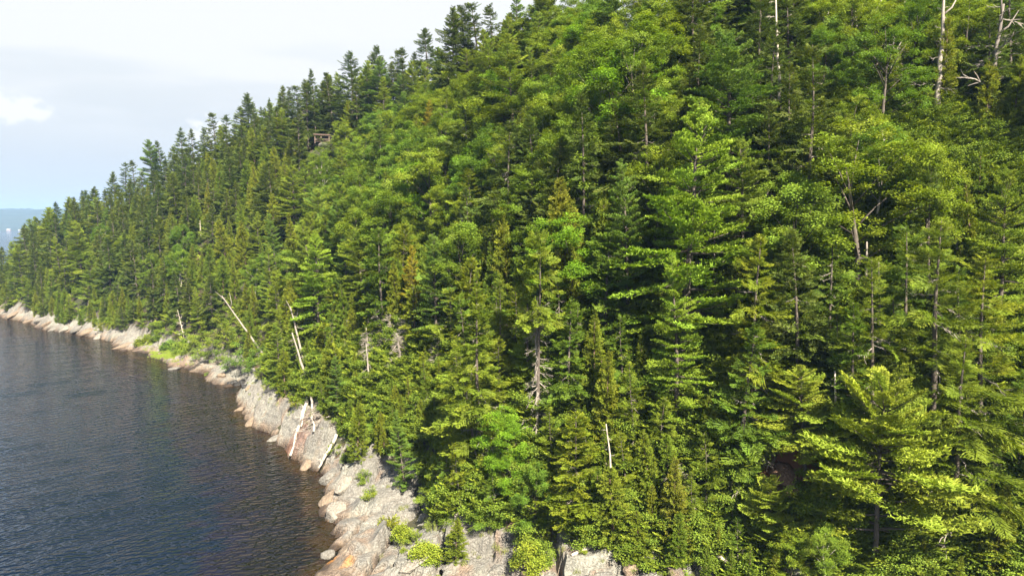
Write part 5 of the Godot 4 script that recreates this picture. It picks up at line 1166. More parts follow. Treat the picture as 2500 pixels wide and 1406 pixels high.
func rock_color(x: float, z: float, h: float, d: float, b: Vector4) -> Color:
	var along := x * 0.68 + z * 0.73
	var across := x * 0.73 - z * 0.68
	var warp := fine.get_noise_2d(x * 0.3, z * 0.3) * 1.1
	var cell := cells.get_noise_2d(along * 0.60 + warp * 0.45, across * 0.66 + along * 0.2) * 0.5 + 0.5
	var n := fine.get_noise_2d(x * 0.8, z * 0.8) * 0.5 + 0.5
	var m := soft.get_noise_2d(x * 2.2 + 40.0, z * 2.2) * 0.5 + 0.5
	var c := Vector3(0.355, 0.35, 0.325).lerp(Vector3(0.25, 0.248, 0.235), cell)
	c = c.lerp(Vector3(0.375, 0.385, 0.345), smoothstep(0.45, 0.7, m) * 0.8)
	c = c.lerp(Vector3(0.33, 0.255, 0.20), smoothstep(0.64, 0.8, n * 0.6 + cell * 0.4))
	# iron-stained band above the water, dark wet band at it
	var low := h + (n - 0.5) * 1.2
	c = c.lerp(Vector3(0.33, 0.23, 0.155), smoothstep(1.2, 0.5, low) * 0.7)
	c = c.lerp(Vector3(0.10, 0.065, 0.042), smoothstep(0.45, 0.2, low))
	c = c.lerp(Vector3(0.035, 0.026, 0.018), smoothstep(0.2, -0.25, low))
	c = c.lerp(Vector3(0.07, 0.055, 0.03), smoothstep(b.x + 0.4, b.x + 1.8, d + (n - 0.5) * 3.0))
	# orange lichen on the nose of the near shelf
	var spot := Vector2(x + 14.9, (z + 54.3) * 1.0).length()
	c = c.lerp(Vector3(0.62, 0.27, 0.04), smoothstep(0.9, 0.45, spot + (n - 0.5) * 1.8) * 0.85)
	spot = Vector2(x + 13.2, z + 52.6).length()
	c = c.lerp(Vector3(0.6, 0.3, 0.07), smoothstep(0.6, 0.2, spot + (n - 0.5) * 2.2) * 0.7)
	# rust-red streak under the stranded logs
	spot = Vector2(x + 26.2, z + 81.2).length()
	c = c.lerp(Vector3(0.36, 0.13, 0.07), smoothstep(2.4, 1.0, spot + (n - 0.5) * 3.5) * 0.45)
	c *= 0.68 + 0.26 * fine.get_noise_2d(x * 4.0, z * 4.0)
	return Color(c.x, c.y, c.z)


# ------------------------------------------------------------------ water and the far shore

func build_water():
	var size := 512
	var wr := RandomNumberGenerator.new()
	wr.seed = 21
	var waves := []
	for k in 15:
		var freq := wr.randf_range(10, 46)
		var dir := wr.randfn(1.25, 0.5)
		waves.append([roundf(cos(dir) * freq), roundf(sin(dir) * freq), wr.randf() * TAU, 1.0 / pow(freq, 0.85)])
	var rows := []
	var cols := []
	for w in waves:
		var r := PackedFloat32Array()
		var c := PackedFloat32Array()
		for i in size:
			r.append(TAU * w[0] * i / size)
			c.append(TAU * w[1] * i / size + w[2])
		rows.append(r)
		cols.append(c)
	var data := PackedFloat32Array()
	data.resize(size * size)
	for k in waves.size():
		var a: float = waves[k][3]
		var r: PackedFloat32Array = rows[k]
		var c: PackedFloat32Array = cols[k]
		for j in size:
			var y := c[j]
			for i in size:
				data[j * size + i] += a * sin(r[i] + y)
	for i in data.size():
		var v := clampf(0.5 + data[i] * 1.7, 0.0, 1.0)
		data[i] = v
	var im := Image.create_from_data(size, size, false, Image.FORMAT_RF, data.to_byte_array())
	var mat := StandardMaterial3D.new()
	mat.resource_name = "lake water"
	mat.vertex_color_use_as_albedo = true
	mat.roughness = 0.07
	mat.metallic_specular = 0.32
	mat.heightmap_enabled = true
	mat.heightmap_texture = ImageTexture.create_from_image(im)
	mat.heightmap_scale = 9.5
	# swell: a handful of long waves in the near bay, flat sheets beyond
	var st := SurfaceTool.new()
	st.begin(Mesh.PRIMITIVE_TRIANGLES)
	var long := []
	for k in 12:
		var l := wr.randf_range(2.2, 7.5)
		var dir := wr.randfn(1.25, 0.55)
		long.append([cos(dir) * TAU / l, sin(dir) * TAU / l, wr.randf() * TAU, 0.0075 * l / TAU])
	var x0 := -170.0
	var z0 := -216.0
	var step := 0.7
	var nx := 257
	var nz := 262
	for j in nz:
		for i in nx:
			var x := x0 + i * step
			var z := z0 + j * step
			var edge := minf(minf(i, nx - 1 - i), minf(j, nz - 1 - j)) / 20.0
			var y := 0.0
			var g := Vector2.ZERO
			for w in long:
				var ph: float = w[0] * x + w[1] * z + w[2]
				y += w[3] * sin(ph)
				g += Vector2(w[0], w[1]) * w[3] * cos(ph)
			var gust := 0.55 + 0.75 * soft.get_noise_2d(x * 0.5, z * 0.5)
			var f := clampf(edge, 0.0, 1.0) * gust
			st.set_color(water_color(x, z))
			st.set_uv(Vector2(x, z) / 20.0)
			st.set_normal(Vector3(-g.x * f, 1, -g.y * f).normalized())
			st.add_vertex(Vector3(x, y * f, z))
	for j in nz - 1:
		for i in nx - 1:
			var a := j * nx + i
			for q in [a, a + 1, a + nx, a + 1, a + nx + 1, a + nx]:
				st.add_index(q)
	structure("water", st.commit(), mat)
	var x1 := x0 + (nx - 1) * step
	var z1 := z0 + (nz - 1) * step
	st = SurfaceTool.new()
	st.begin(Mesh.PRIMITIVE_TRIANGLES)
	for r in [[-9000, -9000, 9000, z0], [-9000, z1, 9000, 3000], [-9000, z0, x0, z1], [x1, z0, 9000, z1]]:
		for q in [Vector2(r[0], r[1]), Vector2(r[2], r[1]), Vector2(r[0], r[3]), Vector2(r[2], r[1]), Vector2(r[2], r[3]), Vector2(r[0], r[3])]:
			st.set_color(Color(0.0036, 0.0060, 0.0155))
			st.set_uv(q / 20.0)
			st.set_normal(Vector3.UP)
			st.add_vertex(Vector3(q.x, 0, q.y))
	structure("water", st.commit(), mat)


func water_color(x: float, z: float) -> Color:
	# deep water is navy; over the brown ledges it shows the bottom
	var d := 20.0
	for k in shore.size() - 1:
		d = minf(d, Geometry2D.get_closest_point_to_segment(Vector2(x, z), shore[k], shore[k + 1]).distance_to(Vector2(x, z)))
	var n := fine.get_noise_2d(x * 0.5, z * 0.5)
	var c := Vector3(0.0036, 0.0060, 0.0155)
	c = c.lerp(Vector3(0.0060, 0.0064, 0.0055), smoothstep(12.0, 3.0, d + n * 4.0))
	c = c.lerp(Vector3(0.020, 0.013, 0.007), smoothstep(2.2, 0.1, d + n * 1.6))
	return Color(c.x, c.y, c.z)


func build_far_shore():
	var st := SurfaceTool.new()
	st.begin(Mesh.PRIMITIVE_TRIANGLES)
	st.set_smooth_group(0)
	var nx := 240
	var nz := 40
	for j in nz:
		for i in nx:
			var x := -5200.0 + i * 32.0
			var z := -2350.0 - j * 30.0 - 120.0 * soft.get_noise_1d(x * 0.03)
			var t := j / float(nz - 1)
			var top := 98.0 + (x + 2300.0) * 0.012 + soft.get_noise_1d(x * 0.025 + 90.0) * 22.0
			var h := -3.0 + top * smoothstep(0.0, 1.0, t) + (rng.randf() * 7.0 if j > 1 else 0.0)
			var k := 0.5 + 0.5 * soft.get_noise_2d(x * 0.3, z * 0.5)
			st.set_color(Color(0.014 + 0.022 * k, 0.028 + 0.026 * k, 0.016 + 0.012 * k) if j > 1 else Color(0.16, 0.14, 0.11))
			st.add_vertex(Vector3(x, h, z))
	for j in nz - 1:
		for i in nx - 1:
			var a := j * nx + i
			for q in [a, a + nx, a + 1, a + 1, a + nx, a + nx + 1]:
				st.add_index(q)
	st.generate_normals()
	structure("far_hills", st.commit(), M.soil)
	far_house("far_house", Vector3(-1725, 1, -2345), 11, 7, 5, Color(0.35, 0.25, 0.23), "tiny reddish house at the water's edge on the hazy far shore")
	far_house("far_house", Vector3(-1680, 1, -2340), 13, 7, 3.5, Color(0.32, 0.32, 0.32), "tiny low white boathouse on the hazy far shore beside the reddish house")


func far_house(called, at: Vector3, l: float, w: float, h: float, c: Color, label):
	var t := thing(called, at, label, "house", "houses on the far shore")
	part("wall", box(Vector3(l, h, w), Vector3(0, h / 2, 0)), flat_material(c), t)
	var a := [Vector3(-l / 2 - 1, h, w / 2 + 1), Vector3(l / 2 + 1, h, w / 2 + 1), Vector3(-l / 2 - 1, h + w * 0.42, 0), Vector3(l / 2 + 1, h + w * 0.42, 0), Vector3(-l / 2 - 1, h, -w / 2 - 1), Vector3(l / 2 + 1, h, -w / 2 - 1)]
	var v := PackedVector3Array()
	for q in [0, 2, 1, 1, 2, 3, 2, 4, 3, 3, 4, 5, 0, 4, 2, 1, 3, 5, 0, 1, 4, 1, 5, 4]:
		v.append(a[q])
	part("roof", soup(v), flat_material(Color(0.3, 0.3, 0.31)), t)
	for k in 3:
		part("window", box(Vector3(3.0, h * 0.4, 0.3), Vector3((k - 1) * l * 0.3, h * 0.5, w / 2 + 0.1)), flat_material(Color(0.12, 0.14, 0.16)), t)


# ------------------------------------------------------------------ helpers

func numbered(called: String) -> String:
	var n: int = used.get(called, 0)
	used[called] = n + 1
	return called if n == 0 else "%s_%03d" % [called, n]


func thing(called: String, at: Vector3, label: String, category: String, group := "") -> Node3D:
	var o := Node3D.new()
	o.name = numbered(called)
	add_child(o, true)
	o.position = at
	tag(o, label, category, group)
	return o


func tag(o: Node, label: String, category: String, group := ""):
	o.set_meta("label", label)
	o.set_meta("category", category)
	if group:
		o.set_meta("group", group)


func part(called: String, mesh: Mesh, mat: Material, parent: Node) -> MeshInstance3D:
	var o := MeshInstance3D.new()
	o.name = called
	o.mesh = mesh
	o.material_override = mat
	parent.add_child(o, true)
	return o


func structure(called: String, mesh: Mesh, mat: Material):
	var o := part(numbered(called), mesh, mat, self)
	o.set_meta("kind", "structure")


func soup(v: PackedVector3Array, c := PackedColorArray()) -> ArrayMesh:
	var a := []
	a.resize(Mesh.ARRAY_MAX)
	a[Mesh.ARRAY_VERTEX] = v
	if c.size():
		a[Mesh.ARRAY_COLOR] = c
	var m := ArrayMesh.new()
	m.add_surface_from_arrays(Mesh.PRIMITIVE_TRIANGLES, a)
	return m


func smooth_soup(v: PackedVector3Array) -> ArrayMesh:
	var st := SurfaceTool.new()
	st.begin(Mesh.PRIMITIVE_TRIANGLES)
	st.set_smooth_group(0)
	for p in v:
		st.add_vertex(p)
	st.index()
	st.generate_normals()
	return st.commit()


func box(size: Vector3, at: Vector3) -> ArrayMesh:
	var b := BoxMesh.new()
	b.size = size
	var st := SurfaceTool.new()
	st.append_from(b, 0, Transform3D(Basis(), at))
	return st.commit()


func flat_material(c: Color, rough := 0.85) -> StandardMaterial3D:
	var m := StandardMaterial3D.new()
	m.albedo_color = c.linear_to_srgb()
	m.roughness = rough
	return m


func tube(v: PackedVector3Array, pts: PackedVector3Array, radii: PackedFloat32Array, sides: int):
	# triangles of a tapered tube along pts, appended to v, with a closed tip
	var side := Vector3.RIGHT if absf((pts[pts.size() - 1] - pts[0]).normalized().x) < 0.8 else Vector3.UP
	var rings := []
	for k in pts.size():
		var dir := (pts[mini(k + 1, pts.size() - 1)] - pts[maxi(k - 1, 0)]).normalized()
		var a := dir.cross(side).normalized()
		var b := dir.cross(a)
		var ring := PackedVector3Array()
		for s in sides:
			var t := TAU * s / sides
			ring.append(pts[k] + (a * cos(t) + b * sin(t)) * radii[k])
		rings.append(ring)
	for k in pts.size() - 1:
		var p: PackedVector3Array = rings[k]
		var q: PackedVector3Array = rings[k + 1]
		for s in sides:
			var n := (s + 1) % sides
			v.append_array([p[s], p[n], q[s], p[n], q[n], q[s]])
	for end in [0, pts.size() - 1]:
		var r: PackedVector3Array = rings[end]
		for s in sides:
			var n := (s + 1) % sides
			if end:
				v.append_array([pts[end], r[s], r[n]])
			else:
				v.append_array([pts[end], r[n], r[s]])


func noise_picture(freq: float, seed_: int, low: Color, high: Color, size := 512, octaves := 5) -> NoiseTexture2D:
	var n := FastNoiseLite.new()
	n.seed = seed_
	n.frequency = freq
	n.fractal_octaves = octaves
	var t := NoiseTexture2D.new()
	t.width = size
	t.height = size
	t.seamless = true
	t.noise = n
	var g := Gradient.new()
	g.set_color(0, low)
	g.set_color(1, high)
	t.color_ramp = g
	return t


func leaf_material(called: String, tint: Color, glow := 0.5) -> StandardMaterial3D:
	var m := StandardMaterial3D.new()
	m.resource_name = called
	m.vertex_color_use_as_albedo = true
	m.albedo_color = tint.linear_to_srgb()
	m.roughness = 0.62
	m.metallic_specular = 0.3
	m.backlight_enabled = true
	m.backlight = Color(glow, glow, glow * 0.6)
	return m


func set_materials():
	rng.seed = 2024
	M.soil = StandardMaterial3D.new()
	M.soil.vertex_color_use_as_albedo = true
	M.soil.roughness = 1.0
	M.rock = StandardMaterial3D.new()
	M.rock.resource_name = "weathered rock"
	M.rock.vertex_color_use_as_albedo = true
	M.rock.roughness = 0.9
	M.rock.albedo_texture = noise_picture(0.016, 31, Color(0.66, 0.64, 0.62), Color(1, 1, 1), 1024, 6)
	M.rock.uv1_triplanar = true
	M.rock.uv1_world_triplanar = true
	M.rock.uv1_triplanar_sharpness = 6.0
	M.rock.uv1_scale = Vector3(0.21, 0.21, 0.21)
	M.rock.heightmap_enabled = true
	M.rock.heightmap_texture = noise_picture(0.02, 32, Color(0, 0, 0), Color(1, 1, 1), 1024, 6)
	M.rock.heightmap_scale = 10.0
	M.bark = wood_material(Color(0.13, 0.11, 0.095), 1)
	M.red_bark = wood_material(Color(0.15, 0.10, 0.075), 2)
	M.birch_bark = wood_material(Color(0.62, 0.58, 0.52), 3)
	M.dead = wood_material(Color(0.36, 0.33, 0.30), 4)
	M.pale_dead = wood_material(Color(0.58, 0.53, 0.47), 5)
	M.ash = wood_material(Color(0.40, 0.37, 0.33), 10)
	M.dark_dead = wood_material(Color(0.20, 0.18, 0.17), 6)


func wood_material(c: Color, k: int) -> StandardMaterial3D:
	var m := StandardMaterial3D.new()
	m.albedo_color = c.linear_to_srgb()
	m.albedo_texture = noise_picture(0.02, 60 + k, Color(0.6, 0.58, 0.56), Color(1, 1, 1), 256, 4)
	m.uv1_triplanar = true
	m.uv1_scale = Vector3(1.6, 0.35, 1.6)
	m.roughness = 0.9
	return m


# ------------------------------------------------------------------ foliage: small sprays, each laid many times along the branches of a crown

var SV := {}
var SC := {}


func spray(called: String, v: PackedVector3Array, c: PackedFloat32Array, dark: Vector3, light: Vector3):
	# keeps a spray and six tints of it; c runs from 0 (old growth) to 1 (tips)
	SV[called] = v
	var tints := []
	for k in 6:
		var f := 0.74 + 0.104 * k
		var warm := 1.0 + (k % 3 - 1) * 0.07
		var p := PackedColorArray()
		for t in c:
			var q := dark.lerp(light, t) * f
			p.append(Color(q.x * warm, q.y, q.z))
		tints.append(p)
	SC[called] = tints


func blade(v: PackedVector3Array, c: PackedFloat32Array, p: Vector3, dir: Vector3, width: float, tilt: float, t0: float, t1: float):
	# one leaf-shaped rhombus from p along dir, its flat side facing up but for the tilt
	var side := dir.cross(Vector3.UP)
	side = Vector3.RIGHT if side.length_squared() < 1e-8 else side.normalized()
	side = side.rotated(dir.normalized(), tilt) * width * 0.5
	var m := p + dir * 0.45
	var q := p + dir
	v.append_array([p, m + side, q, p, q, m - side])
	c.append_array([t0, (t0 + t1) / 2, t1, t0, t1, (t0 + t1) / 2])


func spruce_spray(r: RandomNumberGenerator, fan: float, droop: float, n := 9, broad := 1.0) -> Array:
	var v := PackedVector3Array()
	var c := PackedFloat32Array()
	for k in n:
		var s := 0.06 + 0.94 * k / (n - 1.0)
		var p := Vector3(s, -droop * s + droop * 0.75 * s * s, 0)
		blade(v, c, p - Vector3(0.1, -0.02, 0), Vector3(0.22, 0.02 + r.randf() * 0.08, r.randf_range(-0.06, 0.06)), 0.075 * broad, r.randf_range(-1, 1), s * 0.5, s)
		for side in [-1, 1]:
			var l := fan * (1.05 - s * 0.72) * r.randf_range(0.7, 1.25)
			var dir := Vector3(0.68, r.randf_range(-0.32, 0.06), side * 0.75).normalized() * l
			blade(v, c, p, dir, 0.065 * broad, r.randf_range(-0.8, 0.8), s * 0.4, 0.3 + s * 0.7)
			var subs := 3 if n < 12 else 4
			for j in subs:
				var f := 0.25 + 0.75 * j / subs
				var q := p + dir * f
				var sub := Vector3(0.8, r.randf_range(-0.5, 0.35), side * 0.5 * (1 if j % 2 else -1)).normalized() * l * 0.42
				blade(v, c, q, sub, 0.06 * broad, r.randf_range(-1.2, 1.2), s * 0.4, 0.25 + s * 0.75)
	return [v, c]


func pine_spray(r: RandomNumberGenerator) -> Array:
	# a long level limb whose outer part carries brushes of needles
	var v := PackedVector3Array()
	var c := PackedFloat32Array()
	var spots := []
	for k in 10:
		var s := 0.28 + 0.72 * k / 9.0
		spots.append(Vector3(s, 0.05 * s + r.randf_range(-0.01, 0.03), r.randf_range(-0.03, 0.03)))
		for side in [-1, 1]:
			var reach := 0.30 * sin(clampf(s * 1.05, 0, 1) * PI * 0.86) * r.randf_range(0.5, 1.15)
			for j in 3:
				var f := (j + 1) / 3.0
				spots.append(Vector3(s + reach * f * 0.55, 0.05 * s + r.randf_range(-0.02, 0.045), side * reach * f))
	for p in spots:
		for j in 10:
			var out: Vector3 = Vector3(0.55, 0, p.z * 2.2) + Vector3(r.randfn() * 0.75, r.randf_range(-0.2, 1.0), r.randfn() * 0.75)
			out = out.normalized()
			var side := out.cross(Vector3(r.randfn() * 0.5, 1, r.randfn() * 0.5)).normalized() * r.randf_range(0.012, 0.019)
			var q: Vector3 = p + Vector3(r.randfn(), r.randfn() * 0.5, r.randfn()) * 0.012
			var tip := r.randf_range(0.6, 1.0)
			v.append_array([q - side, q + side, q + out * r.randf_range(0.045, 0.085)])
			c.append_array([0.3, 0.3, tip])
	for k in 10:
		blade(v, c, Vector3(k * 0.1, 0, 0), Vector3(0.11, 0.006, 0), 0.012, 0, 0.0, 0.0)
	return [v, c]


func cedar_spray(r: RandomNumberGenerator) -> Array:
	var v := PackedVector3Array()
	var c := PackedFloat32Array()
	for k in 9:
		var s := k / 8.0
		var p := Vector3(s * 0.85, 0.28 * s - 0.22 * s * s, 0)
		blade(v, c, p - Vector3(0.06, 0, 0), Vector3(0.2, 0.05, r.randf_range(-0.1, 0.1)), 0.10, r.randf_range(-1.5, 1.5), s * 0.5, s)
		for side in [-1, 1]:
			var l := (0.42 - 0.24 * s) * r.randf_range(0.65, 1.25)
			var dir := Vector3(0.6, r.randf_range(-0.5, 0.45), side * r.randf_range(0.35, 0.9)).normalized() * l
			blade(v, c, p, dir, 0.10, r.randf_range(-1.5, 1.5), s * 0.4, 0.4 + s * 0.6)
			for j in 2:
				var sub := (dir.normalized() + Vector3(r.randfn() * 0.5, r.randfn() * 0.5, r.randfn() * 0.5)).normalized() * l * 0.5
				blade(v, c, p + dir * (0.4 + 0.35 * j), sub, 0.085, r.randf_range(-1.5, 1.5), s * 0.4, 0.3 + s * 0.7)
	return [v, c]


func leaf_spray(r: RandomNumberGenerator, leaf: float, count: int) -> Array:
	# a loose clump of broad leaves, radius 1
	var v := PackedVector3Array()
	var c := PackedFloat32Array()
	for k in count:
		var p := Vector3(r.randfn(), r.randfn() * 0.7, r.randfn()) * 0.48
		if p.length() > 1.15:
			p = p.normalized() * 1.1
		var dir := (p.normalized() * 0.7 + Vector3(r.randfn(), r.randfn() * 0.6 - 0.25, r.randfn()) * 0.6).normalized() * leaf * r.randf_range(0.7, 1.2)
		blade(v, c, p, dir, leaf * 0.75, r.randf_range(-0.9, 0.9), clampf(0.35 + p.y * 0.4, 0, 1), clampf(0.5 + p.y * 0.5 + r.randf() * 0.3, 0, 1))
	return [v, c]


func dead_spray(r: RandomNumberGenerator) -> Array:
	# a bare branch with twigs, length 1
	var v := PackedVector3Array()
	var bend := r.randf_range(-0.25, 0.2)
	var pts := PackedVector3Array()
	var rad := PackedFloat32Array()
	for k in 7:
		var s := k / 6.0
		pts.append(Vector3(s, bend * s * s + 0.05 * r.randfn() * s, 0.05 * r.randfn() * s))
		rad.append(0.028 * (1.0 - s * 0.8))
	tube(v, pts, rad, 4)
	for k in 8:
		var s := r.randi_range(1, 5)
		var d := Vector3(0.7, r.randf_range(-0.5, 0.4), r.randf_range(-0.9, 0.9)).normalized() * r.randf_range(0.14, 0.42)
		tube(v, PackedVector3Array([pts[s], pts[s] + d * 0.5 + Vector3(0, 0.03, 0), pts[s] + d + Vector3(r.randfn(), r.randfn(), r.randfn()) * 0.03]), PackedFloat32Array([0.016, 0.011, 0.005]), 3)
	var c := PackedFloat32Array()
	c.resize(v.size())
	return [v, c]


func make_sprays():
	var r := RandomNumberGenerator.new()
	r.seed = 404
	for k in 4:
		var a := spruce_spray(r, 0.50, 0.26)
		spray("spruce%d" % k, a[0], a[1], Vector3(0.056, 0.080, 0.014), Vector3(0.130, 0.172, 0.027))
		a = spruce_spray(r, 0.58, 0.16)
		spray("fir%d" % k, a[0], a[1], Vector3(0.096, 0.132, 0.013), Vector3(0.202, 0.268, 0.023))
		a = spruce_spray(r, 0.50, 0.18, 13, 0.58)
		spray("fine%d" % k, a[0], a[1], Vector3(0.096, 0.132, 0.013), Vector3(0.202, 0.268, 0.023))
		a = pine_spray(r)
		spray("pine%d" % k, a[0], a[1], Vector3(0.114, 0.162, 0.021), Vector3(0.236, 0.326, 0.040))
		a = cedar_spray(r)
		spray("cedar%d" % k, a[0], a[1], Vector3(0.110, 0.144, 0.015), Vector3(0.216, 0.272, 0.027))
		a = leaf_spray(r, 0.31, 92)
		spray("leaf%d" % k, a[0], a[1], Vector3(0.106, 0.156, 0.016), Vector3(0.196, 0.294, 0.031))
		a = dead_spray(r)
		spray("twig%d" % k, a[0], a[1], Vector3(0.3, 0.28, 0.25), Vector3(0.3, 0.28, 0.25))


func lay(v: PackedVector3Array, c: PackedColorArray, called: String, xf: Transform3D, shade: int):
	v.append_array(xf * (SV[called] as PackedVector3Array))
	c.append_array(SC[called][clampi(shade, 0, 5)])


func aim(yaw: float, pitch: float, roll: float, scale: Vector3, at: Vector3) -> Transform3D:
	# a spray lies along +x: turned about the trunk by yaw, raised by pitch
	var b := Basis(Vector3.UP, yaw) * Basis(Vector3(0, 0, 1), pitch) * Basis(Vector3.RIGHT, roll)
	return Transform3D(b * Basis.from_scale(scale), at)


func stem(h: float, r0: float, lean: float, r: RandomNumberGenerator, sides := 7) -> Array:
	var pts := PackedVector3Array()
	var rad := PackedFloat32Array()
	var a := r.randf() * TAU
	var b := r.randf() * TAU
	for k in 9:
		var s := k / 8.0
		pts.append(Vector3(cos(a) * lean * s * s + 0.05 * sin(s * 9.0 + b), h * s - 0.4 * (1.0 - s), sin(a) * lean * s * s + 0.05 * cos(s * 7.0 + b)))
		rad.append(r0 * pow(1.0 - s, 0.8) + 0.012)
	return [pts, rad]


func along(pts: PackedVector3Array, s: float) -> Vector3:
	var f := clampf(s, 0.0, 1.0) * (pts.size() - 1)
	var k := mini(int(f), pts.size() - 2)
	return pts[k].lerp(pts[k + 1], f - k)


func proto(parts: Array) -> Node3D:
	var o := Node3D.new()
	for p in parts:
		part(p[0], p[1], p[2], o)
	return o


func make_spruce(r: RandomNumberGenerator, kind: String, h: float, width: float, bare: float, ragged: float) -> Array:
	# [trunk mesh, crown mesh, dead twigs mesh]: uneven whorls of boughs on a straight stem
	var st := stem(h, h * 0.011 + 0.03, h * 0.03, r)
	var v := PackedVector3Array()
	var c := PackedColorArray()
	var tw := PackedVector3Array()
	var y := bare
	var full := r.randf_range(0.45, 0.85)
	var seed_ := r.randf() * 90.0
	while y < h - 0.12:
		var t := (y - bare) / (h - bare)
		var reach := width * 0.5 * (pow(1.0 - t, full) * (0.6 + 0.4 * smoothstep(0.0, 0.25, t))) + 0.16
		var n := 6 if t < 0.7 else 5
		var turn := r.randf() * TAU
		for k in n:
			var yaw := turn + TAU * k / n + r.randfn() * 0.3
			# whole sides of the crown swell and thin out
			var lump := 1.0 + 1.4 * ragged * fine.get_noise_3d(cos(yaw) * 1.3 + seed_, y * 0.55, sin(yaw) * 1.3)
			var l := reach * lump * r.randf_range(1.0 - ragged * 0.7, 1.0 + ragged * 0.45)
			if r.randf() < ragged * 0.5 * (1.0 - t * 0.6):
				continue
			var pitch := lerpf(-0.14, 0.7, pow(t, 1.8)) + r.randfn() * (0.06 + ragged * 0.16)
			var at := along(st[0], (y + r.randf_range(-0.22, 0.22)) / h)
			var wide := l * r.randf_range(0.9, 1.3) * (1.0 + 0.3 * t)
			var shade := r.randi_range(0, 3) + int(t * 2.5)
			if l < (1.15 if kind == "spruce" else 0.7):
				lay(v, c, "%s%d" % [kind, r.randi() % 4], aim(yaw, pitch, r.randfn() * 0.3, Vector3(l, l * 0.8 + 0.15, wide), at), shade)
				continue
			# a long bough: sprigs of its own along the outer two thirds, each at its own angle
			var bough := aim(yaw, pitch, r.randfn() * 0.2, Vector3.ONE, at)
			for j in (5 if kind == "fir" else 4):
				var f: float = [0.24, 0.36, 0.5, 0.64, 0.55][j]
				var side := (1.0 if j % 2 else -1.0) if j < 4 else 0.0
				var len := l * (0.50 if j < 4 else 0.48) * r.randf_range(0.75, 1.15)
				var place := bough * Vector3(l * f, -0.10 * l * f + 0.10 * l * f * f, side * l * 0.03)
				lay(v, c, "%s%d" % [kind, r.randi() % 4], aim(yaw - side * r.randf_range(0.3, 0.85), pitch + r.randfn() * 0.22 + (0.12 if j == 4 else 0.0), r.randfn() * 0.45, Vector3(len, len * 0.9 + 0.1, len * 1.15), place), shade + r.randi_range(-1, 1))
		y += clampf(reach * 0.29, 0.17, 0.62) * r.randf_range(0.7, 1.35)
	for k in 4:
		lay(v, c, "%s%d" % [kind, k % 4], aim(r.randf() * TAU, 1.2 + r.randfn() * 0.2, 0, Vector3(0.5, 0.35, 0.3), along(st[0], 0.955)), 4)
	for k in int(bare * 5.0 + ragged * 26.0):
		var t := pow(r.randf(), 1.5)
		tw.append_array(aim(r.randf() * TAU, r.randf_range(-0.6, 0.15), r.randf() * TAU, Vector3.ONE * r.randf_range(0.5, 1.0) * width * 0.42 * (1.0 - t * 0.8), along(st[0], t)) * (SV["twig%d" % (r.randi() % 4)] as PackedVector3Array))
	var trunk := PackedVector3Array()
	tube(trunk, st[0], st[1], 7)
	return [smooth_soup(trunk), soup(v, c), soup(tw) if tw.size() else null]


func make_pine(r: RandomNumberGenerator, h: float, width: float, bare: float, fullness: float, spread := 0.5) -> Array:
	var st := stem(h, h * 0.012 + 0.05, h * 0.03, r)
	var v := PackedVector3Array()
	var c := PackedColorArray()
	var wood := PackedVector3Array()
	tube(wood, st[0], st[1], 7)
	var y := bare
	while y < h - 0.2:
		var t := (y - bare) / (h - bare)
		var prof := lerpf(pow(1.0 - t, 0.75) * (0.72 + 0.28 * smoothstep(0.0, 0.3, t)), sqrt(maxf(0.0, 1.0 - t * t)), spread)
		var reach := width * 0.5 * prof + 0.25
		var n := 5
		var turn := r.randf() * TAU
		for k in n:
			if r.randf() > fullness:
				continue
			var yaw := turn + TAU * k / n + r.randfn() * 0.3
			var l := reach * r.randf_range(0.6, 1.12)
			var pitch := lerpf(0.02, 0.85, pow(t, 1.8)) + r.randfn() * (0.26 if width > 8.5 else 0.15)
			var at := along(st[0], (y + r.randf_range(-0.25, 0.25)) / h)
			var flat := clampf(2.6 / l, 0.75, 1.8)
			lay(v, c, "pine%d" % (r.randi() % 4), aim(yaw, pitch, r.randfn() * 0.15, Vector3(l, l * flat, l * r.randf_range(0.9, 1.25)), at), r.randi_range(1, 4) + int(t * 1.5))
			if l > 1.2:
				var tip := at + Basis(Vector3.UP, yaw) * Vector3(cos(pitch) * l * 0.8, sin(pitch) * l * 0.8, 0)
				tube(wood, PackedVector3Array([at, at.lerp(tip, 0.5) + Vector3(0, -0.05, 0), tip]), PackedFloat32Array([0.03 + l * 0.012, 0.02 + l * 0.006, 0.01]), 4)
		y += lerpf(0.60, 0.34, t) * r.randf_range(0.45, 1.6) * clampf(width / 6.5, 0.7, 1.15)
	for k in 6:
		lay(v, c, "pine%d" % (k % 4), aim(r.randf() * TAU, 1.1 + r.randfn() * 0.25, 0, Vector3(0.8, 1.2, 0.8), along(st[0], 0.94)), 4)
	return [smooth_soup(wood), soup(v, c), null]


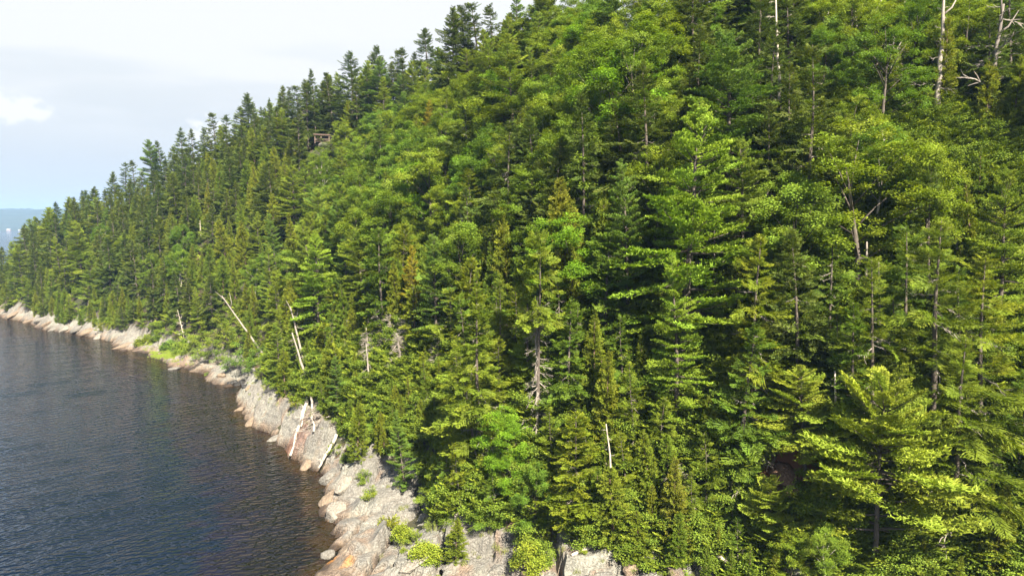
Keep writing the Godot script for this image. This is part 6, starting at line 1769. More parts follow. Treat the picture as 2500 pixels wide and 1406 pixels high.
func make_cedar(r: RandomNumberGenerator, h: float, width: float, column: float) -> Array:
	var st := stem(h, h * 0.013 + 0.04, h * 0.03, r)
	var v := PackedVector3Array()
	var c := PackedColorArray()
	var n := int(h * width * 7.0)
	var seed_ := r.randf() * 100.0
	for k in n:
		var t := pow((k + r.randf()) / n, 0.92)
		var yaw := r.randf() * TAU
		var prof := lerpf(1.0 - t, sqrt(maxf(0.0, 1.0 - t * t)), column) * (0.7 + 0.3 * smoothstep(0.0, 0.18, t))
		var lump := 0.85 + 0.4 * fine.get_noise_3d(cos(yaw) * 1.6 + seed_, t * h * 0.8, sin(yaw) * 1.6)
		var reach := width * 0.5 * prof * lump + 0.08
		var l := clampf(reach * 0.85, 0.35, 0.95) * r.randf_range(0.8, 1.2)
		var inner := maxf(0.0, reach - l) * r.randf_range(0.6, 1.0)
		var at := along(st[0], t * 0.985 + 0.01) + Vector3(cos(yaw) * inner, 0, -sin(yaw) * inner)
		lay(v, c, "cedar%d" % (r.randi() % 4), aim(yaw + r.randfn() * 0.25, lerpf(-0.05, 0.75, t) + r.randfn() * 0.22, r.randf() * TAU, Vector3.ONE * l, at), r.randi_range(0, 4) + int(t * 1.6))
	var trunk := PackedVector3Array()
	tube(trunk, st[0], st[1], 6)
	return [smooth_soup(trunk), soup(v, c), null]


func make_broadleaf(r: RandomNumberGenerator, h: float, width: float, clumps: int, thin: float, low := 0.3) -> Array:
	# a forked stem with limbs, each limb ending in lobes of leaf clumps
	var wood := PackedVector3Array()
	var st := stem(h * 0.8, h * 0.012 + 0.05, h * 0.05, r)
	tube(wood, st[0], st[1], 7)
	var v := PackedVector3Array()
	var c := PackedColorArray()
	var lobes := []
	var n := 12
	for k in n:
		var t := lerpf(low, 0.96, k / (n - 1.0))
		var yaw := k * 2.4 + r.randfn() * 0.4
		var reach := width * 0.38 * sqrt(maxf(0.05, 1.0 - pow((t - 0.5) / 0.55, 2.0))) * r.randf_range(0.75, 1.2)
		if k == n - 1:
			reach *= 0.2
		var a := along(st[0], minf(1.0, t * 0.85))
		var b := Vector3(cos(yaw) * reach, h * t, sin(yaw) * reach)
		tube(wood, PackedVector3Array([a, a.lerp(b, 0.5) + Vector3(0, 0.15, 0), b]), PackedFloat32Array([0.03 + h * 0.003, 0.02 + h * 0.0018, 0.012]), 4)
		lobes.append([b, width * r.randf_range(0.14, 0.25)])
	for k in clumps:
		var lobe: Array = lobes[k % n]
		var d := Vector3(r.randfn(), r.randfn() * 0.8 + 0.3, r.randfn()).normalized() * sqrt(r.randf_range(0.5, 1.0))
		var p: Vector3 = lobe[0] + d * lobe[1] * Vector3(1.0, 0.9, 1.0)
		var s := r.randf_range(0.38, 0.66) * thin
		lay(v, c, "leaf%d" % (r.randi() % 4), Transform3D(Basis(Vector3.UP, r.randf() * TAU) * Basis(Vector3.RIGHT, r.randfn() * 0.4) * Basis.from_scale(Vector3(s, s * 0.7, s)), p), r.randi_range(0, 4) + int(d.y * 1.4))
	return [smooth_soup(wood), soup(v, c), null]


func tree_protos() -> Dictionary:
	make_sprays()
	var r := RandomNumberGenerator.new()
	r.seed = 99
	var out := {}
	var sets := {
		"spruce": [Color(1, 1, 1), Color(0.88, 0.96, 0.95), Color(1.22, 1.16, 0.9)],
		"fir": [Color(1, 1, 1), Color(0.72, 0.86, 0.95), Color(1.2, 1.1, 0.9)],
		"pine": [Color(1, 1, 1), Color(0.74, 0.86, 1.1), Color(1.12, 1.06, 0.9), Color(1.5, 0.98, 0.7), Color(1.36, 1.22, 1.05), Color(1.18, 1.25, 1.0)],
		"cedar": [Color(1, 1, 1), Color(0.8, 0.92, 0.95), Color(1.08, 1.0, 0.95), Color(1.10, 0.94, 1.1)],
		"leaf": [Color(1, 1, 1), Color(0.80, 0.92, 1.0), Color(1.2, 1.08, 0.9), Color(1.05, 1.25, 0.8)],
	}
	for kind in sets:
		var mats := []
		for c in sets[kind]:
			mats.append(leaf_material(kind + " foliage", c, 0.9 if kind in ["leaf", "cedar"] else 0.8))
		out[kind] = []
		for k in ({"pine": 9, "fir": 9, "leaf": 7, "cedar": 7}.get(kind, 6)):
			var a: Array
			var h: float
			match kind:
				"spruce":
					h = 13.0
					a = make_spruce(r, "spruce", h, r.randf_range(5.0, 6.8), r.randf_range(0.8, 2.2), [0.25, 0.4, 0.6, 0.35, 0.8, 0.5, 0.9, 0.6][k])
				"fir":
					h = 12.0
					a = make_spruce(r, "fir" if k < 7 else "fine", h, 4.2 if k == 6 else r.randf_range(5.2, 7.0), 7.2 if k == 6 else r.randf_range(0.6, 2.5), [0.35, 0.6, 0.8, 0.45, 1.0, 0.7, 0.6, 0.7, 1.0][k])
				"pine":
					h = 16.0
					a = make_pine(r, h, [7.0, 6.4, 8.0, 6.6, 8.2, 7.0, 14.0, 8.6, 9.0][k], [2.5, 2.0, 4.0, 2.0, 4.0, 3.0, 4.8, 2.5, 5.0][k], [0.9, 0.85, 0.8, 0.85, 0.7, 0.8, 0.72, 0.97, 0.8][k], [0.15, 0.2, 0.6, 0.1, 0.45, 0.3, 0.55, 0.12, 0.8][k])
				"cedar":
					h = 9.0
					a = make_cedar(r, h, r.randf_range(3.7, 5.0), [0.25, 0.5, 0.15, 0.6, 0.35, 0.75, 0.2, 0.4][k])
				"leaf":
					h = 11.0
					a = make_broadleaf(r, h, r.randf_range(6.0, 7.8), 250, 1.0 if k != 2 else 0.8, 0.55 if k == 0 else 0.3)
			for m in mats:
				var parts := [["trunk", a[0], M.birch_bark if kind == "leaf" and k < 2 else M.red_bark if kind == "cedar" else M.bark], ["crown", a[1], m]]
				if a[2]:
					parts.append(["dead_twigs", a[2], M.dead])
				out[kind].append([proto(parts), h])
	return out


func build_forest():
	var protos := tree_protos()
	var named := {"spruce": "spruce_tree", "fir": "fir_tree", "pine": "pine_tree", "cedar": "cedar_tree", "leaf": "broadleaf_tree"}
	var groups := {"spruce": "dark spruces on the wooded hillside", "fir": "green firs on the wooded hillside", "pine": "white pines on the wooded hillside", "cedar": "olive cedars on the wooded hillside", "leaf": "broadleaf trees on the wooded hillside"}
	var tints := {"spruce": 3, "fir": 3, "pine": 6, "cedar": 4, "leaf": 4}
	for row in TREES:
		var kind: String = row[0]
		var p: Array = protos[kind][row[1] * tints[kind] + row[2]]
		var o: Node3D = p[0].duplicate()
		o.name = numbered(named[kind])
		add_child(o, true)
		var s: float = row[5] / p[1]
		o.position = Vector3(row[3], rock_ground(row[3], row[4]) - 0.15, row[4])
		o.basis = Basis(Vector3(1, 0, 0), rng.randfn() * 0.045) * Basis(Vector3(0, 0, 1), 0.02 + rng.randfn() * 0.045) * Basis(Vector3.UP, deg_to_rad(row[7]))
		o.scale = Vector3(s * row[6], s, s * row[6])
		tag(o, row[8], "tree", groups[kind])
	for kind in protos:
		for p in protos[kind]:
			p[0].free()


func build_undergrowth():
	# ferns, seedlings and brambles over the whole forest floor: nobody could count them
	var r := RandomNumberGenerator.new()
	r.seed = 515
	var kinds := [["leaf", leaf_material("undergrowth", Color(0.95, 0.95, 1.0), 0.7)], ["fir", leaf_material("seedlings", Color(1.0, 1.0, 1.0), 0.6)]]
	for kind in kinds:
		var v := PackedVector3Array()
		var c := PackedColorArray()
		for k in (16 if kind[0] == "leaf" else 7):
			if kind[0] == "leaf":
				lay(v, c, "leaf%d" % (k % 4), Transform3D(Basis(Vector3.UP, r.randf() * TAU) * Basis.from_scale(Vector3(0.3, 0.22, 0.3)), Vector3(r.randfn() * 0.5, r.randf() * 0.55 + 0.15, r.randfn() * 0.5)), r.randi_range(0, 5))
			else:
				lay(v, c, "fir%d" % (k % 4), aim(TAU * k / 7.0, 0.5, 0, Vector3(1.0, 0.8, 1.0), Vector3(0, 0.15 + 0.12 * k, 0)), r.randi_range(0, 5))
		var spots: Array[Transform3D] = []
		for k in 60000:
			var x := r.randf_range(-240, 75)
			var z := r.randf_range(-330, -37)
			if k % 2:
				x = r.randf_range(-50, 70)
				z = r.randf_range(-120, -37)
			if absf(x) > -z * 0.86 + 6.0:
				continue
			var s := shore_at(x, z)
			if s[0] < s[1].x * (1.0 + 0.25 * fine.get_noise_2d(x, z)) + 0.5 or s[0] > s[1].w + 14.0 or Vector2(x, z).distance_to(Vector2(20.35, -48.68)) < 2.2 or Vector2(x, z).distance_to(Vector2(-43.98, -160.43)) < 4.0:
				continue
			var b := Basis(Vector3.UP, r.randf() * TAU) * Basis.from_scale(Vector3.ONE * r.randf_range(0.7, 1.8))
			spots.append(Transform3D(b, Vector3(x, rock_ground(x, z) - 0.1, z)))
		var mm := MultiMesh.new()
		mm.transform_format = MultiMesh.TRANSFORM_3D
		mm.mesh = soup(v, c)
		mm.instance_count = spots.size()
		for k in spots.size():
			mm.set_instance_transform(k, spots[k])
		var o := MultiMeshInstance3D.new()
		o.name = numbered("undergrowth")
		o.multimesh = mm
		o.material_override = kind[1]
		add_child(o, true)
		o.set_meta("kind", "stuff")
		o.set_meta("label", "shaded leafy undergrowth covering the forest floor" if kind[0] == "leaf" else "knee-high fir seedlings covering the forest floor")


const SNAGS = [
	["leaning_dead_tree", Vector3(-44.60, 4.62, -121.84), Vector3(-52.60, 14.95, -122.82), 0.24, "dead", 5, 1.2, 0.10, 0.75, 0.98, 1, "bare grey pole-like dead tree leaning steeply out towards the water over green bushes", "dead tree"],
	["dead_tree", Vector3(-27.21, 5.86, -90.31), Vector3(-29.69, 13.33, -91.02), 0.24, "dead", 9, 1.6, -0.35, 0.10, 0.90, 0, "shorter of two parallel leaning grey trunks, with stubby twigs on its water side", "dead tree"],
	["dead_tree", Vector3(-28.42, 7.06, -93.19), Vector3(-30.81, 16.51, -94.09), 0.22, "dead", 4, 2.2, -0.50, 0.55, 0.95, 1, "taller of two parallel leaning grey trunks, with a forked tip and one long drooping limb", "dead tree"],
	["dead_tree", Vector3(2.12, 9.71, -55.86), Vector3(2.07, 21.95, -55.91), 0.20, "dead", 46, 2.1, -0.50, 0.05, 0.95, 0, "long bare grey trunk with curved drooping dead limbs in mid slope, against a dying fir", "dead tree"],
	["dead_cedar", Vector3(-14.57, 13.35, -82.74), Vector3(-15.07, 17.40, -83.12), 0.16, "pale_dead", 40, 1.3, -0.10, 0.10, 0.90, 0, "bleached dead cedar with dense level twigs, the straighter of a pair", "dead tree"],
	["dead_cedar", Vector3(-16.16, 13.45, -84.50), Vector3(-17.18, 17.43, -84.88), 0.15, "pale_dead", 26, 1.2, 0.00, 0.15, 0.90, 0, "bleached dead cedar with a hooked thin tip, the crooked one of a pair", "dead tree"],
	["dead_cedar", Vector3(-12.68, 10.85, -78.48), Vector3(-13.49, 15.28, -78.90), 0.13, "dead", 20, 1.1, -0.10, 0.10, 0.90, 0, "squat grey dead cedar downslope of the pair of bleached dead cedars", "dead tree"],
	["dead_cedar", Vector3(-17.28, 10.30, -82.20), Vector3(-17.88, 15.28, -82.67), 0.13, "dead", 20, 1.1, -0.10, 0.10, 0.90, 0, "slim grey dead cedar on the water side of the pair of bleached dead cedars", "dead tree"],
	["dead_cedar", Vector3(-12.15, 12.76, -79.92), Vector3(-12.88, 17.36, -80.35), 0.12, "dead", 20, 1.1, -0.10, 0.10, 0.90, 0, "grey dead cedar upslope of the squat dead cedar, half hidden by living ones", "dead tree"],
	["dead_cedar", Vector3(-20.24, 11.74, -88.11), Vector3(-20.88, 16.01, -88.51), 0.12, "dead", 20, 1.1, -0.10, 0.10, 0.90, 0, "outermost grey dead cedar, nearest the water above the cliff", "dead tree"],
	["dead_cedar", Vector3(-7.42, 13.00, -73.91), Vector3(-7.87, 16.58, -74.25), 0.12, "dead", 20, 1.1, -0.10, 0.10, 0.90, 0, "lone grey dead cedar between the pale dead spike and the broad central fir", "dead tree"],
	["dead_cedar", Vector3(12.39, 6.53, -49.19), Vector3(12.24, 10.49, -49.57), 0.12, "dead", 20, 1.1, -0.10, 0.10, 0.90, 0, "grey-tipped dead cedar low on the slope near the bottom edge", "dead tree"],
	["dead_tree", Vector3(-9.74, 15.12, -79.89), Vector3(-10.17, 17.78, -80.14), 0.12, "pale_dead", 8, 0.4, 0.00, 0.20, 0.95, 0, "short thin pale spike of dead wood with tiny stubs above a green cedar", "dead tree"],
	["dead_tree", Vector3(-16.41, 7.04, -78.12), Vector3(-17.08, 14.05, -78.78), 0.17, "dead", 34, 1.3, -0.20, 0.05, 0.90, 0, "grey lichened dead trunk full of fine twigs among cedars above the cliff", "dead tree"],
	["dead_tree", Vector3(-8.66, 6.66, -69.04), Vector3(-8.83, 10.97, -69.45), 0.12, "dead", 26, 1.5, -0.25, 0.10, 0.90, 0, "small grey dead tree with herringbone twigs above the rock shelf", "dead tree"],
	["tall_snag", Vector3(26.25, 39.82, -67.42), Vector3(25.50, 50.66, -68.44), 0.23, "pale_dead", 12, 1.6, 0.00, 0.35, 0.98, 0, "tall slim white snag with one bent arm near its top, rising above dark spruces", "dead tree"],
	["tall_snag", Vector3(40.63, 36.33, -66.58), Vector3(41.57, 50.88, -67.96), 0.34, "dead", 16, 2.6, 0.05, 0.25, 0.97, 1, "thick tall grey snag with stub branches and splintered top, next to a leafy crown", "dead tree"],
	["tall_snag", Vector3(44.15, 35.64, -65.01), Vector3(46.15, 48.45, -66.22), 0.36, "dark_dead", 22, 4.2, 0.10, 0.30, 0.98, 1, "dark leaning forked snag with long twisted pale limbs near the top landward corner", "dead tree"],
	["tall_snag", Vector3(25.29, 49.02, -82.35), Vector3(25.15, 55.95, -83.01), 0.30, "dead", 12, 1.6, 0.00, 0.10, 0.90, 0, "pale snag top with short stubs at the top edge behind a broad pine", "dead tree"],
	["broken_snag", Vector3(23.34, 14.46, -47.69), Vector3(23.10, 17.49, -47.97), 0.17, "pale_dead", 9, 0.9, 0.05, 0.45, 1.00, 0, "short white broken snag with peg-like stubs beside the flat-topped yellow-green pine", "dead tree"],
	["dead_shrub", Vector3(-4.52, 4.34, -56.02), Vector3(-4.87, 7.04, -56.27), 0.14, "pale_dead", 46, 1.1, -0.45, 0.05, 0.95, 0, "silvery dead little spruce with drooping twigs at the foot of the slope", "dead tree"],
	["dead_tree", Vector3(8.09, 8.32, -49.87), Vector3(7.11, 12.93, -50.30), 0.13, "pale_dead", 16, 1.0, -0.10, 0.20, 0.95, 0, "thin pale leaning dead trunk with short side twigs, low on the landward slope", "dead tree"],
	["dead_tree", Vector3(6.86, 7.55, -49.79), Vector3(6.61, 9.45, -49.97), 0.10, "pale_dead", 14, 0.8, 0.15, 0.20, 0.95, 0, "short pale dead spike just below the thin leaning dead trunk", "dead tree"],
	["dead_tree", Vector3(28.20, 17.29, -51.22), Vector3(27.98, 25.05, -51.95), 0.17, "dark_dead", 40, 1.7, -0.15, 0.00, 0.90, 0, "thin dark dead trunk bristling with twigs below the big loose poplar", "dead tree"],
	["dead_tree", Vector3(17.33, 21.22, -57.87), Vector3(17.30, 27.48, -58.46), 0.17, "dark_dead", 30, 1.2, -0.40, 0.05, 0.90, 0, "dark bare trunk with drooping pale twigs just landward of the bright pointed pine", "dead tree"],
	["dead_tree", Vector3(-70.24, 5.07, -144.48), Vector3(-71.64, 9.60, -144.91), 0.12, "pale_dead", 26, 1.6, -0.10, 0.15, 0.90, 0, "slanting dead tree with comb-like fine twigs above the lime-green grass patch", "dead tree"],
	["dead_tree", Vector3(-12.77, 28.89, -100.03), Vector3(-12.83, 32.16, -100.34), 0.13, "pale_dead", 14, 0.8, 0.00, 0.20, 0.95, 0, "small pale dead spike in the leafy middle of the hillside", "dead tree"],
	["dead_tree", Vector3(-74.98, 24.08, -164.61), Vector3(-75.18, 28.69, -165.05), 0.16, "pale_dead", 14, 1.2, 0.00, 0.20, 0.95, 0, "pale dead spike among olive cedars on the far slope", "dead tree"],
	["dead_tree", Vector3(32.91, 40.98, -72.80), Vector3(38.89, 51.62, -73.81), 0.16, "dead", 18, 2.4, 0.10, 0.30, 0.95, 1, "bare crooked grey tree with spreading white limbs below the top edge", "dead tree"],
	["dead_tree", Vector3(37.74, 39.29, -70.13), Vector3(38.56, 46.68, -70.83), 0.20, "dead", 24, 3.2, 0.10, 0.15, 0.90, 1, "bare grey tree with many zigzag white limbs above the big loose poplar", "dead tree"],
	["dead_tree", Vector3(28.67, 21.40, -54.87), Vector3(28.77, 26.52, -55.36), 0.22, "dead", 12, 1.4, -0.10, 0.20, 0.90, 0, "stout tan broken trunk beneath the big loose poplar", "dead tree"],
	["dead_tree", Vector3(-11.87, 25.47, -94.43), Vector3(-8.20, 31.66, -95.02), 0.12, "pale_dead", 6, 1.5, 0.10, 0.50, 0.95, 0, "slanting white birch stem in the leafy middle of the hillside", "dead tree"],
]
const LOGS = [
	["driftwood_log", Vector3(-26.97, 5.67, -89.49), Vector3(-26.40, 0.21, -78.93), 0.24, "pale_dead", 3, "longest bleached log lying down the pale cliff into the water"],
	["driftwood_log", Vector3(-27.28, 5.13, -89.19), Vector3(-26.06, 2.81, -82.19), 0.15, "pale_dead", 3, "shorter bleached log beside the longest one at the cliff top"],
	["driftwood_log", Vector3(-27.05, 5.77, -89.75), Vector3(-23.43, 2.89, -78.68), 0.19, "pale_dead", 3, "bleached log on the landward side of the stranded pair, lying straight down the cliff"],
	["driftwood_log", Vector3(-20.14, 3.78, -76.51), Vector3(-21.58, 0.83, -73.97), 0.20, "pale_dead", 3, "split bleached log lying across the rocks at the cliff's near foot"],
	["driftwood_log", Vector3(-4.41, 4.05, -55.44), Vector3(-4.91, 2.95, -54.33), 0.17, "pale_dead", 1, "short bleached log propped on a boulder at the foot of the trees"],
	["driftwood_log", Vector3(5.99, 3.20, -49.08), Vector3(4.31, 2.67, -47.77), 0.17, "pale_dead", 1, "pinkish log lying on the bottom rock ledge"],
	["driftwood_log", Vector3(14.45, 4.47, -46.94), Vector3(16.45, 3.49, -45.34), 0.14, "pale_dead", 5, "pale fallen trunk in the bushes at the bottom edge"],
	["driftwood_log", Vector3(-7.98, 2.20, -50.99), Vector3(-6.67, 2.16, -50.74), 0.09, "dead", 0, "thin brown driftwood stick on the shelf"],
]
const SHRUBS = [
	["cedar", 2, -10.71, -57.31, 2.21, 0.90, "low yellow-green juniper on the shelf, the uppermost beside bare scree", "low shrubs on the rocks"],
	["leaf", 2, -9.13, -54.82, 1.98, 0.80, "round yellow-green bush in the middle of the juniper row on the shelf", "low shrubs on the rocks"],
	["leaf", 2, -6.71, -51.54, 2.58, 0.50, "flat lime-green juniper mat alone on pale rock", "low shrubs on the rocks"],
	["fir", 1, -6.31, -55.62, 2.15, 0.90, "grey-green spiky shrub beside the short propped log", "low shrubs on the rocks"],
	["leaf", 2, -13.58, -63.02, 1.57, 1.10, "small green bush on the edge where shelf and cliff meet", "low shrubs on the rocks"],
	["leaf", 0, -14.79, -66.34, 1.56, 1.30, "upright leafy bush above the tan slab", "low shrubs on the rocks"],
	["leaf", 2, 1.22, -48.54, 2.56, 1.10, "feathery grass-green bush at the bottom edge of the shelf, water side of a pair", "low shrubs on the rocks"],
	["leaf", 0, 2.31, -49.07, 1.84, 1.20, "feathery taller bush at the bottom edge of the shelf, landward of a pair", "low shrubs on the rocks"],
	["leaf", 2, -5.53, -49.50, 0.81, 1.10, "tiny green tuft at the bottom edge beside a grey block", "low shrubs on the rocks"],
	["leaf", 2, -2.89, -49.01, 0.80, 0.90, "tiny yellow-green tuft at the bottom edge on tan rock", "low shrubs on the rocks"],
	["leaf", 2, -8.63, -52.29, 0.59, 0.70, "tiny lime tuft on bare rock next to the juniper mat", "low shrubs on the rocks"],
	["leaf", 2, 5.15, -48.07, 0.78, 0.90, "small yellow tuft growing beside the pinkish log", "low shrubs on the rocks"],
	["cedar", 1, -8.06, -53.83, 1.68, 0.70, "dull green juniper at the lower end of the juniper row", "low shrubs on the rocks"],
	["cedar", 2, -28.35, -87.60, 1.93, 1.30, "rounded yellow-green bush clinging to the pale cliff beside the stranded logs", "low shrubs on the rocks"],
	["leaf", 0, -18.16, -72.67, 1.52, 1.00, "green bush at the split log's upper end", "low shrubs on the rocks"],
	["cedar", 1, -20.22, -75.48, 1.86, 1.00, "scrubby grey-green bush between the stranded logs and the split log", "low shrubs on the rocks"],
	["fir", 1, -39.34, -105.73, 2.58, 1.20, "wispy grey-green bush at the top of the pale cliff", "low shrubs on the rocks"],
	["leaf", 0, -56.11, -129.84, 11.86, 0.80, "large round leafy bush overhanging the dark cove rocks", "low shrubs on the rocks"],
	["leaf", 1, -47.18, -119.15, 8.35, 0.95, "dark green leafy bush at the head of the cove", "low shrubs on the rocks"],
	["leaf", 2, -61.82, -134.62, 9.42, 0.80, "yellow-green leafy bush on the beach bank, next to the largest bush", "low shrubs on the rocks"],
	["leaf", 2, -55.26, -131.83, 8.81, 1.00, "pale leafy bush on the bank under the leaning dead pole", "low shrubs on the rocks"],
	["leaf", 0, -68.15, -140.18, 5.96, 0.80, "dense dark green bush landward of the lime-green grass", "low shrubs on the rocks"],
	["leaf", 1, -73.63, -145.22, 3.70, 0.70, "small bush behind the lime-green grass", "low shrubs on the rocks"],
	["leaf", 2, -82.60, -151.17, 4.41, 0.70, "fresh green bush where the grass meets the far slabs", "low shrubs on the rocks"],
	["leaf", 0, -79.59, -150.74, 2.74, 0.80, "little green bush beside a pale block on the beach", "low shrubs on the rocks"],
	["leaf", 0, -56.42, -124.17, 1.67, 1.30, "small green plant at the water's edge in the cove", "low shrubs on the rocks"],
	["cedar", 0, -95.02, -163.36, 5.94, 0.90, "rounded olive bush overhanging the far slabs", "low shrubs on the rocks"],
	["cedar", 2, -100.93, -166.53, 4.54, 0.90, "bushy olive cedar seedling on the far slabs", "low shrubs on the rocks"],
]
const ROCKS = [
	["boulder", 0.20, -52.62, Vector3(1.50, 1.00, 1.10), 10, 5, "rust", "rust-brown boulder resting where the shelf meets the trees", "", "boulder"],
	["boulder", 9.99, -47.10, Vector3(2.20, 1.50, 1.60), 20, 0, "grey", "large speckled grey boulder at the bottom edge under the bushes", "", "boulder"],
	["boulder", 8.61, -47.34, Vector3(1.60, 1.20, 1.40), 60, 0, "tan", "tan boulder at the bottom edge on the water side of the speckled grey boulder", "", "boulder"],
	["boulder", -5.74, -54.11, Vector3(2.60, 0.80, 0.90), 25, 18, "grey", "long grey block under the short propped log", "", "boulder"],
	["boulder", -4.72, -50.28, Vector3(1.50, 0.70, 1.10), 5, 6, "grey", "angular grey block near the bottom edge of the shelf", "", "boulder"],
	["rock_slab", -7.59, -50.50, Vector3(3.00, 0.80, 1.40), 35, 16, "pale", "tilted pale slab over a dark crack near the bottom edge", "", "rock slab"],
	["rock_slab", -10.87, -50.20, Vector3(2.60, 0.90, 1.50), 28, 14, "grey", "dark-edged grey slab at the bottom corner of the shelf", "", "rock slab"],
	["rock_slab", -15.59, -55.37, Vector3(1.40, 1.20, 1.30), 10, 0, "grey", "knobbly grey rock with orange lichen at the shelf's seaward nose", "", "rock slab"],
	["boulder", -51.32, -118.41, Vector3(1.90, 1.20, 1.50), 15, 5, "tan", "rounded tan boulder at the mouth of the dark cove", "", "boulder"],
	["boulder", -41.43, -105.34, Vector3(1.30, 1.00, 1.10), 50, 5, "tan", "small tan boulder between black cove rocks and the pale cliff", "", "boulder"],
	["cove_rock", -49.26, -116.90, Vector3(1.56, 0.96, 1.20), 0, 4, "black", "outermost black wet rock at the mouth of the shaded cove", "black rocks in the cove", "rock"],
	["cove_rock", -48.50, -117.19, Vector3(1.30, 0.80, 1.00), 47, 4, "black", "black wet rock next inward from the outermost in the cove", "black rocks in the cove", "rock"],
	["cove_rock", -47.59, -116.64, Vector3(1.43, 0.88, 1.10), 94, 4, "black", "largest-looking black rock in the middle of the cove", "black rocks in the cove", "rock"],
	["cove_rock", -47.11, -116.94, Vector3(1.17, 0.72, 0.90), 141, 4, "black", "black cove rock tucked closest under the leafy bush", "black rocks in the cove", "rock"],
	["cove_rock", -42.50, -106.56, Vector3(1.17, 0.72, 0.90), 188, 4, "black", "black cove rock nearest the small tan boulder", "black rocks in the cove", "rock"],
	["cove_rock", -47.74, -116.12, Vector3(1.30, 0.80, 1.00), 235, 4, "black", "black cove rock half in the water, in the middle", "black rocks in the cove", "rock"],
	["cove_rock", -48.52, -116.12, Vector3(1.04, 0.64, 0.80), 282, 4, "black", "smallest black cove rock at the waterline", "black rocks in the cove", "rock"],
	["cove_rock", -47.46, -117.49, Vector3(1.43, 0.88, 1.10), 329, 4, "black", "uppermost black rock at the head of the cove", "black rocks in the cove", "rock"],
	["boulder", -65.32, -129.43, Vector3(2.60, 0.70, 1.50), 20, 4, "grey", "flat grey stone at the waterline below the lime-green grass", "", "boulder"],
	["boulder", -76.05, -145.40, Vector3(1.90, 1.00, 1.30), 25, 12, "pale", "pale block half buried in the grass on the beach", "", "boulder"],
	["rock_slab", -87.06, -151.33, Vector3(5.50, 1.20, 2.20), 22, 14, "tan", "big tan slab jutting into the water at the near end of the far slabs", "", "rock slab"],
	["rock_slab", -136.62, -191.28, Vector3(4.00, 1.70, 2.40), 5, 16, "tan", "tilted tan slab on the far shore, third from the headland tip", "", "rock slab"],
	["rock_slab", -128.88, -184.79, Vector3(4.00, 1.70, 2.40), 24, 21, "grey", "tilted grey slab on the far shore, fourth from the headland tip", "", "rock slab"],
	["rock_slab", -146.37, -198.35, Vector3(4.00, 1.70, 2.40), 43, 26, "tan", "tilted tan slab on the far shore, first from the headland tip", "", "rock slab"],
	["rock_slab", -120.26, -177.22, Vector3(4.40, 1.70, 2.40), 62, 16, "grey", "tilted grey slab on the far shore, sixth from the headland tip", "", "rock slab"],
	["rock_slab", -115.95, -175.22, Vector3(3.60, 1.70, 2.40), 5, 21, "pale", "tilted pale slab on the far shore, seventh from the headland tip", "", "rock slab"],
	["rock_slab", -111.16, -172.21, Vector3(4.00, 1.70, 2.40), 24, 26, "grey", "tilted grey slab on the far shore, eighth from the headland tip", "", "rock slab"],
	["rock_slab", -106.32, -168.93, Vector3(4.00, 1.70, 2.40), 43, 16, "tan", "tilted tan slab on the far shore, ninth from the headland tip", "", "rock slab"],
	["rock_slab", -101.18, -165.17, Vector3(3.60, 1.70, 2.40), 62, 21, "pale", "tilted pale slab on the far shore, tenth from the headland tip", "", "rock slab"],
	["rock_slab", -123.90, -179.73, Vector3(3.20, 1.70, 2.40), 5, 26, "tan", "tilted tan slab on the far shore, fifth from the headland tip", "", "rock slab"],
	["rock_slab", -40.90, -100.90, Vector3(3.10, 1.00, 1.70), 15, 18, "tan", "uppermost tan slab down the near cliff, counted from the cove", "", "rock slab"],
	["rock_slab", -36.55, -93.32, Vector3(3.10, 1.60, 1.70), 61, 30, "tan", "third tan slab down the near cliff, counted from the cove", "", "rock slab"],
	["rock_slab", -30.90, -86.28, Vector3(2.79, 1.30, 1.70), 15, 24, "grey", "fifth grey slab down the near cliff, counted from the cove", "", "rock slab"],
	["rock_slab", -23.64, -76.26, Vector3(2.11, 1.00, 1.70), 61, 18, "tan", "seventh tan slab down the near cliff, counted from the cove", "", "rock slab"],
	["rock_slab", -19.91, -71.47, Vector3(2.60, 1.60, 1.70), 15, 30, "grey", "ninth grey slab down the near cliff, counted from the cove", "", "rock slab"],
	["rock_slab", -18.18, -65.97, Vector3(2.85, 1.00, 2.20), 38, 18, "tan", "tenth tan slab down the near cliff, counted from the cove", "", "rock slab"],
	["rock_slab", -16.93, -66.29, Vector3(2.73, 1.30, 1.70), 61, 24, "pale", "eleventh pale slab down the near cliff, counted from the cove", "", "rock slab"],
	["rock_slab", -16.77, -62.65, Vector3(2.48, 1.60, 2.20), 84, 30, "pale", "twelfth pale slab down the near cliff, counted from the cove", "", "rock slab"],
	["boulder", -43.33, -158.30, Vector3(2.40, 1.40, 1.60), 10, 10, "grey", "bare rock outcrop below the wooden shelter", "", "boulder"],
	["boulder", -66.04, -139.88, Vector3(3.00, 1.20, 2.00), 30, 20, "grey", "grey broken rock in the scree above the beach bushes", "", "boulder"],
	["boulder", -70.33, -143.05, Vector3(2.40, 1.00, 1.60), 70, 15, "grey", "smaller grey rock in the scree behind the lime-green grass", "", "boulder"],
	["boulder", 20.05, -48.67, Vector3(3.00, 1.10, 2.20), 70, 15, "rust", "reddish soil-covered rock on the bare bank beside the small pine sapling", "", "boulder"],
	["boulder", 20.04, -47.84, Vector3(2.40, 0.90, 1.80), 20, 15, "rust", "lower reddish rock on the bare bank by the small pine sapling", "", "boulder"],
]


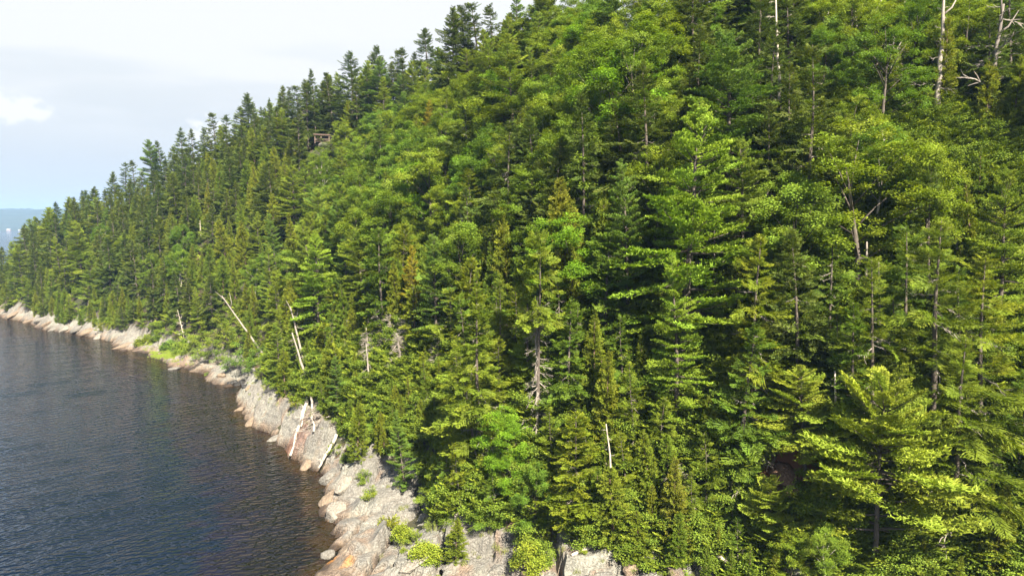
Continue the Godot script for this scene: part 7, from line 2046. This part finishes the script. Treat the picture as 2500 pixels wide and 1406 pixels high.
func build_dead_wood():
	var r := RandomNumberGenerator.new()
	r.seed = 808
	var limbs := []
	for k in 6:
		limbs.append(soup(dead_spray(r)[0]))
	for row in SNAGS:
		var base: Vector3 = row[1]
		var top: Vector3 = row[2]
		base.y = minf(base.y, rock_ground(base.x, base.z)) - 0.3
		var o := thing(row[0], base, row[11], row[12], "standing dead trees")
		var mat: Material = M[row[4]]
		var up := top - base
		var pts := PackedVector3Array()
		var rad := PackedFloat32Array()
		var n := 10
		for k in n + 1:
			var s := k / float(n)
			var bend := Vector3(r.randfn(), 0, r.randfn()) * 0.004 * up.length() * sin(s * PI)
			pts.append(up * s + bend)
			rad.append(row[3] * (1.0 - 0.72 * s) * r.randf_range(0.95, 1.05))
		var v := PackedVector3Array()
		tube(v, pts, rad, 8)
		if row[10]:
			# a splintered, forked tip
			var a := pts[n - 2]
			var d := up.normalized()
			var side := d.cross(Vector3(0, 0, 1)).normalized()
			tube(v, PackedVector3Array([a, a + (d * 0.5 + side * 0.55) * up.length() * 0.10, a + (d * 1.1 + side * 0.7) * up.length() * 0.16]), PackedFloat32Array([row[3] * 0.35, row[3] * 0.25, 0.02]), 5)
			tube(v, PackedVector3Array([pts[n - 1], pts[n] + (d * 0.3 - side * 0.3) * up.length() * 0.06, pts[n] + (d - side * 0.4) * up.length() * 0.1]), PackedFloat32Array([row[3] * 0.3, row[3] * 0.2, 0.015]), 5)
		part("trunk", smooth_soup(v), mat, o)
		for k in row[5]:
			var s := lerpf(row[8], row[9], (k + r.randf()) / row[5])
			var l: float = row[6] * r.randf_range(0.35, 1.1) * (1.15 - s * 0.65)
			var yaw := r.randf() * TAU
			var b := part("branch", limbs[r.randi() % limbs.size()], mat if row[4] != "dark_dead" else M.dead, o)
			b.transform = aim(yaw, row[7] + r.randfn() * 0.3, r.randf() * TAU, Vector3(l, l, l) * Vector3(1, 1.0, 1.0), along(pts, s))
		if row[0] == "dead_cedar":
			# what is left of its crown: a haze of fine grey twigs
			var haze := PackedVector3Array()
			for k in 108:
				var s := r.randf_range(0.05, 0.93)
				haze.append_array(aim(r.randf() * TAU, r.randf_range(-0.5, 0.3), r.randf() * TAU, Vector3.ONE * (1.9 * (1.1 - s) + 0.35) * r.randf_range(0.6, 1.1), along(pts, s)) * (limbs[k % 6].surface_get_arrays(0)[Mesh.ARRAY_VERTEX] as PackedVector3Array))
			part("dead_twigs", soup(haze), M.ash, o)
	for row in LOGS:
		var a: Vector3 = row[1]
		var b: Vector3 = row[2]
		a.y = maxf(a.y, rock_ground(a.x, a.z) + row[3] * 0.8)
		b.y = maxf(b.y, rock_ground(b.x, b.z) + row[3] * 0.5)
		# lift the log until it clears the rock under it
		var lift := 0.0
		for k in 9:
			var p := a.lerp(b, k / 8.0)
			lift = maxf(lift, rock_ground(p.x, p.z) + row[3] * 0.4 - p.y)
		a.y += lift * 0.7
		b.y += lift * 0.7
		var o := thing(row[0], a, row[6], "log", "bleached logs on the rocks")
		var pts := PackedVector3Array()
		var rad := PackedFloat32Array()
		for k in 9:
			var s := k / 8.0
			pts.append((b - a) * s + Vector3(r.randfn(), r.randfn() * 0.4, r.randfn()) * 0.05)
			rad.append(row[3] * (1.0 - 0.45 * s) * r.randf_range(0.93, 1.07))
		var v := PackedVector3Array()
		tube(v, pts, rad, 9)
		part("trunk", smooth_soup(v), M[row[4]], o)
		for k in row[5]:
			var s := r.randf_range(0.15, 0.85)
			var q := part("branch_stub", limbs[r.randi() % limbs.size()], M[row[4]], o)
			q.transform = aim(r.randf() * TAU, r.randf_range(-0.2, 0.9), r.randf() * TAU, Vector3.ONE * r.randf_range(0.6, 1.3), along(pts, s))
	# a heap of washed-up brush between the stranded logs
	var heap := PackedVector3Array()
	for k in 90:
		var x := -23.6 + r.randfn() * 1.1
		var z := -81.6 + r.randfn() * 1.4
		heap.append_array(aim(r.randf() * TAU, r.randfn() * 0.35, r.randf() * TAU, Vector3.ONE * r.randf_range(0.8, 1.9), Vector3(x, rock_ground(x, z) + r.randf() * 0.6, z)) * (limbs[k % 6].surface_get_arrays(0)[Mesh.ARRAY_VERTEX] as PackedVector3Array))
	var brush := part(numbered("driftwood_brush"), soup(heap), M.dead, self)
	tag(brush, "tangled heap of grey washed-up twigs between the stranded logs", "brush")
	brush.set_meta("kind", "stuff")


func boulder_mesh(r: RandomNumberGenerator) -> ArrayMesh:
	# a ball cut by a dozen random planes, then roughened: a broken, flat-faced stone of radius 0.5
	var planes := []
	for k in 15:
		var d := Vector3(r.randfn(), r.randfn(), r.randfn()).normalized()
		planes.append([d, r.randf_range(0.30, 0.46)])
	for d in [Vector3.UP, Vector3.DOWN, Vector3.RIGHT, Vector3.LEFT, Vector3.FORWARD, Vector3.BACK]:
		planes.append([(d + Vector3(r.randfn(), r.randfn(), r.randfn()) * 0.12).normalized(), r.randf_range(0.40, 0.5)])
	var st := SurfaceTool.new()
	st.begin(Mesh.PRIMITIVE_TRIANGLES)
	var ball := SphereMesh.new()
	ball.radius = 0.5
	ball.height = 1.0
	ball.radial_segments = 28
	ball.rings = 16
	var a := ball.get_mesh_arrays()
	var v: PackedVector3Array = a[Mesh.ARRAY_VERTEX]
	for i in v.size():
		var d := v[i].normalized()
		var reach := 0.75
		for p in planes:
			var c: float = d.dot(p[0])
			if c > 0.05:
				reach = minf(reach, p[1] / c)
		v[i] = d * reach * (1.0 + 0.05 * fine.get_noise_3dv(d * 4.0 + Vector3(r.seed % 97, 0, 0)))
	for i in a[Mesh.ARRAY_INDEX]:
		st.add_vertex(v[i])
	st.generate_normals()
	return st.commit()


func build_shore_things():
	var r := RandomNumberGenerator.new()
	r.seed = 313
	var colors := {"rust": Color(0.23, 0.145, 0.10), "grey": Color(0.205, 0.20, 0.185), "tan": Color(0.25, 0.195, 0.145), "pale": Color(0.27, 0.255, 0.225), "black": Color(0.035, 0.034, 0.034)}
	var mats := {}
	for c in colors:
		var m: StandardMaterial3D = M.rock.duplicate()
		m.vertex_color_use_as_albedo = false
		m.albedo_color = (colors[c] as Color).linear_to_srgb()
		m.roughness = 0.5 if c == "black" else 0.9
		mats[c] = m
	var stones := []
	for k in 8:
		stones.append(boulder_mesh(r))
	for k in ROCKS.size():
		var row: Array = ROCKS[k]
		var o := part(numbered(row[0]), stones[k % 8], mats[row[6]], self)
		var size: Vector3 = row[3]
		o.transform = Transform3D(Basis(Vector3.UP, deg_to_rad(row[4])) * Basis(Vector3(0, 0, 1), deg_to_rad(row[5])) * Basis.from_scale(size), Vector3(row[1], maxf(rock_ground(row[1], row[2]), -0.1) + size.y * (0.05 if row[0] == "rock_slab" else 0.2), row[2]))
		tag(o, row[7], row[9], row[8] if row[8] else "stones and slabs on the shore")
	# shrubs
	var bark: Material = M.bark
	var tints := {"leaf": [Color(0.75, 0.75, 0.75), Color(0.6, 0.7, 0.85), Color(0.95, 0.82, 0.7)], "cedar": [Color(0.8, 0.8, 0.8), Color(0.72, 0.78, 1.0), Color(1.0, 0.88, 0.75)], "fir": [Color(1, 1, 1), Color(0.95, 0.9, 2.0), Color(1.2, 1.1, 0.9)]}
	var shades := {}
	for k in tints:
		for j in 3:
			shades["%s%d" % [k, j]] = leaf_material("shrub leaves", tints[k][j], 0.5)
	for row in SHRUBS:
		var o := thing("shrub", Vector3(row[2], rock_ground(row[2], row[3]) - 0.05, row[3]), row[6], "shrub", row[7])
		var w: float = row[4]
		var h: float = w * row[5]
		var v := PackedVector3Array()
		var c := PackedColorArray()
		var wood := PackedVector3Array()
		var n := int(clampf(w * w * 10.0, 12.0, 64.0))
		for k in n:
			var yaw := r.randf() * TAU
			var f := sqrt(r.randf())
			var y := h * 0.55 * sqrt(1.0 - f * f) * r.randf_range(0.5, 1.1) * (1.0 + 0.5 * sin(yaw * 3.0 + n))
			var at := Vector3(cos(yaw) * w * 0.45 * f, y + 0.08, sin(yaw) * w * 0.45 * f)
			if row[0] == "leaf":
				var s := clampf(w * 0.18, 0.16, 0.62) * r.randf_range(0.8, 1.2)
				lay(v, c, "leaf%d" % (r.randi() % 4), Transform3D(Basis(Vector3.UP, r.randf() * TAU) * Basis.from_scale(Vector3(s, s * 0.8, s)), at), r.randi_range(0, 5))
			else:
				lay(v, c, "%s%d" % [row[0], r.randi() % 4], aim(-yaw, r.randf_range(0.2, 1.1), r.randf() * TAU, Vector3.ONE * clampf(w * 0.28, 0.25, 0.8), at * 0.7), r.randi_range(0, 5))
			if k % 4 == 0:
				tube(wood, PackedVector3Array([Vector3(0, -0.1, 0), at * 0.5, at]), PackedFloat32Array([0.03, 0.02, 0.008]), 4)
		part("foliage", soup(v, c), shades["%s%d" % [row[0], row[1]]], o)
		part("stem", soup(wood), bark, o)
	# grass and moss in the cracks of the shelf and along its upper edge
	var wisps: Array[Transform3D] = []
	for k in 9000:
		var x := r.randf_range(-48, 30)
		var z := r.randf_range(-118, -40)
		var s := shore_at(x, z)
		var f: float = s[0] / s[1].x
		if f < 0.35 or f > 1.35 or r.randf() > smoothstep(0.3, 1.1, f + 0.5 * fine.get_noise_2d(x, z)):
			continue
		wisps.append(Transform3D(Basis(Vector3.UP, r.randf() * TAU) * Basis.from_scale(Vector3.ONE * r.randf_range(0.5, 1.15)), Vector3(x, rock_ground(x, z) - 0.03, z)))
	# the lime-green grass patch on the beach
	var tuft := PackedVector3Array()
	for k in 26:
		var p := Vector3(r.randfn() * 0.16, 0, r.randfn() * 0.16)
		var d := Vector3(r.randfn() * 0.14, r.randf_range(0.25, 0.55), r.randfn() * 0.14)
		var s := Vector3(0.02, 0, 0).rotated(Vector3.UP, r.randf() * TAU)
		tuft.append_array([p - s, p + d, p + s])
	var mm := MultiMesh.new()
	mm.transform_format = MultiMesh.TRANSFORM_3D
	mm.mesh = soup(tuft)
	var spots: Array[Transform3D] = []
	var mid := Vector2(-71.89, -141.12)
	for k in 1500:
		var u := r.randfn() * 0.5
		var w := r.randfn() * 0.42
		var p := mid + Vector2(0.72, 0.69) * u * 8.5 + Vector2(0.69, -0.72) * w * 3.2
		if fine.get_noise_2d(p.x * 0.5, p.y * 0.5) < -0.12:
			continue
		spots.append(Transform3D(Basis(Vector3.UP, r.randf() * TAU) * Basis.from_scale(Vector3.ONE * r.randf_range(0.6, 1.2)), Vector3(p.x, rock_ground(p.x, p.y) - 0.03, p.y)))
	mm.instance_count = spots.size()
	for k in spots.size():
		mm.set_instance_transform(k, spots[k])
	var g := MultiMeshInstance3D.new()
	g.name = "grass"
	g.multimesh = mm
	var gm := leaf_material("lime grass", Color(0.17, 0.23, 0.03), 0.6)
	gm.vertex_color_use_as_albedo = false
	g.material_override = gm
	add_child(g, true)
	g.set_meta("kind", "stuff")
	g.set_meta("label", "lime-green grass patch on the beach above the pale stones")
	var wm := MultiMesh.new()
	wm.transform_format = MultiMesh.TRANSFORM_3D
	wm.mesh = mm.mesh
	wm.instance_count = wisps.size()
	for k in wisps.size():
		wm.set_instance_transform(k, wisps[k])
	var wo := MultiMeshInstance3D.new()
	wo.name = "grass_tufts"
	wo.multimesh = wm
	var dull := leaf_material("dry grass", Color(0.15, 0.17, 0.05), 0.5)
	dull.vertex_color_use_as_albedo = false
	wo.material_override = dull
	add_child(wo, true)
	wo.set_meta("kind", "stuff")
	wo.set_meta("label", "dry grass tufts growing in the cracks of the rock shelf")


func build_shelter():
	# a small open look-out: flat plank roof on posts, a rail, a deck
	var at := Vector3(-43.98, 46.21, -160.43)
	at.y = ground(at.x, at.z) + 0.6
	var o := thing("shelter", at, "small open wooden shelter with a flat brown roof, high on the wooded slope", "shelter")
	o.rotation.y = atan2(-at.x, -at.z) + 0.12
	o.scale = Vector3.ONE * 0.6
	var brown := wood_material(Color(0.12, 0.075, 0.06), 7)
	var pale := wood_material(Color(0.36, 0.29, 0.24), 8)
	var tin := wood_material(Color(0.26, 0.20, 0.18), 9)
	for k in 5:
		part("roof_board", box(Vector3(6.4, 0.10, 0.77), Vector3(-0.3, 2.75 + k * 0.05, 1.7 - k * 0.8)), tin, o)
	part("fascia", box(Vector3(6.2, 0.34, 0.08), Vector3(-0.3, 2.5, 2.05)), brown, o)
	part("fascia", box(Vector3(0.08, 0.3, 3.6), Vector3(2.75, 2.52, 0.2)), brown, o)
	for x in [-2.9, -0.6, 2.4]:
		part("post", box(Vector3(0.2, 3.1, 0.2), Vector3(x, 0.8, 1.7)), pale, o)
		part("post", box(Vector3(0.2, 3.4, 0.2), Vector3(x, 1.0, -1.3)), brown, o)
	part("rail", box(Vector3(5.4, 0.12, 0.08), Vector3(-0.25, 1.0, 1.84)), pale, o)
	part("rail", box(Vector3(5.4, 0.10, 0.08), Vector3(-0.25, 0.55, 1.84)), pale, o)
	part("deck", box(Vector3(5.8, 0.16, 3.4), Vector3(-0.25, -0.02, 0.2)), brown, o)
	part("back_wall", box(Vector3(5.4, 2.3, 0.1), Vector3(-0.25, 1.3, -1.45)), brown, o)
